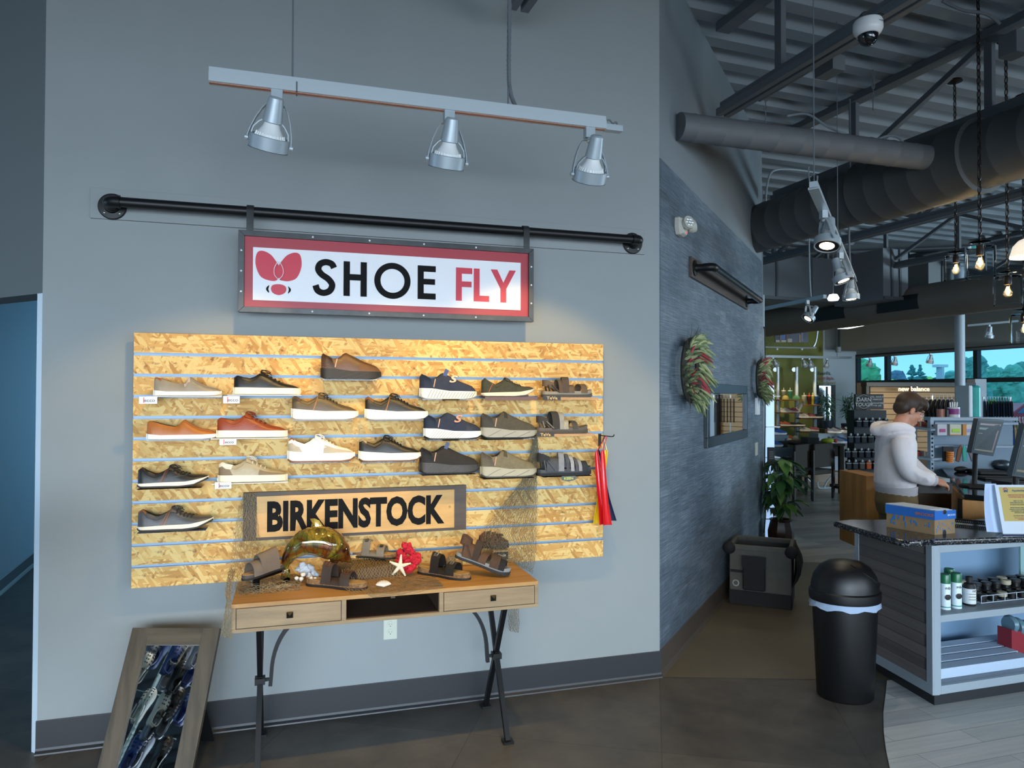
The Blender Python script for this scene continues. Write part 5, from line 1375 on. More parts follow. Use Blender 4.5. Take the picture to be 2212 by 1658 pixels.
rowsL = [[A(527, 1066, YK - .012), A(552, 1064, YK - .012)], [A(516, 1095, YK - .015), A(536, 1100, YK - .02), A(556, 1110, YK - .012)],
         [A(505, 1150, YK - .03), A(530, 1150, YK - .035), A(562, 1168, YK - .02)], [A(500, 1205, -.16), A(535, 1205, -.17), A(570, 1205, -.16)],
         [A(492, 1250, -.28), A(535, 1243, -.22), A(590, 1232, -.2)], [Zt(503, 1288), Zt(560, 1274), Zt(628, 1262)], ]
net(g, rowsL, 15, 46, seed=3)
rowsH = [[A(498, 1225, -.25), A(508, 1232, -.27)], [A(487, 1262, -.40), A(500, 1268, -.42)], [A(488, 1300, -.50), A(499, 1300, -.545)], [A(482, 1340, -.50), A(499, 1345, -.54)], [A(477, 1372, -.50), A(501, 1380, -.54)]]
net(g, rowsH, 10, 46, r=.0009, seed=4)
rowsT = [[Zt(520, 1285, .004), Zt(505, 1262, .012), Zt(540, 1250, .03)], [Zt(560, 1280, .006), Zt(560, 1262, .035), Zt(580, 1245, .012)], [Zt(600, 1278, .004), Zt(600, 1258, .035), Zt(605, 1240, .01)], [Zt(650, 1272, .004), Zt(650, 1255, .02), Zt(650, 1240, .004)]]
net(g, rowsT, 20, 24, r=.0009, jit=.008, seed=5)
tag(g.build('fishing_net', M_net, None, 0), 'beige fishing net draped from the wooden sign over the left table end', 'fishing net')
g = MB()
RZ = .062
rt = lambda px, py: onZ(px, py, ZTb + RZ + .003)
rowsR = [[rt(748, 1206), rt(790, 1203), rt(852, 1205)], [rt(738, 1215), rt(790, 1214), rt(855, 1212)], [rt(735, 1222), rt(795, 1228), rt(858, 1216)],
         [onZ(738, 1240, ZTb + .05), onZ(795, 1244, ZTb + .04), onZ(864, 1236, ZTb + .03)], [Zt(735, 1262, .02), Zt(800, 1258, .006), Zt(880, 1250)], [Zt(760, 1281), Zt(830, 1278), Zt(920, 1268)]]
net(g, rowsR, 20, 18, r=.0011, jit=.003, seed=6)
rowsQ = [[Zt(868, 1262), Zt(872, 1248), Zt(876, 1236)], [Zt(920, 1264), Zt(920, 1255), Zt(920, 1244)], [Zt(960, 1264), Zt(955, 1262), Zt(950, 1254)]]
net(g, rowsQ, 10, 12, r=.0009, seed=7)
rowsQ2 = [[Zt(800, 1290), Zt(790, 1280), Zt(790, 1262)], [Zt(880, 1282), Zt(880, 1268), Zt(880, 1250)], [Zt(960, 1268), Zt(950, 1262), Zt(940, 1244)]]
net(g, rowsQ2, 11, 14, r=.0008, seed=9)
tag(g.build('fishing_net', M_net, None, 0), 'fishing net spread over the wooden riser and the middle of the table', 'fishing net')
g = MB()
rowsF = [[A(1152, 941, YB - .035), A(1160, 941, YB - .035)], [A(1145, 985, YB - .03), A(1163, 985, YB - .03)], [A(1128, 1035, YB - .03), A(1160, 1035, YB - .03)], [A(1085, 1090, YB - .04), A(1125, 1090, YB - .035), A(1161, 1090, YB - .03)],
         [A(1048, 1140, YB - .07), A(1110, 1150, YB - .05), A(1160, 1150, YB - .04)], [A(1040, 1175, -.2), A(1110, 1195, -.16), A(1158, 1200, -.14)], [A(1050, 1205, -.22), A(1105, 1212, -.19), A(1150, 1238, -.16)]]
net(g, rowsF, 30, 72, r=.0009, seed=8)
rowsG = [[A(1100, 1300, -.1), A(1120, 1300, -.11)], [A(1098, 1335, -.1), A(1122, 1340, -.11)], [A(1100, 1362, -.1), A(1120, 1366, -.1)]]
net(g, rowsG, 7, 14, r=.0012, seed=11)
rowsI = [[A(968, 1200, -.26), A(985, 1200, -.25)], [A(950, 1240, -.28), A(985, 1232, -.26)]]
net(g, rowsI, 12, 14, r=.0009, seed=12)
tag(g.build('fishing_net', mat('net_twine_dark', '6f6752', .9), None, 0), 'dark fishing net fanning down from under the sandal shelf on the right', 'fishing net')

# ---- riser, block, stands ----
def boxZ(name, label, cat, cs, z, h, m, bevel=.002):
    P = [onZ(px, py, z + h) for px, py in cs]; c = sum(P, V()) / 4
    g = MB(); g.prism([(p.x, p.y) for p in P], z, z + h); return tag(g.build(name, m, None, 0, bevel=bevel), label, cat)
boxZ('wooden_riser', 'flat wooden riser block under the net on the table', 'riser', ((704, 1209), (752, 1231), (858, 1217), (806, 1199)), ZTb, RZ - .004, wood('riser_wood', '4e3d2a', '6e5637', (1.5, 8, 8)))
t = thing('display_block', 'pale wooden block with a black name plate at the right end of the table', 'block', Zt(1080, 1226, 0))
P = [onZ(px, py, ZTb + .075) for px, py in ((1066, 1190), (1097, 1188), (1092, 1180), (1062, 1182))]
g = MB(); g.prism([(p.x, p.y) for p in P], ZTb, ZTb + .075); g.build('block_body', mat('pale_block_wood', 'c2a678', .5, nz=(4, .1), st=(1, 5, 5)), t, 0)
dx = (P[1] - P[0]).normalized(); nn = V((dx.y, -dx.x, 0)); mm = frame(P[0] + nn * .001, dx)
wl = (P[1] - P[0]).length
g = MB(mm); g.bx(.002, wl, -.004, 0, -.048, -.006); pl = g.build('name_plate', M_blk, t, 0)
g = MB(mm @ Matrix.Translation((wl * .52, -.0046, -.024)) @ Matrix.Rotation(PI / 2, 4, 'X')); g.text('Clarks', .020, IDM, .001, .0004, .95, shear=.3); g.build('plate_lettering', mat('plate_white', 'e8e6e0', .5), pl, 0)
def stand(label, a, b, w_, z, tilt=0):
    """small acrylic stand; a,b ends of its top"""
    t = thing('acrylic_stand', label, 'stand', (a.x, a.y, ZTb), 'acrylic stands on the table')
    d = (b - a); d.z = 0; L_ = d.length; mm = frame(V((a.x, a.y, 0)), d)
    za, zb = a.z, b.z
    rows = [[V((0, -w_, za)), V((0, w_, za))], [V((L_, -w_, zb)), V((L_, w_, zb))]]
    g = MB(mm); g.slab(rows, .003); g.build('stand_top', M_clear, t, 0)
    g = MB(mm)
    for x, zz_ in ((0.0, za), (L_, zb)): g.bx(x - .0015, x + .0015, -w_, w_, ZTb, zz_)
    g.build('stand_leg', M_clear, t, 0)
    return t
def sandalM(h, t_, z, tilt=0, roll=0):
    """heel and toe points on the table"""
    d = t_ - h; d.z = 0; L_ = d.length
    m = frame(V((h.x, h.y, z)), d)
    return m @ Matrix.Rotation(R(tilt), 4, 'Y') @ Matrix.Rotation(R(roll), 4, 'X'), L_
h_ = onZ(620, 1226, ZTb + .075); q_ = onZ(541, 1253, ZTb + .055)
stand('clear acrylic stand under the taupe slide sandal', q_.lerp(h_, .12) , h_.lerp(q_, .05), .035, .07)
M, L = sandalM(h_, q_, ZTb + .082, 5); L = .235
birk('taupe two-band slide sandal on a clear stand, left end of the table', M, L, '6e5f52', slide=True, name='slide_sandal')
h_ = onZ(664, 1262, ZTb); q_ = onZ(792, 1272, ZTb); M, L = sandalM(h_, q_, ZTb + .001)
birk('dark brown two-strap cork sandal at the front of the table', M, L, '3c2f28', bk='b0785a', footc='a68a5c')
h_ = onZ(757, 1203, ZTb + RZ); q_ = onZ(857, 1208, ZTb + RZ); M, L = sandalM(h_, q_, ZTb + RZ + .006)
birk('grey suede two-strap cork sandal on the wooden riser', M, L, '7c7263', bk='4c5650', footc='b09262')
h_ = onZ(905, 1236, ZTb); q_ = onZ(1015, 1252, ZTb); M, L = sandalM(h_, q_, ZTb + .001)
birk('black two-strap cork sandal beside the red coral', M, L, '25221f', bk='c8c8c4', footc='a98b58')
# walking sandals at the right
h_ = onZ(984, 1196, ZTb + .10); q_ = onZ(1086, 1226, ZTb + .02); q_ = onD(1086, 1228, depth(h_) - .04)
d = q_ - h_; Lw = d.length * 1.02
stand('clear acrylic stand under the front brown walking sandal', V((h_.x + .03, h_.y, ZTb + .075)), V((h_.x + .20, h_.y - .01, ZTb + .02)), .03, .05)
m = frame(V((h_.x, h_.y, ZTb + .088)), V((d.x, d.y, 0))) @ Matrix.Rotation(R(17), 4, 'Y')
sport('brown walking sandal with grey sole tilted on a clear stand', m, .285, '5a3f2c', '4a3628', '2a2927', '8f8e8a', [(.12, .34, .14, .34, .30, '5a3f2c'), (.30, .42, .26, .40, .40, '3b2c22'), (.42, .56, .46, .6, .22, '5a3f2c'), (.64, .80, .62, .78, .26, '4a3526'), (.80, .90, .80, .9, .22, '1c1a19')], hz=.42, group='sandals on the console table', name='walking_sandal')
h_ = onZ(990, 1176, ZTb + .085); q_ = onZ(1098, 1180, ZTb + .085); M, L = sandalM(h_, q_, ZTb + .079, 0)
sport('dark brown closed-toe fisherman sandal behind the walking sandal', M, L, '4a3226', '3a281f', '3a352f', '5a5248', [(.12, .36, .12, .36, .34, '4a3226'), (.36, .46, .38, .46, .38, '3a281f'), (.46, .56, .46, .56, .33, '5a3c2c'), (.58, .66, .58, .66, .31, '4a3226'), (.68, .75, .68, .75, .28, '5a3c2c'), (.76, .88, .76, .88, .25, '4a3226')], closed='40291e', hz=.38, group='sandals on the console table', name='fisherman_sandal')

# ---- dolphin ----
def marbled():
    m = mat('marbled_glass', '5a3a14', .08, coat=1.0); n = m.node_tree.nodes; L = m.node_tree.links; b = n['Principled BSDF']
    t = n.new('ShaderNodeTexCoord'); x = n.new('ShaderNodeTexNoise'); x.inputs['Scale'].default_value = 9; x.inputs['Detail'].default_value = 3; x.inputs['Distortion'].default_value = 1.2
    L.new(t.outputs['Object'], x.inputs['Vector']); r = n.new('ShaderNodeValToRGB'); e = r.color_ramp.elements
    e[0].position = .30; e[0].color = (*lin('2a1608'), 1); e[1].position = .72; e[1].color = (*lin('d8c070'), 1)
    for p_, c_ in ((.42, '7a3f12'), (.5, '5b5a24'), (.6, 'a8872e')): q = e.new(p_); q.color = (*lin(c_), 1)
    L.new(x.outputs['Fac'], r.inputs['Fac'])
    v = n.new('ShaderNodeTexVoronoi'); v.feature = 'DISTANCE_TO_EDGE'; v.inputs['Scale'].default_value = 34
    mp_ = n.new('ShaderNodeMapping'); mp_.inputs['Scale'].default_value = (1, 1, .45); L.new(t.outputs['Object'], mp_.inputs[0]); L.new(mp_.outputs[0], v.inputs['Vector'])
    r2 = n.new('ShaderNodeValToRGB'); r2.color_ramp.elements[0].position = .0; r2.color_ramp.elements[0].color = (.05, .04, .02, 1); r2.color_ramp.elements[1].position = .09
    L.new(v.outputs['Distance'], r2.inputs['Fac']); mu = n.new('ShaderNodeMix'); mu.data_type = 'RGBA'; mu.blend_type = 'MULTIPLY'; mu.inputs[0].default_value = .55
    L.new(r.outputs[0], mu.inputs[6]); L.new(r2.outputs[0], mu.inputs[7]); L.new(mu.outputs[2], b.inputs['Base Color']); b.inputs['Metallic'].default_value = .35
    return m
YD = -.27
path = [(618, 1247, 3), (616, 1236, 5), (616, 1222, 8), (623, 1202, 14), (640, 1183, 22), (663, 1170, 29), (690, 1168, 33), (715, 1177, 32), (735, 1191, 24), (746, 1202, 14), (753, 1208, 7), (761, 1213, 2.5)]
c3 = [A(px, py, YD + (.0 if i > 2 else .01)) for i, (px, py, r) in enumerate(path)]; sc_d = depth(c3[6]) / FPX
pp = bez(c3, 44); rr = [interp([(i / (len(path) - 1), path[i][2] * sc_d) for i in range(len(path))], k / (len(pp) - 1)) for k in range(len(pp))]
t = thing('dolphin_figurine', 'marbled brown and gold glass dolphin arching over the table', 'figurine', (c3[0].x, YD, ZTb))
g = MB(); g.tube(pp, rr, 20, flat=(1.0, .82), up=(0, 1, .001)) if False else g.tube(pp, rr, 20)
Md = marbled()
g.build('dolphin_body', Md, t, 80)
def fin(pts, th, name):
    g = MB(); P = [A(px, py, YD) for px, py in pts]; n = len(P); c = sum(P, V()) / n
    g.add([p + V((0, 0, 0)) for p in P] + [c + V((0, -th, 0)), c + V((0, th, 0))], [(i, (i + 1) % n, n) for i in range(n)] + [((i + 1) % n, i, n + 1) for i in range(n)])
    g.build(name, Md, t, 80)
fin([(664, 1148), (672, 1138), (674, 1128), (669, 1120), (680, 1119), (690, 1124), (698, 1136), (706, 1146), (700, 1156), (675, 1158)], .013, 'dorsal_fin')
fin([(722, 1200), (732, 1212), (724, 1222), (714, 1226), (710, 1210)], .008, 'flipper')
fin([(618, 1222), (608, 1238), (606, 1248), (616, 1243), (626, 1248), (626, 1238)], .006, 'tail_fluke')
g = MB(); e = A(741, 1196, YD - .028); g.sph(e, .004, 10, 6); g.build('dolphin_eye', M_blk, t)

# ---- sea decorations ----
def blob(g, c, r, amp, fq, nu=18, nv=12, seed=0):
    o = V((seed * 3.1, seed * 1.7, 0)); rings = []
    for j in range(nv + 1):
        a = -PI / 2 + PI * j / nv; q = max(math.cos(a), 1e-3); ring = []
        for k in range(nu):
            d = V((math.cos(2 * PI * k / nu) * q, math.sin(2 * PI * k / nu) * q, math.sin(a)))
            f_ = 1 + amp * noise.noise((d * r * fq + o))
            ring.append(V(c) + d * r * f_)
        rings.append(ring)
    g.loft(rings)
g = MB()
for i, (px, py, r, y) in enumerate(((872, 1222, .024, -.24), (868, 1202, .024, -.23), (880, 1185, .022, -.22), (874, 1178, .016, -.23), (888, 1190, .018, -.22), (864, 1192, .017, -.23), (892, 1206, .020, -.24), (902, 1200, .017, -.23), (899, 1213, .018, -.25), (886, 1228, .018, -.26), (905, 1210, .012, -.25), (862, 1213, .013, -.26), (858, 1212, .010, -.26), (893, 1224, .014, -.26), (880, 1212, .022, -.23), (883, 1178, .014, -.22), (882, 1232, .013, -.26))):
    blob(g, A(px, py, y), r, .5, 130, 26, 18, i)
o = g.build('red_coral', mat('red_coral', 'c0142c', .75, nz=(80, .35), bump=(240, 1.0)), None, 180); tag(o, 'bright red knobbly coral behind the white starfish', 'coral')
g = MB()
for i, (px, py, r, y) in enumerate(((658, 1232, .022, -.25), (652, 1222, .017, -.25), (668, 1228, .018, -.25), (676, 1238, .016, -.25), (645, 1230, .014, -.26), (660, 1222, .012, -.25), (684, 1243, .012, -.25), (668, 1243, .014, -.27))):
    blob(g, A(px, py, y), r, .7, 60, 16, 12, i + 30)
o = g.build('white_coral', mat('white_coral', 'c0c0c2', .85, bump=(90, 1.0)), None, 60); tag(o, 'pale bluish white coral lump left of the brown sandal', 'coral')
g = MB()
for i, (px, py, r, y) in enumerate(((641, 1248, .009, -.30), (650, 1250, .011, -.30), (655, 1240, .010, -.30), (672, 1248, .008, -.30), (680, 1249, .008, -.30))): blob(g, A(px, py, y), r, .5, 60, 14, 10, i + 50)
o = g.build('coral_fragments', mat('white_shell', 'd8cfc4', .7), None, 60); tag(o, 'cream coral pieces in front of the white coral', 'coral')
def star(label, c, r, m):
    g = MB(m); 
    for k in range(5):
        a = PI / 2 + 2 * PI * k / 5 + .2; g.tube([(0, 0, 0), (math.cos(a) * r * .4, math.sin(a) * r * .4, .001), (math.cos(a) * r, math.sin(a) * r, -.003)], [.011, .0085, .0035], 10, flat=(.7, 1))
    g.sph((0, 0, 0), (.013, .013, .008), 12, 6); o = g.build('starfish', mat('starfish_white', 'd9cfb4', .8, bump=(160, .8)), None, 60); return tag(o, label, 'starfish')
sc0 = A(864, 1222, -.30); star('white starfish leaning against the red coral', sc0, .055, frame(sc0, (1, 0, .1)) @ Matrix.Rotation(R(80), 4, 'X') @ Matrix.Rotation(R(-25), 4, 'Z'))
def shell(label, c, r, m):
    rows = []
    for i in range(25):
        a = R(20) + R(140) * i / 24; rw = []
        for j in range(9):
            q = j / 8; rr_ = r * q * (1 + .025 * math.cos(i * PI)); rw.append(V((math.cos(a) * rr_, math.sin(a) * rr_, r * .38 * math.sin(q * PI) * math.sin((a - R(20)) / R(140) * PI) ** .5 * (1 + .10 * math.cos(i * PI)))))
        rows.append(rw)
    g = MB(m); g.slab(rows, .0015); o = g.build('seashell', mat('white_shell', 'd8cfc4', .7), None, 60); return tag(o, label, 'seashell')
c = Zt(829, 1267, .003); shell('white ribbed scallop shell lying on the net', c, .038, frame(c, (1, 0, 0)) @ Matrix.Rotation(R(35), 4, 'X'))
c = Zt(612, 1266, .012)
g = MB(frame(c, (1, .2, 0)))
for s_ in (-1, 1): g.tube([(-.035, s_ * .004, 0), (-.01, s_ * .007, .003), (.02, s_ * .006, .004), (.035, s_ * .003, .001)], [.002, .005, .005, .002], 8)
tag(g.build('finger_shell', mat('starfish_white', 'd9cfb4', .8), None, 60), 'cream finger-shaped shell in the net, left of the white coral', 'seashell')

# outlet on the wall
oc = onY(843, 1356, 0)
t = thing('wall_outlet', 'cream electric outlet on the grey wall below the table', 'outlet', oc)
g = MB(); g.bx(oc.x - .036, oc.x + .036, -.005, 0, oc.z - .058, oc.z + .058); g.build('outlet_plate', mat('outlet_ivory', 'bdc2b4', .4), t, 0, bevel=.003)
for dz in (-.02, .02):
    g = MB(frame((oc.x, -.005, oc.z + dz), (1, 0, 0)) @ Matrix.Rotation(PI / 2, 4, 'X')); g.lathe([(0, .003), (.017, .003), (.0175, 0)], 24); rc = g.build('socket', mat('outlet_ivory', 'bdc2b4', .4), t, 30)
    g = MB(); y = -.0085
    g.bx(oc.x - .007, oc.x - .0055, y, y + .001, oc.z + dz - .001, oc.z + dz + .008); g.bx(oc.x + .0055, oc.x + .007, y, y + .001, oc.z + dz - .001, oc.z + dz + .007); g.bx(oc.x - .002, oc.x + .002, y, y + .001, oc.z + dz - .010, oc.z + dz - .006); g.build('socket_slots', M_blk, rc, 0)

# ================= LEANING FLOOR MIRROR =================
rd_ = V((R0.x, R0.y, 0)).normalized(); fd = V((Fv.x, Fv.y, 0)).normalized()
top_l = onD(286, 1355, 3.30); wM = .402
zt_ = top_l.z; back = .54; hyp = math.sqrt(1 + back * back)
bot_l = top_l - V((0, 0, zt_)) - fd * (zt_ * back)
upv = (top_l - bot_l).normalized(); nM = rd_.cross(upv).normalized()
if nM.dot(CAM - bot_l) < 0: nM = -nM
MMr = Matrix((rd_, -nM, upv)).transposed().to_4x4(); MMr.translation = bot_l     # local x right, y away, z up the frame
HL = (top_l - bot_l).length
t = thing('floor_mirror', 'low wooden framed shoe mirror leaning on the floor by the wall', 'mirror', bot_l)
M_fr = wood('grey_stained_wood', '3d362b', '574d3e', (9, 1, 1.0), 3, .5)
M_fr2 = wood('grey_stained_wood_rail', '3d362b', '574d3e', (1.0, 1, 9), 3, .5)
fw_ = .078
for a, b, c, d, m in ((0, fw_, 0.0, HL, M_fr), (wM - fw_, wM, 0, HL, M_fr)):
    g = MB(MMr); g.bx(a, b, 0, .022, c, d); g.build('frame_stile', m, t, 0, bevel=.002)
for c, d in ((0, fw_ + .01), (HL - .075, HL)):
    g = MB(MMr); g.bx(fw_, wM - fw_, 0.0, .022, c, d); g.build('frame_rail', M_fr2, t, 0, bevel=.002)
g = MB(MMr); g.bx(fw_ - .004, wM - fw_ + .004, .010, .014, fw_, HL - .07); g.build('mirror_glass', M_mirror, t, 0)
g = MB(MMr); g.bx(fw_ - .004, wM - fw_ + .004, .014, .020, fw_, HL - .07); g.build('mirror_backing', M_blk, t, 0)
g = MB()
a = MMr @ V((wM - .10, .022, HL * .8)); ft = V((onZ(462, 1600, 0).x, onZ(462, 1600, 0).y, 0)); ft2 = ft - rd_ * .16; b = a - rd_ * .16
rows = [[b, a], [ft2, ft]]; g.slab(rows, .006); g.build('easel_leg', M_blk, t, 0)

# ---- rack of clogs, standing left of the camera and seen in the floor mirror ----
def refl(px, py, ln):
    r_ = ray(px, py); n_ = nM; p = onP(px, py, MMr @ V((0, .010, 0)), n_); d = (p - CAM).normalized(); d = d - n_ * 2 * d.dot(n_)
    return p + d * ln, d
pc_, dc_ = refl(362, 1520, 1.0)
gx = rd_.copy(); gd = V((dc_.x, dc_.y, 0)).normalized()
def clogproto(c, nm):
    t = thing('foam_clog', 'x', 'clog', IDM)
    L_ = .26; g = MB()
    S = dict(rim=[(0, .16), (.06, .17), (.2, .15), (.38, .17), (.48, .27), (.6, .28), (.75, .25), (.9, .19), (1, .10)], op=(.03, .44), sole=[(0, .10), (1, .09)], bot=[(0, .02), (.1, 0), (.8, 0), (1, .05)], flare=.02)
    ST['clog'] = S; l = Last('clog', 1, L_); rings = []
    for k in range(25):
        x = .004 + .992 * (.5 - .5 * math.cos(PI * k / 24)); o_ = l.opn(x); ring = [l.P(x, q / 7, -1) for q in range(8)]; a = ring[-1]; dep = o_ * (l.rim(x) - .05) * L_ * .8
        ring += [V((a.x, a.y * .85, a.z - dep)), V((a.x, -a.y * .85, a.z - dep))] + [l.P(x, q / 7, 1) for q in range(7, -1, -1)]
        lo = [V((p.x, p.y * 1.04, max(0, inter(S['bot'], x) * L_))) for p in (ring[-1], ring[0])]
        rings.append(ring + lo)
    g.loft(rings); g.build('clog_shell', rubber(c, .5), t, 50)
    g = MB()
    for x in (.56, .66, .76, .85, .92):
        for q in (.62, .86): 
            for sd in (-1, 1):
                p = l.P(x, q, sd, .003); g.sph(p, (.006, .006, .003), 8, 4)
    g.build('vent_holes', M_blk, t)
    g = MB(); g.tube([l.P(.42 - .40 * math.sin(u), .55, -1 if u < PI / 2 else 1, .02) + V((0, 0, .02)) for u in [PI * k / 12 for k in range(13)]], .008, 5, flat=(1, .5)); g.build('heel_strap', rubber(c, .5), t, 50)
    for sd in (-1, 1):
        g = MB(); g.sph(l.P(.43, .62, sd, .03), (.008, .004, .008), 10, 6); g.build('strap_rivet', M_blk, t)
    return Proto(t)
cl = {k: clogproto(c, k) for k, c in (('white', 'b9bab0'), ('navy', '26407e'), ('black', '1e1f1f'), ('grey', '8c93a0'), ('slate', '54606e'))}
spots = [(304, 1440, 'white', 'white foam clog at the upper left in the floor mirror'), (322, 1415, 'slate', 'pale slate foam clog beside the big blue one in the mirror'), (347, 1410, 'navy', 'big blue foam clog at the top of the floor mirror'), (368, 1420, 'navy', 'dark blue foam clog right of the big blue one'), (389, 1405, 'white', 'white foam clog high in the middle of the mirror'),
         (405, 1412, 'grey', 'grey foam clog second from the mirror top right'), (424, 1408, 'grey', 'pale grey foam clog at the top right of the mirror'), (366, 1455, 'grey', 'grey foam clog hanging low in the upper row'), (392, 1452, 'white', 'white foam clog low in the upper row'), (380, 1462, 'black', 'black foam clog low in the upper row'), (415, 1448, 'navy', 'navy foam clog at the right of the upper row'),
         (312, 1525, 'white', 'white foam clog large in the middle row, leftmost'), (342, 1530, 'white', 'white foam clog second in the middle row'), (372, 1520, 'black', 'black foam clog in the middle row'), (405, 1530, 'navy', 'navy foam clog at the right of the middle row'), (328, 1560, 'slate', 'slate foam clog under the white ones'), (360, 1555, 'slate', 'dark slate foam clog under the black one'),
         (308, 1625, 'grey', 'pale grey foam clog at the bottom of the mirror'), (342, 1630, 'black', 'black foam clog at the bottom of the mirror'), (286, 1625, 'navy', 'blue foam clog at the bottom left corner of the mirror')]
for i, (px, py, c, lab) in enumerate(spots):
    p, d = refl(px, py, 1.15 + .05 * (i % 3))
    x_ = (V((0, 0, 1)) - gd * .1 + gx * .12).normalized() 
    m = frame(p - x_ * .11, x_, -d) @ Matrix.Rotation(R(25 * ((i % 3) - 1)), 4, 'X') @ Matrix.Scale(.84, 4)
    cl[c].put(m, lab, 'foam clogs on the wire rack', name='foam_clog')
t = thing('wire_rack', 'wire grid rack of foam clogs seen in the floor mirror', 'rack', (pc_.x, pc_.y, 0))
pr, dr = refl(400, 1560, 1.32)
gm = frame(V((pr.x, pr.y, 0)), gd)
g = MB(gm)
for k in range(12): g.cyl((-.30 + .07 * k, -.25, 0), (-.30 + .07 * k, -.25, 1.75), .0025, n=5)
for k in range(22): g.cyl((-.32, -.25, .1 + .075 * k), (.50, -.25, .1 + .075 * k), .0025, n=5)
g.build('grid_panel', mat('rack_green_grey', '7f9696', .4, metal=.4), t)
for i, (px, py) in enumerate(((400, 1480), (350, 1590), (345, 1502))):
    a, _ = refl(px - 50, py - 12, 1.3); b, _ = refl(px + 30, py + 6, 1.3); g = MB(); g.tube([a, b], .004, 6); g.build('rack_arm', mat('rack_green_grey', '7f9696', .4, metal=.4), t)
# ================= ON AND BY THE PANELLED WALL =================
def tB(px, py, off=0.0): return onB(px, py, off).dot(BD)
def Bp(t_, off, z): return BD * t_ + BN * off + V((0, 0, z))
# emergency light
e = onB(1463, 492, 0); et = e.dot(BD)
t = thing('emergency_light', 'white twin-head emergency light high on the dark panelled wall', 'lamp', e)
m = MBf @ Matrix.Translation((et, 0, e.z)); M_ew = mat('emergency_white', 'b9b7ad', .5)
g = MB(m); g.loft([[V((x * s_, -y, z * s_)) for x, z in ((-.075, .055), (.075, .055), (.08, -.01), (.05, -.055), (-.05, -.055), (-.08, -.01))] for s_, y in ((1, 0), (1, .03), (.8, .055))]); g.build('light_body', M_ew, t, 20, bevel=.006)
for sx, yaw_ in ((-.035, -35), (.06, 35)):
    mh = m @ Matrix.Translation((sx, -.07, .012)) @ Matrix.Rotation(R(yaw_), 4, 'Z') @ Matrix.Rotation(R(75), 4, 'X')
    g = MB(mh); g.lathe([(0, -.02), (.03, -.02), (.042, .0), (.042, .028), (.038, .03), (0, .024)], 24); hd = g.build('light_head', M_ew, t, 30)
    g = MB(mh); 
    for k in range(7): g.sph((.022 * math.cos(k * 1.05) * (k < 6), .022 * math.sin(k * 1.05) * (k < 6), .029), (.010, .010, .006), 8, 5)
    g.build('led_lenses', mat('led_lens', 'dfe3e4', .15, metal=.4), hd)
g = MB(m); g.sph((.015, -.056, -.035), .005, 8, 6); g.build('indicator_light', mat('indicator_red', 'd03020', .4, em=('ff3020', 1.5)), t)
# second pipe rail
a = onB(1488, 576, 0); b = onB(1611, 664, 0); ta_, tb_ = a.dot(BD), b.dot(BD)
za = (onB(1488, 553, 0).z + onB(1488, 598, 0).z) / 2
t = thing('pipe_rail', 'short black pipe rail on a dark board on the panelled wall', 'pipe rail', a)
g = MB(MBf); g.bx(ta_, tb_, -.02, 0, za - .07, za + .07); g.build('mounting_board', wood('walnut_board', '3a302b', '55463c', (1, 1, 9)), t, 0, bevel=.002)
for x, s_ in ((ta_ + .08, 1), (tb_ - .08, -1)):
    mm = MBf @ Matrix.Translation((x, -.02, za)) @ Matrix.Rotation(PI / 2, 4, 'X')
    g = MB(mm); g.lathe([(0, 0), (.055, 0), (.055, .008), (.03, .012), (.026, .03), (.024, .07), (0, .07)], 24); g.build('pipe_flange', M_black, t, 30)
    g = MB(MBf); g.tube([(x, -.08, za), (x, -.11, za)] + [(x + s_ * .035 * (1 - math.cos(u)), -.11 - .035 * math.sin(u), za) for u in [PI / 12 * k for k in range(1, 7)]] + [(x + s_ * .06, -.145, za)], .028, 16); g.build('pipe_elbow', M_black, t)
g = MB(MBf); g.cyl((ta_ + .12, -.145, za), (tb_ - .12, -.145, za), .027, n=24); g.build('pipe_bar', mat('glossy_black_pipe', '0e0f11', .22, spec=.8), t)
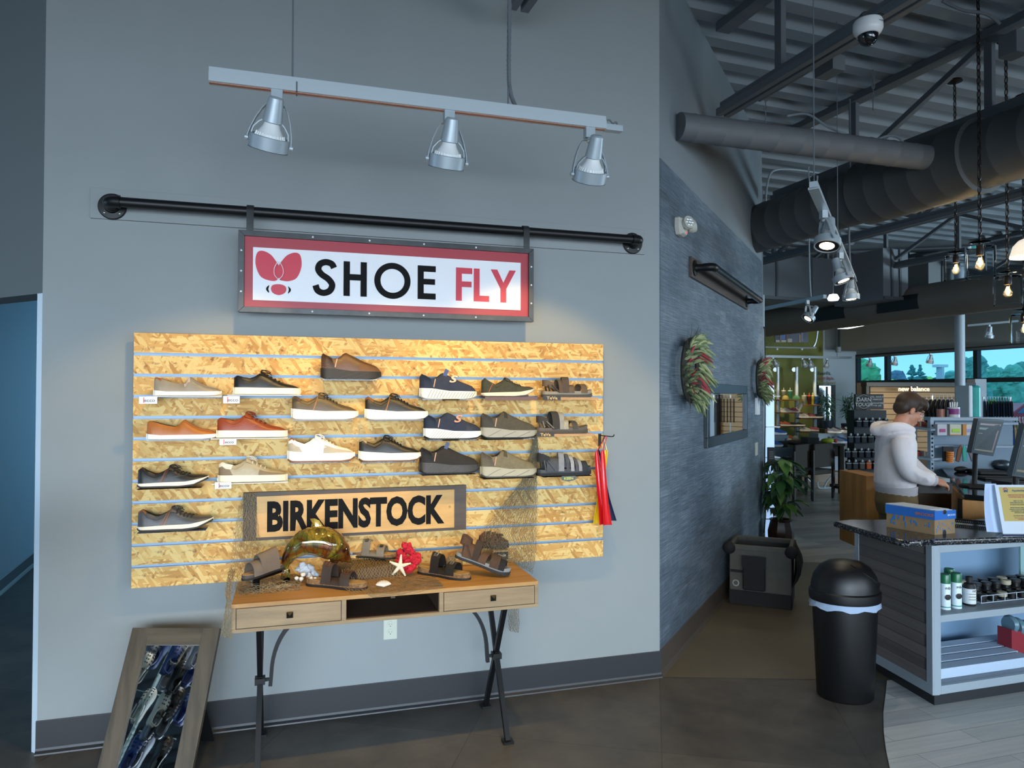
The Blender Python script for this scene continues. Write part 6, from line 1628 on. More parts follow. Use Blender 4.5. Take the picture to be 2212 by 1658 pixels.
# wreaths
def wreath(px, py, rad, label, seed):
    c = onB(px, py, .03); rd = random.Random(seed); m = MBf @ Matrix.Translation((c.dot(BD), -.06, c.z)); t = thing('wreath', label, 'wreath', m @ V((0, 0, 0)), 'wreaths on the panelled wall')
    g = MB(m); g.tube([(math.cos(u) * rad, 0, math.sin(u) * rad) for u in [2 * PI * k / 24 for k in range(24)]], .03, 8, close=True)
    for k in range(110):
        u = rd.uniform(0, 2 * PI); p = V((math.cos(u) * rad, 0, math.sin(u) * rad)); d = V((math.cos(u) * .8, rd.uniform(-1, .1), math.sin(u) * .8)) + V([rd.uniform(-.6, .6) for _ in range(3)]); d.y = -abs(d.y)
        g.tube([p, p + d.normalized() * rd.uniform(.07, .13)], [.0022, .0008], 3)
    g.build('twig_ring', mat('dark_twigs', '3b3a30', .9), t)
    for nm, cs, n_, ok in (('green_sprays', ('8f9b6c', 'a9ad80', '6d7f55'), 150, lambda u: True), ('red_sprays', ('a04048', '8a3038'), 60, lambda u: math.sin(2 * u + 1.2 * seed) > .1)):
        g = MB(m)
        for k in range(n_):
            u = rd.uniform(0, 2 * PI)
            if not ok(u): continue
            p = V((math.cos(u) * rad * rd.uniform(.8, 1.15), rd.uniform(-.03, .01), math.sin(u) * rad * rd.uniform(.85, 1.15))); tg = V((-math.sin(u), 0, math.cos(u)))
            d = (tg * -.9 + V((math.cos(u) * .5, -rd.uniform(.5, 1.4), math.sin(u) * .5)) + V([rd.uniform(-.3, .3) for _ in range(3)])).normalized(); d.y = -abs(d.y); l = rd.uniform(.07, .13); g.m = k % len(cs)
            q = [p + d * l * s_ + V((0, 0, -.03 * s_ * s_)) for s_ in (0, .3, .6, .85, 1)]
            g.tube(q, [.004, .010, .009, .006, .001], 5)
        g.build(nm, [mat('spray_' + c_, c_, .85, bump=(200, 1.0)) for c_ in cs], t)
wreath(1486, 800, .19, 'large dried wreath of green and red sprays left of the wall mirror', 1)
wreath(1638, 818, .17, 'dried wreath with dark red sprays at the end of the panelled wall', 2)
# framed wall mirror
P = [onB(px, py, .0) for px, py in ((1520, 826), (1608, 834), (1606, 945), (1518, 968))]
x0, x1 = P[0].dot(BD), P[1].dot(BD); z1, z0 = (P[0].z + P[1].z) / 2, (P[2].z + P[3].z) / 2; fw_ = .075
t = thing('wall_mirror', 'rectangular mirror in a brushed steel frame on the panelled wall', 'mirror', Bp(x0, 0, z0)); M_sf = mat('brushed_steel_frame', '3a4045', .4, metal=.5, nz=(20, .15), st=(1, 1, 12))
for a, b, c, d in ((x0, x1, z0, z0 + fw_), (x0, x1, z1 - fw_, z1), (x0, x0 + fw_, z0 + fw_, z1 - fw_), (x1 - fw_, x1, z0 + fw_, z1 - fw_)):
    g = MB(MBf); g.bx(a, b, -.03, 0, c, d); g.build('frame_rail', M_sf, t, 0, bevel=.003)
g = MB(MBf); g.bx(x0 + fw_, x1 - fw_, -.012, -.008, z0 + fw_, z1 - fw_); g.build('mirror_glass', M_mirror, t, 0)
def wallbox(nm, label, cat, px, py, w_, h_, th, m, extra=None):
    c = onB(px, py, 0); g = MB(MBf @ Matrix.Translation((c.dot(BD), 0, c.z))); g.bx(-w_ / 2, w_ / 2, -th, 0, -h_ / 2, h_ / 2); return tag(g.build(nm, m, None, 0, bevel=.003), label, cat)
wallbox('thermostat', 'small white box on the wall below the far wreath', 'thermostat', 1633, 877, .12, .17, .03, M_white)
wallbox('switch_plate', 'pale switch plate at the end of the panelled wall', 'switch', 1633, 969, .12, .13, .01, M_ew)
c = onD(1664, 984, 7.5); g = MB(frame(c, rd_)); g.bx(-.035, .035, -.03, 0, -.09, .09); kp = g.build('entry_keypad', M_blk, None, 0, bevel=.004); tag(kp, 'black keypad beside the narrow display tower', 'keypad')
g = MB(frame(c, rd_)); 
for i in range(3):
    for j in range(4): g.bx(-.02 + i * .015, -.01 + i * .015, -.033, -.03, -.03 + j * .022, -.016 + j * .022)
g.build('keypad_buttons', mat('key_grey', '5c6468', .5), kp, 0)
g = MB(); g.tube(bez([onD(1649, 708, 7.55), onD(1652, 725, 7.55), onD(1653, 900, 7.55), onD(1652, 1000, 7.55), onD(1654, 1100, 7.5), onD(1650, 1150, 7.5)], 30), .006, 6); tag(g.build('power_cable', M_blk), 'black cable running down the trim at the end of the panelled wall', 'cable')
# display tower behind the wall end; its panel's emission stands in for daylight
c = onD(1664, 1175, 8.2); m = frame((c.x, c.y, 0), rd_); t = thing('display_tower', 'narrow white-blue display tower with painted daylight glow behind the wall end', 'display', m)
g = MB(m); g.bx(-.05, .05, 0, .3, 0, 1.78); g.build('tower_panel', mat('daylight_glow_panel', 'bcd4ee', .4, em=('a8ccf8', .75)), t, 0)
for k in range(5):
    g = MB(m); g.bx(-.05, .11, -.02, .28, .25 + .35 * k, .262 + .35 * k); g.build('tower_shelf', M_clear if False else M_white, t, 0)
# potted plant
pc0 = V((onD(1687, 1190, 7.45).x, onD(1687, 1190, 7.45).y, 0)); t = thing('potted_plant', 'broad-leaved green plant in a dark wooden vase behind the pet crate', 'plant', pc0)
g = MB(Matrix.Translation(pc0)); g.lathe([(0, 0), (.085, 0), (.10, .06), (.128, .2), (.13, .26), (.105, .36), (.115, .385), (.10, .385), (.09, .36), (0, .35)], 10); g.build('plant_pot', [mat('dark_vase', '2a1d17', .3, nz=(7, .5), c2='4e2f1c')], t, 20)
rd = random.Random(5); g = MB(); gs = MB()
for k in range(84):
    a = rd.uniform(0, 2 * PI); h_ = rd.uniform(.45, 1.0) ; rr_ = rd.uniform(.10, .34) * (1.15 - .45 * abs(h_ - .72) / .3)
    base = pc0 + V((0, 0, .36)); tip = pc0 + V((math.cos(a) * rr_ * .45, math.sin(a) * rr_ * .45, h_)); tip += BN * max(0, .04 - tip.dot(BN)); gs.tube(bez([base, base.lerp(tip, .5) + V((0, 0, .05)), tip], 6), .004, 4)
    d = V((math.cos(a), math.sin(a), rd.uniform(-.5, .35))).normalized(); sd_ = d.cross(V((0, 0, 1))).normalized(); L_ = rd.uniform(.13, .21); W_ = L_ * rd.uniform(.46, .62); g.m = k % 3; rows = []
    for i in range(8):
        u = i / 7; w_ = W_ * .5 * math.sin(PI * min(1, u ** .75 + .02)) ; p = tip + d * L_ * u + V((0, 0, -.09 * u * u)); p += BN * max(0, .03 - p.dot(BN))
        rows.append([p - sd_ * w_ + V((0, 0, .012)), p, p + sd_ * w_ + V((0, 0, .012))])
    g.slab(rows, .0012)
g.build('foliage', [mat('leaf_a', '2f5a30', .4), mat('leaf_b', '4b7434', .4), mat('leaf_c', '26452f', .4)], t, 60); gs.build('stems', mat('leaf_stem', '3a4a2a', .6), t)
# soft pet crate
cA = V((1.219, 1.231, 0)); cB = V((1.597 + .02, .962 - .02, 0)); u_ = (onZ(1692, 1316, 0) - onZ(1559, 1300, 0)); u_.z = 0; Wc = u_.length; u_ = V((math.cos(R(-41)), math.sin(R(-41)), 0))
p_ = onZ(1559, 1300, 0) + BN * .06; mC = frame((p_.x, p_.y, 0), u_); Dc, Hc = .42, .50
t = thing('pet_crate', 'grey and black soft pet crate standing against the panelled wall', 'crate', mC); M_cg = mat('crate_canvas', '54534d', .85, nz=(14, .1), bump=(180, .6)); M_cb = mat('crate_black_fabric', '151517', .8, bump=(60, .8))
def wall4(x0, x1, y0, y1, z0, z1, m, nm, th=.012):
    g = MB(mC)
    for q in ((x0, x1, y0, y0 + th), (x0, x1, y1 - th, y1), (x0, x0 + th, y0, y1), (x1 - th, x1, y0, y1)): g.bx(*q, z0, z1)
    return g.build(nm, m, t, 0, bevel=.008)
wall4(0, Wc, 0, Dc, .11, .435, M_cg, 'canvas_walls'); wall4(-.004, Wc + .004, -.004, Dc + .004, 0, .115, M_cb, 'base_band'); wall4(-.005, Wc + .005, -.005, Dc + .005, .43, .475, M_cg, 'top_rim', .03)
g = MB(mC); g.bx(.012, Wc - .012, .012, Dc - .012, .0, .02); g.build('crate_floor', M_cb, t, 0)
for x in (0, Wc):
    g = MB(mC); g.sph((x, .0, .445), (.05, .035, .05), 12, 8); g.build('corner_patch', M_cb, t)
g = MB(mC); g.loft([[V((Wc * .23 + s_ * i, -.004 - y, z)) for i, z in ((0, .13), (.17, .13), (.17, .37), (0, .37))] for s_, y in ((1, 0), (1, .03), (.95, .045))]); g.build('front_pocket', M_cb, t, 30, bevel=.01)
g = MB(mC); g.slab([[V((Wc * .22 + .18 * i / 6, -.05 - (.004 * j), .40 - .085 * j / 3 - .02 * math.sin(PI * i / 6) * (j == 3))) for i in range(7)] for j in range(4)], .006); g.build('pocket_flap', M_cb, t)
g = MB(mC); g.bx(.01, Wc * .23, -.009, 0, .255, .275); g.build('web_strap', M_cb, t, 0)
g = MB(mC @ Matrix.Translation((Wc * .11, -.002, .17)) @ Matrix.Rotation(PI / 2, 4, 'X')); g.tube([(math.cos(a) * .022, math.sin(a) * .022, 0) for a in [2 * PI * k / 16 for k in range(16)]], .006, 6, close=True); g.build('grommet', mat('grommet_steel', 'b9bcb8', .3, metal=.9), t)
g = MB(mC); rows = [[V((Wc + .004 + .06 * math.sin(PI * j / 6) * (.6 + .4 * math.sin(i * 1.3)) + .01, Dc * i / 8, .47 - .30 * j / 6)) for i in range(9)] for j in range(7)]; g.slab(rows, .012); g.build('rolled_side_flap', M_cb, t)

# ================= SWING-TOP BIN =================
bc = V((onZ(1850, 1524, 0).x, onZ(1850, 1524, 0).y, 0)); bc = bc + fd * .13; mB = frame(bc, rd_); M_bin = mat('bin_plastic', '0a0b0d', .42, bump=(300, .1))
t = thing('trash_bin', 'tall black swing-top trash bin at the counter corner', 'bin', mB)
g = MB(mB); g.lathe([(0, 0), (.142, 0), (.150, .012), (.172, .52), (.174, .545), (0, .545)], 40, sy=.85); g.build('bin_body', M_bin, t, 30)
g = MB(mB); rr_ = []
for j in range(5): rr_.append([V((math.cos(2 * PI * k / 60) * (.178 + .004 * math.sin(k * 2.3 + j) + .003 * j), .85 * math.sin(2 * PI * k / 60) * (.178 + .004 * math.sin(k * 2.3 + j)), .545 - .011 * j - (.006 * math.sin(k * .9) * (j == 4)))) for k in range(60)])
g.loft(rr_, True, False); g.build('bin_liner', mat('liner_plastic', '9fb2cc', .3), t, 60)
g = MB(mB); g.lathe([(.186, .535), (.190, .55), (.190, .585), (.180, .592), (0, .592)], 40, sy=.85); g.build('lid_collar', M_bin, t, 30)
g = MB(mB); g.lathe([(.180, .585), (.178, .62), (.165, .67), (.135, .715), (.09, .742), (.04, .752), (0, .753)], 40, sy=.85); g.build('lid_dome', M_bin, t, 50)
g = MB(mB); rows = []
for i in range(17):
    u = i / 16; a = -PI * .52 + (PI * .46) * u; zz_ = .735 - .115 * math.sin(u * PI / 2) ** 1.4; r_ = .1845 * math.sqrt(max(.02, 1 - ((zz_ - .585) / .172) ** 2)); rows.append([V((math.cos(a) * r_ * (1 + .015 * q), .85 * math.sin(a) * r_ * (1 + .015 * q), zz_ + q * .006 - .008 * (q == 0))) for q in (0, 1, 1.6)])
g.slab(rows, .009); g.build('lid_flap_edge', M_bin, t)

# ================= SALES COUNTER =================
zc = .863; A0 = V((1.191, -.81, 0)); A1 = V((1.291, -.149, 0)); mS = frame(A0, (1, 0, 0)); CW = 2.6
t = thing('display_counter', 'pale grey open-shelf counter with grey plank side panel', 'counter', A0)
def q4(x0, x1, y0, y1, z0, z1): return MB().prism([(x0, y0), (x1, y0), (x1, y1), (x0, y1)], z0, z1)
g = MB(); s0_ = A0; sl = (A1 - A0).normalized(); mP = frame(A0, sl); Lp = (A1 - A0).length    # local x away along the side, local -y... outward
so_ = -1 if (mP.to_3x3() @ V((0, 1, 0))).x > 0 else 1
g = MB(mP); g.bx(0, Lp, 0, -so_ * .03, .07, zc); g.build('side_core', M_vinyl, t, 0)
g = MB(mP)
for a, b in ((0, .045), (Lp - .04, Lp)): g.bx(a, b, 0, so_ * .012, .07, zc)
g.bx(.045, Lp - .04, 0, so_ * .012, .07, .125); g.build('side_stiles', M_vinyl, t, 0, bevel=.001)
g = MB(mP); g.bx(.045, Lp - .04, 0, so_ * .008, .125, zc); g.build('plank_panel', planks('grey_plank_panel', ['4d4a49', '5f5a58', '6f6966', '7a7371'], .17, .062, .03, .6, 'xz', (1.5, 12), .6), t, 0)
x1_ = A0.x + CW; y0_ = A0.y; y1_ = A0.y + .55
g = MB()
g.bx(A0.x, A0.x + .045, y0_, y0_ + .02, .07, zc); g.bx(A0.x + .045, x1_, y0_, y0_ + .02, zc - .04, zc); g.bx(A0.x + .045, x1_, y0_, y0_ + .02, .07, .115); g.bx(A0.x + .045, x1_, y0_, y0_ + .02, .452, .489); g.build('front_frame', M_vinyl, t, 0, bevel=.001)
g = MB()
for za_, zb_ in ((.47, .489), (.09, .115)): g.prism([(A0.x + .035, y0_ + .02), (x1_, y0_ + .02), (x1_, y1_), (A0.x + .118, y1_)], za_, zb_)
g.build('shelf_board', mat('shelf_grey', '7f8890', .5), t, 0)
g = MB(); g.bx(A0.x + .12, x1_, y1_, y1_ + .02, .07, zc); g.build('back_panel', mat('back_panel_blue', '7696b4', .5), t, 0)
g = MB(); g.prism([(A0.x + .03, y0_ + .03), (x1_, y0_ + .03), (x1_, y1_), (A1.x + .03, A1.y)], 0, .07); g.build('toe_kick', mat('kick_black', '222529', .5), t, 0)
# granite top, a thing of its own
def gtop(name, label, pxs, z, th=.034, m=M_gran, rnd=.012):
    P = [onZ(px, py, z) for px, py in pxs]; g = MB(); g.prism([(p.x, p.y) for p in P], z - th, z); return tag(g.build(name, m, None, 0, bevel=rnd, seg=3), label, 'countertop')
gtop('granite_countertop', 'polished dark granite top of the display counter', ((1799, 1125), (1932, 1163), (1948, 1166.5), (1965, 1168), (1990, 1167), (2019, 1165), (2420, 1152), (2420, 1122), (1912, 1121), (1834, 1121)), .9)
# things on the shelves
ys = y0_ + .10
def onS(px, py, y=None): return onY(px, py, ys if y is None else y)
zs1 = .489
def can(px, r, h, caph, c1, c2, label, y, nm='spray_can', band=None, grp='spray cans on the counter shelf', lettering=None):
    c = onY(px, 1330, y); c.z = zs1; m = Matrix.Translation(c); t = thing(nm, label, 'can' if 'can' in nm else 'bottle', c, grp)
    g = MB(m); g.lathe([(0, 0), (r, 0), (r, h - caph), (r * .96, h - caph + .003), (0, h - caph + .003)], 24); g.build('can_body', mat('can_' + c1, c1, .35), t, 30)
    g = MB(m); g.lathe([(0, h - caph + .002), (r, h - caph + .002), (r, h - .006), (r * .9, h), (0, h)], 24); g.build('can_cap', mat('cap_' + c2, c2, .3), t, 30)
    if lettering:
        f_ = frame(c, rd_); g = MB(f_); g.text('mb', r * .8, Matrix.Translation((0, -r * 1.01, h * .62)) @ Matrix.Rotation(PI / 2, 4, 'X'), .0006, .0003); b_ = g.build('can_lettering', M_blk, t, 0)
        g = MB(f_); g.sph((0, -r * .96, h * .36), (r * .62, r * .08, r * .62), 14, 8); g.build('can_emblem', M_blk, t)
        g = MB(m); g.lathe([(r * 1.004, h * .06), (r * 1.006, h * .075), (r * 1.004, h * .09)], 24); g.build('can_stripe', mat('can_teal', '2f8f8a', .4), t)
can(2042, .0265, .192, .052, 'd7e6ee', '1f6a44', 'white spray can with green cap, front left on the shelf', ys - .01, lettering=1)
can(2066, .0265, .192, .052, 'd7e6ee', '1f6a44', 'white spray can with green cap, right of the front pair', ys - .01, lettering=1)
can(2051, .0265, .192, .052, 'd7e6ee', '1f6a44', 'green-capped spray can behind the front pair', ys + .08, lettering=1)
c = onY(2094, 1325, ys + .01); c.z = zs1; t = thing('polish_bottle', 'black bottle with a white label beside the spray cans', 'bottle', c); m = Matrix.Translation(c)
g = MB(m); g.lathe([(0, 0), (.031, 0), (.033, .004), (.033, .105), (.026, .12), (.014, .126), (.014, .132), (.018, .133), (.018, .158), (0, .16)], 24); g.build('bottle_body', M_blk, t, 30)
g = MB(m); g.lathe([(.0335, .012), (.0335, .095)], 24); g.build('bottle_label', mat('label_white', 'd5dde2', .5), t)
g = MB(frame(c, rd_)); g.text('mb', .02, Matrix.Translation((.008, -.034, .085)) @ Matrix.Rotation(PI / 2, 4, 'X'), .0006, .0003)
for k in range(3): g.bx(-.02, .02, -.0345, -.034, .065 - .015 * k, .069 - .015 * k)
g.build('label_lettering', mat('label_gold', '8f7c55', .5), t, 0)
t = thing('wire_tray', 'white wire tray full of shoe polish jars on the counter shelf', 'tray', onS(2160, 1325)); xa_, xb_ = onS(2120, 1325).x, onS(2120, 1325).x + .62
g = MB()
for z, y in ((.006, ys), (.045, ys), (.006, ys + .2), (.045, ys + .2)): g.cyl((xa_, y, zs1 + z), (xb_, y, zs1 + z), .002, n=6)
for k in range(8): x = xa_ + .62 * k / 7; g.tube([(x, ys, zs1 + .045), (x, ys, zs1 + .004), (x, ys + .2, zs1 + .004), (x, ys + .2, zs1 + .045)], .002, 5)
for k in range(14): g.cyl((xa_, ys + .015 * k, zs1 + .004), (xb_, ys + .015 * k, zs1 + .004), .001, n=4)
g.build('wire_frame', mat('wire_white', 'b9c6d2', .4), t)
t = thing('polish_jar', 'x', 'jar', IDM); g = MB(); g.lathe([(0, 0), (.024, 0), (.024, .026), (0, .026)], 20); g.build('jar_body', mat('jar_black', '1b1b1c', .2), t, 30); g = MB(); g.lathe([(.0, .026), (.026, .026), (.027, .030), (.027, .04), (.024, .043), (0, .043)], 20); g.build('jar_lid', mat('jar_lid_dark', '2c2d2f', .3), t, 30); J1 = Proto(t)
t = thing('polish_jar', 'x', 'jar', IDM); g = MB(); g.lathe([(0, 0), (.024, 0), (.024, .018), (0, .018)], 20); g.build('jar_body', mat('jar_black', '1b1b1c', .2), t, 30); g = MB(); g.lathe([(.0, .018), (.026, .018), (.027, .022), (.027, .04), (.024, .043), (0, .043)], 20); g.build('jar_lid', mat('jar_lid_cream', 'b3ab92', .4), t, 30); J2 = Proto(t)
OR = ['first', 'second', 'third', 'fourth', 'fifth', 'sixth', 'seventh', 'eighth']
for r_ in range(3):
    for k in range(8):
        x = xa_ + .04 + .075 * k + (.03 if r_ == 1 else 0); cr_ = (k + r_ * 3) % 4 == 2; rw = ('front', 'middle', 'back')[r_] + ' row of the wire tray'
        if r_: J1.put(Matrix.Translation((x, ys + .03 + .06 * r_, zs1 + .006)), 'lower polish jar, ' + OR[k] + ' from the left in the ' + rw, 'polish jars in the wire tray')
        (J2 if cr_ else J1).put(Matrix.Translation((x, ys + .03 + .06 * r_, zs1 + .006 + .045 * (r_ > 0))), ('cream-lidded' if cr_ else 'dark') + ' polish jar, ' + OR[k] + ' from the left in the ' + rw.replace('row of the', 'row of') .replace('of wire', 'of the wire'), 'polish jars in the wire tray')
for i, (pxa, pya, pxb) in enumerate(((2030, 1474, 2230), (2030, 1460, 2200), (2030, 1447, 2187), (2030, 1436, 2172))):
    y = ys - .03 + .09 * i; a = onY(pxa, 1470, y); b = onY(pxb, 1470, y); g = MB(); g.bx(A0.x + .06 + .02 * i, b.x, y, y + .075, .116, .116 + .055)
    tag(g.build('carton', mat('carton_white', 'b3c6dc', .6), None, 0, bevel=.002), ['front', 'second', 'third', 'rearmost'][i] + ' long white flat box on the bottom shelf', 'box', 'white boxes on the bottom shelf')
y = ys + .1; a = onY(2186, 1450, y); g = MB(); g.prism([(0, 0), (.2, -.06), (.2, .08), (0, .12)], 0, .09, Matrix(((1, 0, 0, a.x), (0, 0, 1, y), (0, 1, 0, .16), (0, 0, 0, 1)))); tag(g.build('red_display_box', mat('box_red', '8c2430', .5), None, 0), 'dark red display box at the right of the bottom shelf', 'box')
for i in range(3):
    g = MB(); c = V((a.x + .04 + .055 * i, y + .04, .30 - .02 * i)); g.lathe([(0, -.02), (.045, -.018), (.055, .0), (.045, .018), (0, .02)], 20, (0, 0, 0)); o = g.build('tape_roll', mat('roll_slate', '5f7f8e', .3), None); o.matrix_world = Matrix.Translation(c) @ Matrix.Rotation(PI / 2, 4, 'Y') ; tag(o, ('left', 'middle', 'right')[i] + ' grey-blue roll standing in the dark red box', 'roll', 'rolls in the red box')
g = MB(); a = onY(2205, 1245, ys + .25); g.bx(a.x, a.x + .2, ys + .25, ys + .262, zs1, zs1 + .24); tag(g.build('framed_card', mat('card_green', '8fb4b4', .4), None, 0), 'clear sign holder at the right back of the upper shelf', 'sign holder')

# shoebox and papers on the counter top
zt_ = .9
h0, h1, h2 = onZ(2019, 1155, zt_), onZ(1915, 1137, zt_), onZ(2063, 1151, zt_)
bx_ = (h1 - h0); bx_.z = 0; by_ = (h2 - h0); by_.z = 0; Hb = (1155 - 1104) / FPX * depth(h0) * 1.0
t = thing('shoebox', 'blue and brown cardboard shoebox with papers on the granite counter', 'box', h0); M_kr = mat('kraft_card', '8c7355', .8, nz=(30, .1)); M_blu = mat('box_blue', '1f63b4', .5)
def pgram(z0, z1, e=0.0, m=None, nm='x', par=None):
    a = h0 - bx_.normalized() * e - by_.normalized() * e; b = h0 + bx_ + bx_.normalized() * e - by_.normalized() * e; c = h0 + bx_ + by_ + (bx_ .normalized() + by_.normalized()) * e; d = h0 + by_ + by_.normalized() * e - bx_.normalized() * e
    g = MB(); g.prism([(a.x, a.y), (b.x, b.y), (c.x, c.y), (d.x, d.y)], z0, z1); return g.build(nm, m, par, 0)
pgram(zt_, zt_ + Hb * .9, 0, M_kr, 'box_base', t); lid = pgram(zt_ + Hb * .62, zt_ + Hb, .004, M_blu, 'box_lid', t)
def face_m(o_, dx_, off): d = dx_.normalized(); return frame(o_ + V((0, 0, 0)), d)
fA = frame(V((h1.x, h1.y, zt_)), -bx_); fB = frame(V((h0.x, h0.y, zt_)), by_)
RX = Matrix.Rotation(PI / 2, 4, 'X')
g = MB(fA); LA = bx_.length; g.text('BROOKS', .022, Matrix.Translation((LA * .80, -.0055, Hb * .80)) @ RX, .0006, .0004, 1.2, shear=.2); g.build('side_lettering', mat('box_orange', 'b06a50', .5), lid, 0)
g = MB(fB); LB = by_.length; g.text('BROOKS', .014, Matrix.Translation((LB * .78, -.0055, Hb * .80)) @ RX, .0006, .0003, 1.1, shear=.2); g.build('end_lettering', mat('box_pale', 'b9cbe4', .5), lid, 0)
g = MB(fB); g.sph((LB * .47, -.004, Hb * .94), (.014, .002, .012), 16, 8); g.sph((LB * .47, -.0015, Hb * .06), (.014, .002, .017), 16, 8); g.build('finger_hole', M_blk, t)
rd = random.Random(8); g = MB(fA)
for k in range(16): x = rd.uniform(.02, LA - .02); z = rd.uniform(.01, Hb * .5); g.bx(x, x + rd.uniform(.004, .014), -.0012, 0, z, z + rd.uniform(.006, .03))
g.M = fB
for k in range(14): x = rd.uniform(.01, LB - .02); z = rd.uniform(.005, Hb * .5); g.bx(x, x + rd.uniform(.003, .009), -.0012, 0, z, z + rd.uniform(.004, .016))
g.build('box_print', mat('print_blue', '2f6fb0', .6), t, 0)
for k in range(2):
    P = [h0 + bx_ * u + by_ * v_ for u, v_ in ((.02 + .1 * k, .1), (1.04, .05), (1.0, .86), (-.02 + .06 * k, .82))]; g = MB(); g.prism([(p.x, p.y) for p in P], zt_ + Hb + .001 + .003 * k, zt_ + Hb + .003 + .003 * k)
    tag(g.build('paper_sheet', mat('paper', 'c9d2de', .7), None, 0), ('lower', 'upper')[k] + ' white paper sheet lying on the shoebox', 'paper', 'papers on the shoebox')
# flyer stand
f0 = onZ(2168, 1155, zt_); mFl = frame(f0, rd_) @ Matrix.Rotation(R(-14), 4, 'X'); sc_f = 1
t = thing('flyer_stand', 'tilted stand with a yellow running club flyer on the granite counter', 'sign', f0)
g = MB(mFl); g.bx(-.002, .215, 0, .003, 0, .275); g.build('white_sheet', mat('paper', 'c9d2de', .7), t, 0)
g = MB(mFl); g.bx(.018, .2, -.0008, 0, .075, .262); fy = g.build('yellow_flyer', mat('flyer_yellow', 'b9a25c', .7), t, 0)
g = MB(mFl); g.bx(-.002, .215, -.002, .004, .0, .006); g.build('stand_lip', mat('lip_navy', '16305a', .4), t, 0)
lines = (('Appalachian', .016, '2a4a6c', .243), ('JOIN US FOR FUN RUNS', .0095, 'a84848', .218), ('STARTING JUNE 10TH!', .0095, 'a84848', .207), ('MEET AT THE', .0085, '33504c', .185), ('YORK HERITAGE RAIL TRAIL', .0075, '33504c', .175), ('BY 30 LOT ON LOUCKS RD.', .0075, '33504c', .165), ('AFTER THE RUN, WE\'LL HEAD', .0075, '33504c', .148), ('APPRUNCH TOWN FOR REFRESHMENTS', .0062, '33504c', .139), ('AND RUNNERS WILL GET A FREE', .0066, '33504c', .130), ('APPRUNCH SHIRT!', .0075, '33504c', .121), ('ALL PACES WELCOME!', .008, '33504c', .104), ('RUN UP FOR NEWSLETTER AND', .005, 'a84848', .092), ('INFORMATION', .005, 'a84848', .085))
byc = {}
for s_, z_, c_, y in lines:
    g = byc.setdefault(c_, MB(mFl)); g.text(s_, z_, Matrix.Translation((.112 + (.014 if y > .24 else 0), -.0015, y)) @ RX, .0004, .0002)
for c_, g in byc.items(): g.build('flyer_lettering', mat('ink_' + c_, c_, .6), fy, 0)
g = MB(mFl @ Matrix.Translation((.052, -.0015, .245)) @ RX)
o_, i_ = arcpoly(0, 0, .014, .009, .1, PI - .1, 12)
for q in range(12): g.prism([i_[q], o_[q], o_[q + 1], i_[q + 1]], 0, .0006)
g.build('emblem_arc', mat('ink_red', 'b8484a', .6), fy, 0); g = MB(mFl @ Matrix.Translation((.052, -.0015, .242)) @ RX); g.prism([(-.013, -.004), (-.003, .008), (.003, .002), (.012, .004), (.008, -.010), (0, -.004), (-.006, -.010)], 0, .0006); g.build('emblem_peak', mat('ink_2a4a6c', '2a4a6c', .6), fy, 0)
g = MB(); rows = []
for i in range(9):
    u = i / 8; px = 2122 + 13 * math.sin(u * 2.4) * .0 + (14 * u * u - 2 * u); rows.append([onD(px - 2 + 8 * (1 - u), 1044 + 104 * u, 3.95 - .10 * u), onD(px + 30 + 6 * u, 1044 + 106 * u, 4.10 - .05 * u)])
g.slab(rows, .0015); tag(g.build('curled_paper', mat('paper_blue', 'b4c8ea', .7), None), 'curled white sheet behind the flyer on the counter', 'paper')
g = MB(); a, b = onZ(2063, 1124, .915), onZ(2128, 1130, .915); pts = []
for i in range(121): u = i / 120; p = a.lerp(b, u); pts.append(p + V((0, math.cos(u * 2 * PI * 15) * .010, .002 + math.sin(u * 2 * PI * 15) * .010)))
g.tube(pts, .0035, 5); tag(g.build('coiled_cord', M_blk), 'black coiled cord lying on the counter behind the shoebox', 'cord')
# ================= CASH DESK BEHIND =================
def PB(g, px0, py0, px1, py1, d, th, back=0):
    """box with its front face upright and square to the view at depth d"""
    a = onD(px0, py1, d); b = onD(px1, py0, d); o = g.M; g.M = frame(V((a.x, a.y, 0)), rd_); w_ = (b - a).dot(rd_); g.bx(0, w_, back, back + th, a.z, b.z); g.M = o; return g
def pane(name, label, cat, px0, py0, px1, py1, d, th, m, group=None, bevel=0):
    g = MB(); PB(g, px0, py0, px1, py1, d, th); o = g.build(name, m, None, 0, bevel=bevel); tag(o, label, cat, group); return o
zq = .95
M_oak = wood('honey_counter_wood', '9a6a30', 'b98442', (6, 6, 1), 2.5)
gtop('desk_countertop', 'glossy black cash desk top behind the near counter', ((2083, 1067), (2130, 1071), (2400, 1085), (2500, 1005), (2029, 1005)), zq, .04, mat('black_gloss_top', '121417', .07, spec=.7), .008)
P0_ = onZ(2090, 1070, zq); P1_ = onZ(2056, 1040, zq); pdv = (P1_ - P0_).normalized()
t = thing('cash_desk', 'honey wood base of the cash desk beside the standing person', 'desk', V((P0_.x, P0_.y, 0)))
g = MB(frame(V((P0_.x, P0_.y, 0)) + V((.05, .06, 0)), pdv)); g.bx(-.02, .02, -.5, .02, 0, zq - .04); g.bx(0, .9, -.03, 0, 0, zq - .04); g.build('end_panel', M_oak, t, 0)
g = MB(frame(V((P0_.x, P0_.y, 0)) + V((.05, .06, 0)), rd_)); g.bx(.0, 2.2, .05, .09, 0, zq - .04); g.build('back_panel', mat('desk_dark_panel', '2e3336', .5), t, 0)
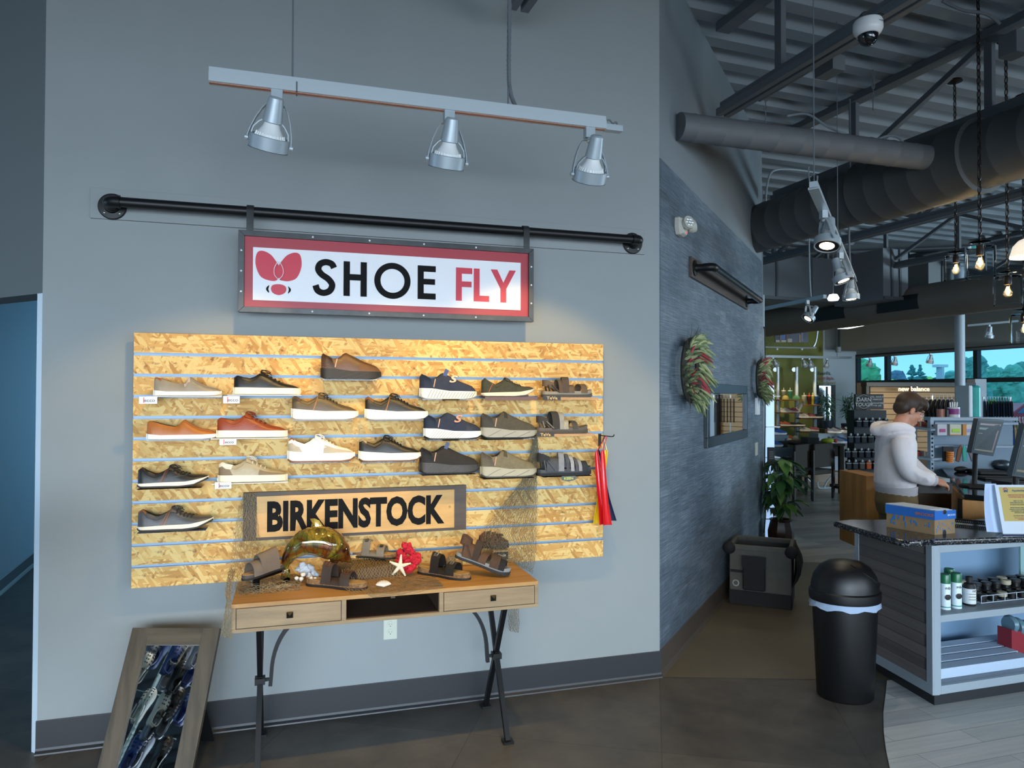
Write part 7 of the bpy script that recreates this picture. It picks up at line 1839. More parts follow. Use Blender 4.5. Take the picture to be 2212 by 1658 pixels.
# cash drawer
g = MB(); PB(g, 1984, 1043, 2058, 1066, 5.28, .36)
t = thing('till', 'open black till drawer full of coins under the cash desk top', 'till', onD(2015, 1066, 5.25)); g.build('drawer_body', M_blk, t, 0, bevel=.004)
g = MB(); rd = random.Random(2)
c0 = onD(1990, 1042, 5.3)
for k in range(30): p = c0 + rd_ * rd.uniform(0, .2) + fd * rd.uniform(0, .25) + V((0, 0, rd.uniform(0, .01))); g.sph(p, (.010, .010, .004), 8, 4)
g.build('coins', mat('coin_metal', 'b9a878', .3, metal=.9), t)['kind'] = 'stuff'
pane('drawer_cabinet', 'dark wood cabinet below the cash drawer', 'cabinet', 1962, 1066, 2056, 1180, 5.66, .4, wood('cabinet_brown', '3a2a1a', '523a22', (6, 6, 1)))
pane('counter_ledge', 'pale grey ledge above the cash drawer', 'ledge', 1975, 1033, 2052, 1041, 5.6, .35, M_vinyl)
# side counter left of the person
g = MB(); PB(g, 1872, 1028, 1918, 1190, 6.1, .5); tag(g.build('side_cabinet', M_oak, None, 0), 'honey wood cabinet end left of the standing person', 'cabinet')
gtop('side_countertop', 'small granite top left of the standing person', ((1842, 1020), (1880, 1031), (1930, 1033), (1960, 1022), (1925, 1018)), .955, .035, M_gran, .006)
# monitors
M_scr = mat('screen_dim', '24282b', .6, spec=.2, em=('3c4650', .3), nz=(3, .15))
def monitor(label, P, d0, d1, foot):
    A_, B_, C_, D_ = [onD(px, py, d) for (px, py), d in zip(P, (d0, d1, d1, d0))]
    t = thing('computer_monitor', label, 'monitor', foot, 'monitors on the cash desk'); ux = (B_ - A_).normalized(); n_ = ux.cross((A_ - D_).normalized()).normalized()
    if n_.dot(CAM - A_) < 0: n_ = -n_
    g = MB(); g.loft([[p - n_ * q for p in (A_, B_, C_, D_)] for q in (0, .035)]); g.build('monitor_casing', mat('monitor_grey', '2f3a42', .55, spec=.3), t, 0, bevel=.003)
    c = (A_ + B_ + C_ + D_) / 4; g = MB(); g.loft([[c + (p - c) * .92 + n_ * q for p in (A_, B_, C_, D_)] for q in (.002, -.002)]); sc__ = g.build('screen', M_scr, t, 0)
    def at_(u, v_): return A_.lerp(B_, u).lerp(D_.lerp(C_, u), v_) + n_ * .0035
    g = MB()
    for u0, u1, v0, v1, i in ((.1, .9, .12, .17, 0), (.1, .5, .24, .30, 1), (.1, .85, .40, .42, 0), (.82, .88, .3, .85, 0), (.1, .9, .86, .90, 2)): g.m = i; g.quad(at_(u0, v0), at_(u1, v0), at_(u1, v1), at_(u0, v1))
    g.build('screen_content', [mat('ui_' + c_, c_, .4, em=(c_, .3)) for c_ in ('6a4c50', '4c5a48', '6a5a40')], sc__, 0)
    m_ = (C_ + D_) / 2; g = MB(); g.tube([m_ + V((0, 0, .1)) - n_ * .05, V((m_.x, m_.y, foot.z + .01)) - n_ * .06], .018, 10); g.lathe([(0, 0), (.11, 0), (.11, .012), (.02, .02), (0, .02)], 20, (m_.x - n_.x * .06, m_.y - n_.y * .06, foot.z)); g.build('monitor_stand', M_blk, t)
fz = V((onZ(2130, 1030, zq).x, onZ(2130, 1030, zq).y, zq)); monitor('tilted computer monitor with a dim screen on the cash desk', ((2113, 904), (2170, 907), (2146, 985), (2098, 978)), 5.5, 5.75, fz)
monitor('second computer monitor cut by the right edge of the picture', ((2214, 916), (2270, 920), (2240, 1036), (2186, 1028)), 4.9, 5.2, V((onZ(2200, 1050, zq).x, onZ(2200, 1050, zq).y, zq)))
def desk(name, label, cat, px, py, s_, m, rz=0, z=zq, sh='box', bevel=.006):
    c = onZ(px, py, z); g = MB(frame(c, rd_) @ Matrix.Rotation(R(rz), 4, 'Z'))
    if sh == 'box': g.bx(-s_[0] / 2, s_[0] / 2, -s_[1] / 2, s_[1] / 2, 0, s_[2])
    else: g.sph((0, 0, s_[2] * .45), (s_[0] / 2, s_[1] / 2, s_[2] * .55), 16, 8)
    return tag(g.build(name, m, None, 40, bevel=bevel if sh == 'box' else 0), label, cat)
desk('mouse_pad', 'black mat at the far corner of the cash desk', 'mat', 2070, 1006, (.36, .30, .006), M_blk, 12); desk('computer_mouse', 'black computer mouse on the cash desk', 'mouse', 2076, 1018, (.14, .08, .05), M_blk, 10, sh='e')
desk('card_terminal', 'black card terminal in front of the tilted monitor', 'terminal', 2132, 1022, (.24, .26, .03), M_blk, -8); desk('keyboard', 'black keyboard at the right of the cash desk', 'keyboard', 2170, 1034, (.40, .16, .02), M_blk, -6)
desk('hole_punch', 'dark stapler-like punch with a silver arm on the cash desk', 'punch', 2165, 1012, (.22, .12, .09), mat('punch_dark', '26303a', .35), 20, sh='e'); desk('receipt_printer', 'dark receipt printer between the two monitors', 'printer', 2160, 1000, (.30, .22, .13), mat('printer_slate', '3a4b58', .4), -10, bevel=.03)
desk('office_phone', 'black phone lying near the flyer on the cash desk', 'phone', 2185, 1052, (.18, .20, .05), mat('phone_black', '1d1f22', .4), 8); desk('notepad', 'thin black pad near the flyer stand', 'pad', 2115, 1052, (.16, .2, .012), M_blk, -25)

# ================= THE PERSON =================
PO = onD(1934, 1000, 5.4); PO.z = 0; mP_ = frame(PO, rd_)         # local x to the right of the picture, y away
def pl(px, py, y=0.0):
    p = onD(px, py, 5.4) - PO; return V((p.dot(rd_), y, (onD(px, py, 5.4)).z))
t = thing('person', 'person in a pale grey hoodie and khaki trousers looking down at the till', 'person', mP_)
M_skin = mat('skin', 'b98268', .5, nz=(30, .04)); M_hood = mat('hoodie_fleece', 'd6d0d2', .85, nz=(12, .04), bump=(55, .25)); M_khaki = mat('khaki_twill', '6e5a36', .8, bump=(40, .4)); M_hair = mat('brown_hair', '2e1d12', .6, nz=(60, .25), st=(1, 1, .3))
def rings(pts):
    """pts: centre, rx, ry, axis"""
    out = []
    for i, (c, rx, ry) in enumerate(pts):
        c = V(c); a = V(pts[max(i - 1, 0)][0]); b = V(pts[min(i + 1, len(pts) - 1)][0]); tz = (b - a).normalized(); ux = V((0, 1, 0)).cross(tz).normalized(); uy = tz.cross(ux)
        out.append([c + ux * math.cos(u) * rx + uy * math.sin(u) * ry for u in [2 * PI * k / 20 for k in range(20)]])
    return out
RM = lambda v_: [('REMESH', dict(mode='VOXEL', voxel_size=v_, use_smooth_shade=True)), ('SMOOTH', dict(factor=.6, iterations=5))]
hc = pl(1965, 886)
tl = Matrix.Translation(hc) @ Matrix.Rotation(R(30), 4, 'Y')        # head frame tipped forward, x towards the nose
g = MB(mP_)
g.M = mP_ @ tl
g.sph((-.012, 0, .03), (.094, .074, .088), 20, 14); g.sph((.022, 0, -.035), (.066, .058, .075), 16, 12); g.sph((.05, 0, -.088), (.034, .035, .026), 12, 8); g.sph((-.005, 0, -.055), (.05, .056, .045), 12, 8)
g.tube([(.078, 0, .03), (.098, 0, -.005), (.108, 0, -.022), (.092, 0, -.034)], [.012, .014, .016, .010], 10); g.sph((.086, 0, -.056), (.012, .022, .007), 10, 6); g.sph((.084, 0, -.070), (.013, .020, .008), 10, 6); g.sph((.079, 0, .036), (.018, .048, .012), 12, 8)
for s_ in (-1, 1): g.sph((.055, s_ * .036, -.02), (.028, .022, .03), 10, 8); g.lathe([(0, 0), (.02, .0), (.026, .008), (.018, .014), (0, .008)], 14, (0, 0, 0)) if False else g.sph((-.012, s_ * .076, -.012), (.019, .009, .030), 12, 8)
g.M = mP_
g.tube([pl(1936, 935), pl(1946, 918), hc + V((-.02, 0, -.02))], [.068, .058, .056], 16)
# hands
def hand(w_, e_, curl, up_=V((0, 0, 1)), sd_=1):
    """wrist w_, direction e_ towards the fingers"""
    d = V(e_).normalized(); s_ = d.cross(up_).normalized(); u = s_.cross(d)
    w_ = V(w_); g.tube([w_ - d * .06, w_, w_ + d * .04, w_ + d * .085], [.024, .026, .036, .034], 12, flat=(.62, 1.15), up=u)
    for k, (o, l) in enumerate(((-.030, .062), (-.010, .070), (.010, .066), (.029, .052))):
        b = w_ + d * .078 + s_ * o; m1 = b + d * l * .5 - u * .006 * curl; m2 = m1 + (d * .6 - u * .8 * curl).normalized() * l * .38; m3 = m2 + (d * .2 - u * 1.0 * curl).normalized() * l * .30
        g.tube([b - d * .02, b, m1, m2, m3], [.0095, .0095, .009, .008, .006], 8)
    b = w_ + d * .025 + s_ * -.032 * sd_; g.tube([b, b + (d * .8 - s_ * .5 * sd_ - u * .2).normalized() * .035, b + (d * 1.0 - s_ * .3 * sd_ - u * .5).normalized() * .068], [.012, .011, .007], 8)
wA, wB = pl(1983, 1031, -.20), pl(2016, 1036, -.02)
hand(wA, (1, .1, -.25), 1.2, V((.1, -.5, 1))); hand(wB, (1, -.1, -.55), .9)
body = g.build('body', M_skin, t, 180, mods=RM(.0042))
# face details
g = MB(mP_ @ tl)
for s_ in (-1, 1):
    g.tube([(.079, s_ * .018, .012), (.074, s_ * .034, .012), (.066, s_ * .046, .008)], .0022, 5); g.tube([(.088, s_ * .012, .030), (.083, s_ * .034, .034), (.070, s_ * .050, .028)], .0035, 5)
g.build('eyes_and_brows', M_hair, body); g = MB(mP_ @ tl); g.tube([(.092, -.018, -.062), (.099, 0, -.062), (.092, .018, -.062)], .0022, 5); g.build('lips', mat('lips', '96564a', .5), body)
g = MB(mP_ @ tl)
for s_ in (-1, 1):
    g.tube([(.092 - abs(math.cos(u)) * .003, s_ * (.030 + .021 * math.cos(u)), .004 + .017 * math.sin(u)) for u in [2 * PI * k / 18 for k in range(18)]], .0014, 5, close=True); g.tube([(.088, s_ * .052, .008), (.03, s_ * .074, .006), (-.008, s_ * .080, .002)], .0013, 5)
g.tube([(.094, -.009, .008), (.098, 0, .010), (.094, .009, .008)], .0014, 5); g.build('eyeglasses', mat('glasses_clear', 'cfd6da', .15, metal=.3), t)
# hair
g = MB(mP_ @ tl); g.sph((-.022, 0, .045), (.104, .084, .092), 24, 16); g.sph((-.060, 0, -.005), (.058, .072, .062), 20, 12); g.sph((.040, 0, .080), (.068, .074, .052), 20, 12)
rd = random.Random(4)
for k in range(46):
    y = rd.uniform(-.07, .07); a = rd.uniform(-.02, .05); g.tube([(.01 + a, y, .120 - abs(y) * .5), (.075, y * 1.05, .098 - abs(y) * .4), (.098 - abs(y) * .25, y * 1.1, .058 - rd.uniform(0, .018))], [.012, .012, .004], 6)
for s_ in (-1, 1): g.tube([(.02, s_ * .078, .05), (.012, s_ * .080, .015), (.010, s_ * .079, -.008)], [.02, .013, .006], 8)
g.build('hair', M_hair, t, 180, mods=RM(.0055))
# hoodie
g = MB(mP_)
g.loft(rings([(pl(1937, 1062), .118, .155), (pl(1936, 1050), .124, .165), (pl(1933, 1040), .138, .175), (pl(1933, 1010), .132, .17), (pl(1935, 980), .132, .17), (pl(1935, 955), .128, .185), (pl(1935, 938), .108, .17), (pl(1936, 926), .085, .12)]))
S1 = pl(1922, 948, -.185); S2_ = pl(1945, 948, .185)
def sleeve(pts, rs): g.tube(bez(pts, 26), [interp([(i / (len(rs) - 1), r) for i, r in enumerate(rs)], k / 26) for k in range(len(bez(pts, 26)))], 16)
sleeve([S1, pl(1917, 975, -.215), pl(1925, 1008, -.225), pl(1950, 1022, -.215), pl(1978, 1029, -.205)], [.076, .070, .064, .055, .044])
sleeve([S2_, pl(1968, 970, .19), pl(1984, 1000, .14), pl(2000, 1022, .06), pl(2014, 1034, -.01)], [.078, .07, .064, .052, .040])
for k in range(3): g.tube(bez([pl(1926 + 8 * k, 1006 + 5 * k, -.28), pl(1936 + 8 * k, 1016 + 3 * k, -.29), pl(1944 + 9 * k, 1030, -.26)], 8), .011, 8)
hd_ = [pl(1955, 930, -.10), pl(1930, 920, -.125), pl(1906, 922, -.10), pl(1897, 932, 0), pl(1906, 922, .10), pl(1930, 920, .125), pl(1955, 930, .10)]
g.tube(bez(hd_, 24), .036, 12); g.tube(bez([pl(1906, 924, -.07), pl(1892, 930, 0), pl(1906, 924, .07)], 10), .040, 12); g.tube(bez([pl(1960, 936, -.07), pl(1968, 948, 0), pl(1960, 936, .07)], 10), .026, 10)
ho = g.build('hoodie', M_hood, t, 180, mods=RM(.0085))
g = MB(mP_)
for y in (-.035, .03): g.tube(bez([pl(1962, 932, y), pl(1970, 950, y), pl(1973, 970, y)], 10), .0035, 6)
g.build('drawstrings', mat('cord_white', 'c9c6c4', .8), t)
g = MB(mP_); g.tube([pl(1973, 1028.5, -.206), pl(1985, 1031, -.203)], [.045, .040], 16, up=(0, 1, 0)); g.tube([pl(2011, 1033, .002), pl(2019, 1037, -.022)], [.039, .034], 16); g.loft(rings([(pl(1936, 1066), .132, .168), (pl(1935, 1048), .139, .178)])); g.build('ribbed_cuffs', mat('rib_knit', 'cac4c6', .9, bump=(300, 1.0), st=(3, 3, .3)), ho)
# trousers and shoes
g = MB(mP_); hp = pl(1935, 1058)
g.loft(rings([(hp + V((0, 0, .02)), .128, .165), (hp + V((0, 0, -.08)), .140, .175), (hp + V((.005, 0, -.17)), .125, .165)]))
for y, x in ((-.085, .01), (.085, .03)): g.tube([hp + V((0, y, -.10)), V((x + .01, y, .50)), V((x - .01, y, .09))], [.095, .074, .062], 16)
g.build('trousers', M_khaki, t, 180, mods=RM(.010))
for y, x in ((-.085, .01), (.085, .03)): g = MB(mP_); g.sph((x + .03, y, .045), (.14, .05, .05), 14, 8); g.bx(x - .10, x + .165, y - .045, y + .045, 0, .03); g.build('shoe', M_blk, t, 60)

# ================= FAR SALES FLOOR =================
def shirt(px, py, d, c, label, group, w_=.40, h_=.62, cat='shirt', face=None, nm='hanging_shirt'):
    c0 = onD(px, py, d); m = frame(c0, face or rd_); g = MB(m)
    sh_ = [(-.06, 0), (-w_ / 2 + .03, -.05), (-w_ / 2 - .05, -.24), (-w_ / 2 + .01, -.26), (-w_ / 2 + .03, -.13), (-w_ / 2 + .02, -h_), (w_ / 2 - .02, -h_), (w_ / 2 - .03, -.13), (w_ / 2 - .01, -.26), (w_ / 2 + .05, -.24), (w_ / 2 - .03, -.05), (.06, 0), (0, -.03)]
    g.prism(sh_, -.012, .012, Matrix(((1, 0, 0, 0), (0, 0, 1, 0), (0, 1, 0, 0), (0, 0, 0, 1)))); g.m = 1; g.tube([(-.18, 0, -.07), (0, 0, .03), (.18, 0, -.07)], .006, 5); g.tube([(0, 0, .03), (0, 0, .07)], .003, 5)
    o = g.build(nm, [mat('cloth_' + c, c, .9), M_white], None, 0); return tag(o, label, cat, group)
def rail(label, pxs, py, d, legs=1):
    a, b = onD(pxs[0], py, d), onD(pxs[1], py, d); a.z = b.z; t = thing('clothes_rail', label, 'clothes rail', (a.x, a.y, 0)); g = MB(); g.tube([V((a.x, a.y, 0)), a, b, V((b.x, b.y, 0))], .013, 8); g.build('rail_tube', M_alum, t); return a, b
ordn = ['first', 'second', 'third', 'fourth', 'fifth', 'sixth', 'seventh', 'eighth', 'ninth', 'tenth', 'eleventh', 'twelfth']
a, b = rail('clothes rail of dark shirts in front of the bright window', (2124, 2182), 857, 11.5)
for k in range(11): p = a.lerp(b, .06 + .085 * k); m_ = (p - CAM); px = 1106 + FPX * m_.dot(Rv) / m_.dot(Fv); shirt(px + k * .8, 866, 11.5 - .03 * k, ('1c2430', '232f45', '181c22', '2b3a52')[k % 4], 'dark navy shirt, ' + ordn[k] + ' from the left on the rail by the window', 'dark shirts by the window', .42, .66, face=rd_ + fd * 1.6)
a, b = rail('low clothes rail of coloured shirts behind the tilted monitor', (2140, 2230), 902, 8.6)
for k, c in enumerate(('35506e', '8a9bb4', 'a9a6b8', '2f5fae', '1c2c4a', '2c4f9c', 'b09a6c', '8fae9a', '30486c', 'd06a9c', '46608a')): shirt(2150 + 6.6 * k, 912, 8.6 - .02 * k, c, 'coloured shirt, ' + ordn[k] + ' from the left on the low rail', 'coloured shirts on the low rail', .40, .42, face=rd_ + fd * 1.8)
a, b = rail('rail of black tops in front of the slatted display', (2014, 2066), 852, 13.5)
for k in range(7): shirt(2002 + 9 * k, 862, 13.4 - .03 * k, ('141619', '1b1c20', '35343a', '3a3438')[min(k // 2, 3)], 'dark top, ' + ordn[k] + ' from the left behind the round column', 'dark tops by the column', .42, .5, face=rd_ + fd * 1.2)
# slatted brand display
t = thing('brand_display', 'lit wooden slat display with pale brand lettering under the windows', 'display', onD(1870, 985, 15.2)); m_sl = mat('pale_slats', '9c7f58', .6)
g = MB(); PB(g, 1880, 834, 2100, 1021, 15.3, .1); g.build('display_back', mat('slat_gap', '4a3c2a', .7), t, 0)
for k in range(12):
    g = MB(); PB(g, 1880, 836 + 12 * k, 2100, 846 + 12 * k, 15.28, .03); g.build('display_slat', m_sl, t, 0)
g = MB(); PB(g, 1872, 826, 2108, 834, 15.1, .25); PB(g, 1872, 826, 1879, 985, 15.1, .2); PB(g, 1969, 834, 1982, 985, 15.2, .1); PB(g, 2098, 826, 2108, 1021, 15.1, .2); g.build('display_frame', mat('display_black', '15191c', .5), t, 0)
c = onD(1974, 840, 15.05); g = MB(frame(c, rd_)); g.text('new balance', .135, Matrix.Rotation(PI / 2, 4, 'X'), .02, .003, .98); g.build('brand_lettering', mat('letters_pale', 'e4dcc4', .4, em=('ffe9c0', .35)), t, 0)
pl_ = bpy.data.lights.new('display_lamp', 'AREA'); pl_.energy = 26; pl_.color = (1, .78, .5); pl_.size = 1.8; lo = bpy.data.objects.new('display_lamp', pl_); col.objects.link(lo); q = onD(1950, 815, 14.0); lo.location = q; lo.rotation_euler = (R(35), 0, R(-17))
pane('window_pier', 'white pier between the display and the bright window', 'pier', 2108, 818, 2133, 1020, 15.4, .3, mat('pier_white', 'b7c2cc', .6))
pane('window_pier', 'narrow pale pier left of the slatted display', 'pier', 1866, 826, 1873, 1020, 15.4, .3, mat('pier_tan', 'a08a78', .6))
# sock stand
t = thing('sock_stand', 'tall black sock display stand on casters behind the person', 'display stand', onD(1880, 1066, 11.6)); g = MB(); PB(g, 1846, 886, 1916, 1058, 11.6, .25); g.build('stand_panel', mat('stand_black', '14161a', .6), t, 0); g = MB(); PB(g, 1822, 1053, 1920, 1059, 11.4, .5); g.build('stand_base', M_blk, t, 0)
for px in (1826, 1912): g = MB(); c = onD(px, 1064, 11.4); g.M = frame(V((c.x, c.y, .035)), fd); g.cyl((0, -.015, 0), (0, .015, 0), .035, n=14); g.build('caster_wheel', M_blk, t)
g = MB(); PB(g, 1848, 851, 1909, 884, 11.6, .05); hd = g.build('header_board', mat('header_brown', '2f2826', .6), t, 0, bevel=.004)
c = onD(1866, 867, 11.57); g = MB(frame(c, rd_)); g.text('DARN', .085, Matrix.Translation((0, 0, .03)) @ RX, .004, .002, 1.0, shear=.1); g.text('TOUGH', .078, Matrix.Translation((0, 0, -.05)) @ RX, .004, .002, 1.0, shear=.1)
hx = [(math.cos(R(90 + 60 * k)) * .145, math.sin(R(90 + 60 * k)) * .115) for k in range(6)]
g.tube([(x, 0, z) for x, z in hx], .003, 4, close=True); o_ = onD(1895, 867, 11.57) - c; ox = o_.dot(rd_)
for s_, z in (('STILL MADE IN', .075), ('VERMONT', .035), ('GUARANTEED', -.025), ('FOR LIFE', -.065)): g.text(s_, .034, Matrix.Translation((ox, 0, z)) @ RX, .004, .001)
g.build('header_lettering', mat('header_print', 'a9a39c', .5), hd, 0)
n_ = 0; rows_ = ((912, 5, 1856, 'top'), (946, 5, 1838, 'second'), (978, 6, 1832, 'third'), (1003, 6, 1834, 'fourth'), (1032, 4, 1838, 'lowest'))
for py, cnt, x0, rn in rows_:
    for k in range(cnt):
        px = x0 + 14.5 * k; cc = ('1a1d24', '23262e', '1b2030', '2c2a2c')[(k + n_) % 4]
        if rn == 'fourth': cc = ('24262c', '2b2a2e', '4d4440', 'b0481c', '2a2430', '1f3c60')[k]
        t = thing('sock_pack', ('orange' if cc == 'b0481c' else 'dark') + ' sock pack, ' + ordn[k] + ' from the left in the ' + rn + ' row of the sock stand', 'socks', onD(px, py, 11.5), 'sock packs on the stand')
        g = MB(); PB(g, px - 5.5, py - 8, px + 5.5, py + 10, 11.5, .05); g.build('folded_socks', mat('sock_' + cc, cc, .9), t, 0, bevel=.012); g = MB(); PB(g, px - 5.7, py - 3.4, px + 5.7, py - 2.0, 11.49, .06); g.sph(onD(px, py - 8, 11.48), (.022, .01, .022), 10, 6); g.build('sock_band', mat('band_grey', '8b8c88', .6), t, 0)
    n_ += 1
# wall posts, shelves, shoes, mugs, caps
sm = {}
for nm, up, so_, sty in (('w', 'c8c6c2', 'e8e6e2', 'slipin'), ('p', 'a85a68', 'd8d0cc', 'slipin'), ('k', '2a2c34', 'd8d4d0', 'retro'), ('g', '7c8088', 'cfcfcf', 'slipin'), ('b', '2c5aa0', 'd8d8d8', 'slipin'), ('o', 'c8643c', 'e0dcd4', 'slipin')):
    sm[nm] = Proto(make_shoe('running_shoe', 'x', 'shoe', IDM, .29, sty, up, so_, um='fabric'))
WP = onD(1720, 853, 18.4)
for i, (px, lab) in enumerate(((1680, 'left'), (1720.5, 'middle'), (1760, 'right'))):
    t = thing('shelf_post', lab + ' steel shelf post on the olive wall', 'post', onD(px, 985, 18.3), 'steel shelf posts'); g = MB(); a, b = onD(px, 792, 18.3), onD(px, 993.5, 18.3); g.cyl(b, a, .045, n=12); g.build('post_tube', M_alum, t); g = MB(); c = onD(px - 6, 798, 18.3); g.cyl(c + fd * .06, c - fd * .02, .055, n=16); g.cyl(c, a - V((0, 0, .07)), .02, n=8); g.build('post_bracket', M_alum, t)
def fshelf(px0, px1, py, lab, items):
    pane('wood_shelf', lab, 'shelf', px0, py, px1, py + 2.2, 18.0, .34, mat('shelf_walnut', '8f5a38', .5), 'wooden shelves on the olive wall')
    for px, k, l2 in items:
        p = onD(px, py, 17.9); m = frame(p, rd_)
        sm[k].put(m @ Matrix.Translation((-.14, 0, .002)), l2, 'running shoes on the far wall')
fshelf(1684, 1735, 890.5, 'wooden shelf with light running shoes, second of the left column', ((1697, 'w', 'white running shoe at the left of the second left shelf'), (1715, 'p', 'pink running shoe on the second left shelf')))
fshelf(1728, 1773, 902.5, 'wooden shelf of running shoes, second of the right column', ((1737, 'w', 'white running shoe at the left of the second right shelf'), (1751, 'p', 'pink running shoe in the middle of the second right shelf'), (1765, 'k', 'black running shoe on the second right shelf')))
fshelf(1684, 1736, 920, 'wooden shelf with orange and black shoes, third of the left column', ((1697, 'o', 'orange running shoe on the third left shelf'), (1712, 'k', 'black running shoe left on the third left shelf'), (1726, 'k', 'black running shoe at the right of the third left shelf')))
fshelf(1728, 1774, 931.5, 'wooden shelf of running shoes, lowest of the right column', ((1739, 'w', 'white running shoe on the lowest right shelf'), (1762, 'p', 'pink running shoe on the lowest right shelf')))
fshelf(1703, 1738, 950, 'wooden shelf with a grey cap, lowest of the left column', ((1707, 'o', 'coral shoe half hidden on the lowest left shelf'),))
fshelf(1684, 1734, 863, 'wooden shelf with caps and tumblers at the top left', ()); fshelf(1735, 1775, 874, 'wooden shelf with four tumblers at the top right', ())
p = onD(1728, 885, 17.9); sm['w'].put(frame(p, rd_) @ Matrix.Rotation(R(-65), 4, 'Y') @ Matrix.Translation((-.10, 0, 0)), 'white shoe standing on its heel on the second left shelf', 'running shoes on the far wall')
for px, py, c, lab, top in ((1693, 862, '7a7468', 'grey-brown handled tumbler, leftmost on the top shelf', 'd8d4c4'), (1707, 862, '2f7a5c', 'green handled tumbler on the top shelf', 'd8dcc8'), (1737, 873, 'b9b49c', 'cream tumbler, first on the right shelf', 'd8d4c4'), (1748, 873, '5c2630', 'maroon bottle with orange cap, second on the right shelf', 'd0602c'), (1755.5, 873, 'd0b838', 'yellow tumbler, third on the right shelf', 'e4d89c'), (1762.5, 873, '2c62a8', 'blue tumbler, fourth on the right shelf', 'd8dce4')):
    c_ = onD(px, py, 17.85); t = thing('tumbler', lab, 'tumbler', c_, 'tumblers on the far wall'); g = MB(Matrix.Translation(c_)); g.lathe([(0, 0), (.035, 0), (.04, .10), (.052, .13), (.054, .20), (0, .20)], 16); g.build('tumbler_body', mat('tumbler_' + c, c, .4), t, 30); g = MB(Matrix.Translation(c_)); g.lathe([(0, .20), (.056, .20), (.056, .225), (0, .23)], 16); g.cyl((0, 0, .23), (0, 0, .29), .007, n=6); g.build('tumbler_lid', mat('lid_' + top, top, .4), t, 30)
for px, py, c, lab in ((1697, 863, 'b8a458', 'yellow cap lying on the top left shelf'), (1720, 863, '4f8a68', 'green cap lying on the top left shelf'), (1718, 950, '6c7874', 'grey cap on the lowest left shelf')):
    g = MB(frame(onD(px, py, 17.8), rd_)); g.lathe([(.085, 0), (.085, .04), (.06, .09), (.02, .11), (0, .11)], 16); g.slab([[V((.05 + .10 * i / 4, -.07 + .14 * j / 4, .02 - .012 * i / 4)) for j in range(5)] for i in range(5)], .004); tag(g.build('cap', mat('cap_' + c, c, .8), None, 50), lab, 'cap', 'caps on the far wall')
# lettering on the pale wall
c = onD(1766, 806, 19.0); nb = KD.cross(V((0, 0, 1))); kk = V((-KD.x, -KD.y, 0)); nb = V((kk.y, -kk.x, 0))
for s_, py, cc in (('Your Fit.', 806, '3a4650'), ('Your Style.', 816.5, 'a8636a'), ('Your Speed.', 826.5, 'a89a80')):
    p = onP(1766, py, W0 + nb * .12, nb); g = MB(frame(p, kk)); g.text(s_, .125, RX, .004, .002, 1.02, 'LEFT'); tag(g.build('wall_lettering', mat('letter_' + cc, cc, .6), None, 0), {'3': 'dark', 'a8': 'x'}.get(cc[0], 'red' if cc == 'a8636a' else 'cream') + ' line of wall lettering reading ' + s_.rstrip('.').lower(), 'lettering', 'slogan on the pale wall')
# hung picture with mesh screen
t = thing('mesh_screen', 'round-cornered metal mesh screen with a street photo on the olive wall', 'screen', onD(1700, 750, 17.4)); a = [onD(px, py, 17.4) for px, py in ((1600, 690), (1767, 690), (1767, 705), (1763, 735), (1757, 748), (1750, 751), (1600, 748))]
g = MB(); g.tube(bez(a, 40), .022, 8); g.build('screen_tube', M_alum, t); g = MB()
for k in range(-14, 30): 
    for s_ in (-1, 1):
        p0 = onD(1600 + k * 7, 690, 17.42); p1 = onD(1600 + k * 7 + s_ * 52, 748, 17.42)
        if 1600 < 1600 + k * 7 < 1764 and 1600 < 1600 + k * 7 + s_ * 52 < 1764: g.tube([p0, p1], .004, 3)
g.build('wire_mesh', mat('mesh_green', '5c6a48', .6), t)
g = MB(); PB(g, 1674, 704, 1746, 739, 17.38, .02); ph = g.build('street_photo', mat('photo_navy', '232a3c', .4, nz=(3, .9), c2='3d4c68'), t, 0)
for (x0, y0, x1, y1, c) in ((1684, 708, 1688, 738, '7a5c48'), (1698, 706, 1702, 738, '6a5040'), (1686, 721, 1697, 732, '4a6ca8'), (1676, 734, 1698, 739, 'a9a8a4'), (1701, 731, 1711, 739, 'a9a8a4'), (1722, 706, 1730, 719, '8f97a4'), (1726, 722, 1730, 739, 'a88468'), (1731, 713, 1734, 738, '7884a0')):
    g = MB(); PB(g, x0, y0, x1, y1, 17.37, .01); g.build('photo_figure', mat('photo_' + c, c, .5), ph, 0)
for px in (1678.5, 1732): g = MB(); g.sph(onD(px, 754, 17.4), .03, 10, 6); g.build('lamp_bulb', M_white, t)
c = onD(1811, 755, 18.6); g = MB(); g.cyl(c - V((0, 0, .07)), c + V((0, 0, .07)), .07, n=16); tag(g.build('wall_sconce', M_vinyl), 'small grey cylinder sconce on the pale wall', 'lamp')
# mirror door on the pale wall
t = thing('tall_mirror', 'tall wall mirror below the wall lettering', 'mirror', onD(1785, 985, 18.9)); g = MB(); PB(g, 1770, 833, 1799, 985, 18.9, .03); g.build('mirror_glass', mat('dim_mirror', '9aa6ac', .05, metal=1.0), t, 0); g = MB(); PB(g, 1768, 831, 1770, 985, 18.85, .05); PB(g, 1799, 831, 1806, 985, 18.85, .05); PB(g, 1770, 831, 1799, 833, 18.85, .05); PB(g, 1786, 834, 1790, 985, 18.87, .03); g.build('mirror_frame', mat('mirror_trim', '2e3a3e', .5), t, 0)
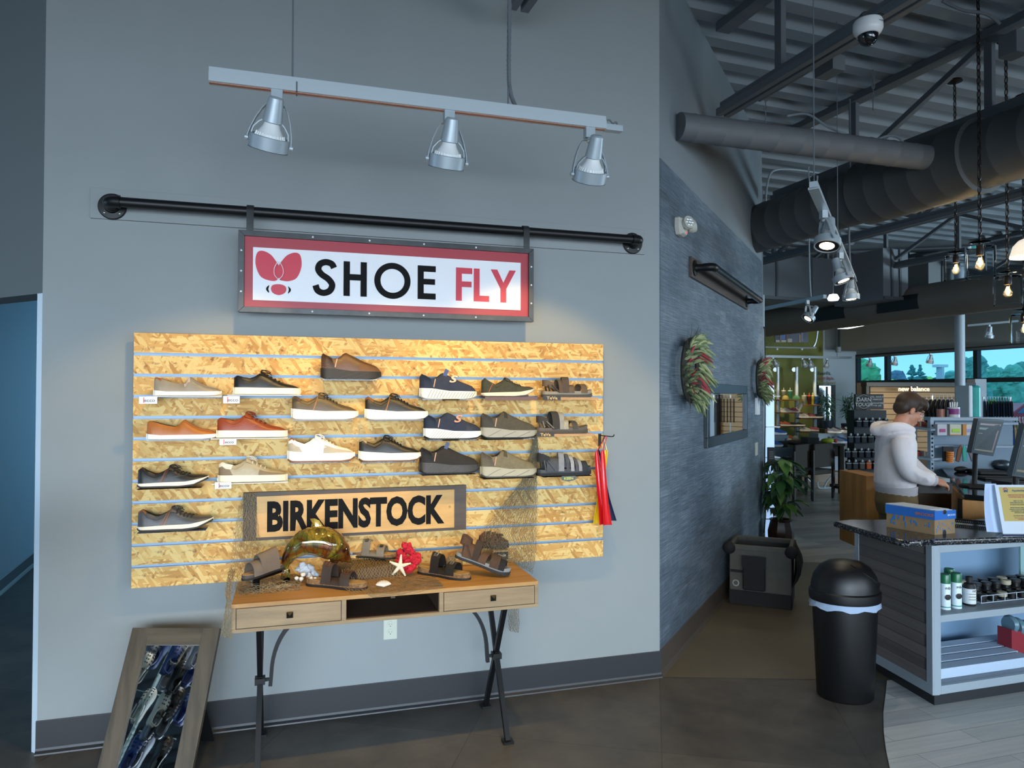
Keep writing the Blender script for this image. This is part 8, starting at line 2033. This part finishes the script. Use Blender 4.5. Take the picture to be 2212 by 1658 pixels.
# bamboo plants, tables, chairs
def bamboo(px, pt, pb, d, n_, label, seed, wpx=16):
    rd = random.Random(seed); b = onD(px, pb, d); tp = onD(px, pt, d); h_ = tp.z - b.z; W_ = wpx / FPX * d; t = thing('bamboo_plant', label, 'plant', b); g = MB(); gs = MB()
    for k in range(6):
        a = rd.uniform(0, 6.3); top_ = b + V((math.cos(a) * W_ * .7, math.sin(a) * W_ * .7, h_ * rd.uniform(.75, 1))); gs.tube(bez([b, b.lerp(top_, .5) + V((0, 0, .08)), top_], 8), .007, 5)
        for j in range(n_):
            p = b.lerp(top_, rd.uniform(.3, 1)); a2 = rd.uniform(0, 6.3); dd = V((math.cos(a2), math.sin(a2), rd.uniform(-.9, .4))).normalized(); s_ = dd.cross(V((0, 0, 1))).normalized(); l = rd.uniform(.14, .26); g.slab([[p - s_ * .003, p + s_ * .003], [p + dd * l * .5 - s_ * .016, p + dd * l * .5 + s_ * .016], [p + dd * l, p + dd * l + s_ * .002]], .001)
    g.build('foliage', mat('bamboo_leaf', '4f8078', .5), t, 0); gs.build('stems', mat('leaf_stem', '3a4a2a', .6), t); g = MB(); g.lathe([(0, -.2), (.10, -.2), (.12, 0), (.10, 0), (0, -.02)], 16, b); g.build('plant_pot', mat('pot_navy', '1c2c44', .4), t)
bamboo(1790, 848, 908, 16.0, 34, 'leafy bamboo plant in a navy pot in front of the tall mirror', 1); bamboo(1829, 846, 914, 16.05, 30, 'bamboo plant against the pale wall by the windows', 2, 18)
pane('shoe_bench', 'long pale bench heaped with shoes below the windows', 'bench', 1768, 936, 1846, 1016, 15.8, .5, mat('bench_blue_grey', '8296a8', .6)); pane('planter_box', 'wooden box under the bamboo pot', 'box', 1782, 926, 1800, 936, 15.85, .3, mat('box_brown', '4e3a2c', .6))
for k in range(7): sm['gkgkwgk'[k]].put(frame(onD(1802 + 6.5 * k, 935.5 - (k % 2) * 3, 15.5 + .06 * k), rd_ + fd * .5 * ((k % 3) - 1)) @ Matrix.Translation((-.14, 0, .004)), 'loose shoe on the pale bench, ' + ordn[k] + ' from the left', 'loose shoes on the bench')
def ribtable(label, px0, px1, py, pyb, d): 
    t = thing('display_table', label, 'table', onD((px0 + px1) / 2, pyb, d), 'grey display tables'); m = mat('table_blue_grey', '6f808c', .6)
    g = MB(); PB(g, px0, py, px1, py + 6, d, .7); g.build('table_top', m, t, 0); g = MB(); PB(g, px0 + 2, py + 6, px1 - 2, py + 20, d + .03, .03); g.build('table_apron', m, t, 0)
    for px in (px0 + 3, px1 - 3):
        for bk in (0, .6): g = MB(); PB(g, px - 2, py + 6, px + 2, pyb, d, .06, bk); g.build('leg', m, t, 0)
ribtable('grey painted display table left of the dark chairs', 1660, 1719, 966, 1068, 12.3); ribtable('smaller grey display table stacked behind it', 1664, 1704, 940, 1050, 13.6)
sm['b'].put(frame(onD(1672, 965, 12.2), rd_) @ Matrix.Translation((-.14, 0, .003)), 'blue shoe on the grey display table', 'shoes on the grey tables'); pane('shoebox', 'small black box on the grey display table', 'box', 1679, 954, 1702, 965.5, 12.4, .25, M_blk, bevel=.004)
sm['b'].put(frame(onD(1682, 939, 13.5), rd_) @ Matrix.Translation((-.14, 0, .003)), 'blue shoe on the smaller grey table behind', 'shoes on the grey tables')
M_chw = mat('chair_wood', '2a1a16', .5); M_chf = mat('chair_fabric', '2d2620', .9)
def chair(label, px, d, rz):
    c = onD(px, 1065, d); c.z = 0; m = frame(c, rd_) @ Matrix.Rotation(R(rz), 4, 'Z'); t = thing('waiting_chair', label, 'chair', m, 'dark waiting chairs'); g = MB(m)
    g.loft([[V((x, y, z)) for x, y in ((-.27, -.0), (.27, 0), (.27, .05), (-.27, .05))] for z in (.52, .90)]); g.build('backrest', M_chf, t, 0, bevel=.02); g = MB(m); g.bx(-.27, .27, .02, .50, .40, .48); g.build('seat', M_chf, t, 0, bevel=.02)
    for x in (-.29, .29):
        for y in (.02, .50): g = MB(m); g.bx(x - .02, x + .02, y - .02, y + .02, 0, .62 if y > .1 else .8); g.build('leg', M_chw, t, 0)
        g = MB(m); g.bx(x - .025, x + .025, 0, .54, .62, .65); g.build('armrest', M_chw, t, 0, bevel=.01)
chair('dark wooden chair with brown fabric back, left of the pair', 1738, 11.3, 40); chair('dark wooden chair with brown fabric back, right of the pair', 1781, 11.5, 36)
t = thing('dark_table', 'dark table with shoes behind the pair of chairs', 'table', onD(1775, 1060, 12.2)); g = MB(); PB(g, 1722, 958, 1826, 963, 12.3, .8); g.build('table_top', M_chf, t, 0); g = MB(); PB(g, 1815, 963, 1824, 1068, 12.2, .08); g.build('leg', M_chf, t, 0); g = MB(); PB(g, 1726, 963, 1733, 1062, 12.5, .08); g.build('leg', M_chf, t, 0); g = MB(); PB(g, 1733, 963, 1815, 985, 12.4, .03); g.build('table_apron', M_chf, t, 0)
pane('shoebox', 'dark shoebox on the dark table behind the chairs', 'box', 1745, 945, 1770, 957.5, 12.35, .3, mat('box_charcoal', '24282c', .6), bevel=.004)
g = MB(frame(onD(1788, 957, 12.4), rd_)); g.sph((0, 0, .045), (.12, .07, .045), 14, 8); g.m = 1; g.sph((.12, 0, .04), (.05, .06, .04), 12, 8); tag(g.build('gym_bag', [mat('bag_lime', 'a4b428', .6), mat('bag_red', 'b8323c', .6)], None, 60), 'lime green and red bag on the dark table', 'bag')
for k in range(3): sm['gbk'[k]].put(frame(onD(1806 + 8 * k, 957.5, 12.4 + .1 * k), rd_) @ Matrix.Translation((-.14, 0, .003)), ordn[k] + ' loose shoe right of the lime bag on the dark table', 'shoes on the dark table')
t = thing('steel_trolley', 'chrome tube trolley frame under the dark table', 'trolley', onD(1790, 1060, 12.8)); g = MB()
for pts in (((1766, 1040), (1768, 1052), (1780, 1054), (1835, 1050)), ((1780, 1052), (1795, 1030), (1835, 1018)), ((1735, 1028), (1750, 1040), (1757, 1062))): g.tube(bez([onD(x, y, 12.8) for x, y in pts], 14), .014, 6)
g.build('trolley_frame', M_alum, t)
# perforated gondola with packs behind the desk
GD = 7.0; M_gon = mat('gondola_blue_grey', '93a9bd', .45)
t = thing('gondola_shelving', 'pale blue-grey shop shelving behind the cash desk', 'shelving', onD(2015, 1045, GD)); g = MB(); PB(g, 2018, 905, 2190, 1120, GD + .08, .03); g.build('back_panel', mat('gondola_panel', '7f95a8', .5, bump=(500, .5)), t, 0)
g = MB(); PB(g, 2010, 901, 2200, 908, GD - .02, .12); g.build('top_beam', M_gon, t, 0, bevel=.003)
for py in (912, 962): g = MB(); PB(g, 2020, py, 2200, py + 5, GD - .0, .06); g.build('cross_bar', M_gon, t, 0, bevel=.002)
g = MB(); PB(g, 2011, 905, 2019, 1120, GD - .04, .05); up_ = g.build('upright', M_gon, t, 0); g = MB()
for k in range(14): PB(g, 2014.2, 917 + 9.2 * k, 2015.8, 921 + 9.2 * k, GD - .043, .01)
g.build('upright_slots', M_blk, up_, 0)
for k, (py, lab) in enumerate(((926, 'upper'), (990, 'lower'))): g = MB(); a = onD(1966, py - 3, GD + .1); b = onD(2012, py + 2, GD - .1); g.tube([a, b], .014, 4); g.M = frame(a, b - a); g.bx(0, (b - a).length, 0, .35, -.01, .01); g.build('side_shelf', M_gon, t, 0)
for i, (x0, x1, c1, c2, lab) in enumerate(((2025, 2046, 'c2c8d4', 'b0468c', 'white insole pack with pink print'), (2052, 2077, 'c4c8b8', 'a8d838', 'white insole pack with lime print'), (2080, 2107, 'c8c4c0', '9c9cc8', 'white and orange insole pack with violet print'))):
    t = thing('insole_pack', lab + ' hanging on the shop shelving', 'pack', onD(x0, 940, GD - .06), 'insole packs'); g = MB(); PB(g, x0, 916, x1, 940, GD - .10, .05); g.build('pack_box', mat('pack_' + c1, c1, .5), t, 0, bevel=.002); g = MB(); PB(g, x0 + 5, 926, x1 - 3, 933, GD - .106, .006); g.build('pack_print', mat('print_' + c2, c2, .5), t, 0, bevel=.003)
    g = MB(); 
    if i: PB(g, x0, 916 if i == 2 else 938, x0 + 8 if i == 2 else x1, 940, GD - .108, .005)
    if i: g.build('pack_band', mat('pack_orange', 'c0802c', .5), t, 0)
t = thing('tape_pack', 'black hanging pack of stacked orange tape rolls', 'pack', onD(2050, 998, GD)); g = MB(); PB(g, 2038, 964, 2060, 996, GD - .06, .02); g.build('pack_card', M_blk, t, 0)
for k in range(6): g = MB(); c = onD(2052, 978 + 4 * k, GD - .10); g.cyl(c, c + V((0, 0, .014)), .032, n=18); g.build('orange_roll', mat('tape_orange', 'd07818', .5), t)
for i, (px, c, lab) in enumerate(((2076, '6a4430', 'brown lace bundle hanging below a red tag'), (2083, '38a098', 'teal lace bundle next to the brown one'), (2092, '6c6a74', 'grey lace bundle behind the tilted monitor'))):
    g = MB(); a = onD(px, 960, GD - .08); b = onD(px - 8 + 9 * i, 996, GD - .10); g.tube(bez([a, a.lerp(b, .5) + V((0, 0, -.01)), b], 10), [.008] + [.03] * 9 + [.02], 8, flat=(1, .4)) if False else g.tube([a, a.lerp(b, .35), b], [.008, .03, .022], 8, flat=(1, .5)); tag(g.build('lace_bundle', mat('lace_' + c, c, .7), None, 60), lab, 'laces', 'lace bundles on the shelving')
for i, (px, py, w_, h_, c, lab, nm) in enumerate(((2032, 901, 16, 18, '8c5a48', 'canister with tan and red label on top of the shelving', 'canister'), (2066, 901, 24, 22, 'b4bac0', 'white tub with purple label and white pens on top of the shelving', 'canister'), (2046, 901, 8, 16, '24343c', 'slim dark box between two canisters on the shelving', 'canister'))):
    c_ = onD(px - (6 if i == 1 else 0), py, GD + .02); r_ = w_ / FPX * GD / 2; H_ = h_ / FPX * GD; t = thing('canister', lab, 'canister', c_); g = MB(Matrix.Translation(c_)); g.lathe([(0, 0), (r_, 0), (r_, H_), (0, H_)], 20); g.build('canister_body', mat('cani_' + c, c, .4), t, 30)
    if i == 1:
        g = MB(Matrix.Translation(c_)); g.lathe([(r_ * 1.02, H_ * .3), (r_ * 1.02, H_ * .85)], 20); g.build('purple_label', mat('label_purple', '7c2c78', .5), t, 30); g = MB(Matrix.Translation(c_))
        for k in range(4): g.cyl((-.04 + .026 * k, 0, H_), (-.045 + .03 * k, 0, H_ + .05), .006, n=6)
        g.build('white_pens', M_white, t)
rd = random.Random(9)
for k in range(9): pane('small_carton', ordn[k] + ' small carton from the left on the upper side shelf', 'box', 1968 + 4.6 * k, 910 + rd.randint(0, 4), 1972 + 4.6 * k, 922, GD + .12, .05, mat('cart_' + str(k % 3), ('a8482c', '9c8c74', '6c2c3c')[k % 3], .6), 'small cartons on the side shelf')
for k in range(8): pane('small_carton', ordn[k] + ' small carton from the left on the lower side shelf', 'box', 1972 + 4.8 * k, 973 + rd.randint(0, 3), 1976 + 4.8 * k, 986, GD + .12, .05, mat('cart_' + str((k + 3) % 5 + 3), ('b09c8c', '8c9c94', 'c05030', '6c1c28', '505c60')[k % 5], .6), 'small cartons on the lower side shelf')
# insole gondola sign (teal) and white grid
t = thing('product_tower', 'tall teal and white product display tower near the round column', 'display', onD(2115, 930, 9.5)); g = MB(); PB(g, 2104, 832, 2123, 1123, 9.5, .28); g.build('teal_side', mat('tower_teal', '1fa096', .4, nz=(4, .15)), t, 0, bevel=.03); g = MB(); PB(g, 2095, 832, 2104, 1123, 9.48, .3); g.build('white_front', M_white, t, 0, bevel=.01)
g = MB()
for k in range(9): PB(g, 2084, 852 + 11 * k, 2096, 853.5 + 11 * k, 9.6, .2)
g.build('wire_shelf', M_white, t, 0)
for k in range(6): pane('boxed_item', ordn[k] + ' small pack from the top on the product tower shelves', 'pack', 2085, 857 + 11 * k, 2094, 863.4 + 11 * k, 9.62, .1, mat('bi_' + str(k), ('2c3c4c', '3c5c9c', 'c8c8c8', '1c2c3c', '9c3c4c', '506070')[k], .5), 'packs on the product tower')

# ================= OUTSIDE =================
g = MB(); g.quad((-60, -60, -.12), (160, -60, -.12), (160, 160, -.12), (-60, 160, -.12)); tag(g.build('asphalt_lot', mat('asphalt', '8c9298', .9, nz=(.5, .1))), 'pale parking lot outside the windows', 'ground')
bpy.data.objects['asphalt_lot']['kind'] = 'structure'
def tree(px, pt, w_, d, conifer, label, c, seed):
    rd = random.Random(seed); b = onD(px, 853, d); b.z = -.1; top_ = onD(px, pt, d).z; W_ = w_ / FPX * d / 2; t = thing('conifer_tree' if conifer else 'leafy_tree', label, 'tree', b, 'trees outside'); g = MB(); g.cyl(b, b + V((0, 0, top_ * .9)), .25, .05, n=8); g.build('trunk', mat('trunk_brown', '4a4a44', .9), t); g = MB()
    if conifer:
        for k in range(150):
            u = rd.random() ** .8; z = top_ * (1 - u * .93); a = rd.uniform(0, 6.3); l = W_ * (u * .95 + .05) * rd.uniform(.6, 1.1); p = b + V((0, 0, z)); e_ = p + V((math.cos(a) * l, math.sin(a) * l, l * rd.uniform(-.25, .15))); g.tube([p, p.lerp(e_, .6), e_], [top_ * .03, top_ * .025, top_ * .006], 5)
    else:
        for k in range(60): u = rd.random(); a = rd.uniform(0, 6.3); r_ = W_ * (1 - abs(u - .45) * 1.1) * rd.uniform(.3, 1); blob(g, b + V((math.cos(a) * r_, math.sin(a) * r_, top_ * (.15 + .75 * u))), top_ * rd.uniform(.09, .15), .9, 3.5 / 1.0 * .5, 10, 7, k)
    g.build('crown', mat('leaf_' + c, tuple(k_ * q for k_, q in zip((2.6, 1.7, 1.0), lin(c))), .9, nz=(1.2, .3)), t, 0)
for i, (px, pt, w_, con, c, lab) in enumerate(((1866, 776, 34, 0, '3f8a78', 'rounded leafy tree in the leftmost window'), (1935, 800, 44, 0, '3f5f8c', 'bluish bushy tree low in the second window'), (1971, 784, 120, 1, '2f6a84', 'tall spruce left of the mullion outside'), (1988, 786, 100, 1, '35708a', 'second spruce beside the window mullion'), (2031, 792, 120, 1, '35687f', 'spruce tree outside left of the round column'), (2056, 800, 28, 0, '4a8ca4', 'soft leafy tree just left of the round column'), (2102, 769, 44, 0, '3f7c90', 'tallest tree right of the round column'), (2152, 792, 40, 0, '3f8290', 'broad tree in the right window'), (2186, 788, 44, 0, '458894', 'leafy tree toward the right edge window'), (2212, 776, 40, 0, '3f7888', 'tall tree at the right edge of the window'), (1918, 816, 50, 0, '6fae72', 'light green low bush in the second window'), (2000, 814, 44, 0, '74b47c', 'light green bush outside behind the brand display'), (2160, 836, 80, 0, '79b868', 'bright green hedge below the right window bar'))):
    tree(px, pt, w_, 52 + (i * 7) % 13, con, lab, c, i)
t = thing('light_pole', 'parking lot light pole outside left of the round column', 'light pole', onD(2031, 853, 40)); g = MB(); b = onD(2031, 853, 40); tp = onD(2031, 790, 40); g.cyl(V((b.x, b.y, -.1)), tp, .28, .2, n=8); g.build('pole', mat('pole_pale', 'c4ccd2', .5), t); g = MB(); g.box(tp, (.7, .4, .15)); g.build('pole_head', M_white, t, 0)
c = onD(2230, 900, 34); m = frame(V((c.x, c.y, -.1)), rd_); t = thing('parked_car', 'red parked car outside at the right edge', 'car', m); g = MB(m); g.prism([(-2.1, .3), (-2.1, .85), (-1.5, 1.0), (-.9, 1.45), (.8, 1.45), (1.5, 1.0), (2.1, .9), (2.1, .3)], -.8, .8, Matrix(((1, 0, 0, 0), (0, 0, 1, 0), (0, 1, 0, 0), (0, 0, 0, 1)))); g.build('car_body', mat('car_red', 'b02838', .3), t, 30, bevel=.05)
g = MB(m); g.prism([(-1.3, 1.0), (-.85, 1.38), (.75, 1.38), (1.3, 1.0)], -.81, .81, Matrix(((1, 0, 0, 0), (0, 0, 1, 0), (0, 1, 0, 0), (0, 0, 0, 1)))); g.build('car_windows', mat('car_glass', '4a6c8c', .1), t, 0)
for x in (-1.3, 1.3): g = MB(m); g.cyl((x, -.84, .32), (x, -.6, .32), .32, n=18); g.build('wheel', M_blk, t)
pane('storefront_building', 'long pale storefront building across the parking lot', 'building', 2172, 842, 2320, 880, 60, 6, mat('store_white', 'd8dcdc', .7, em=('ffffff', 0)))
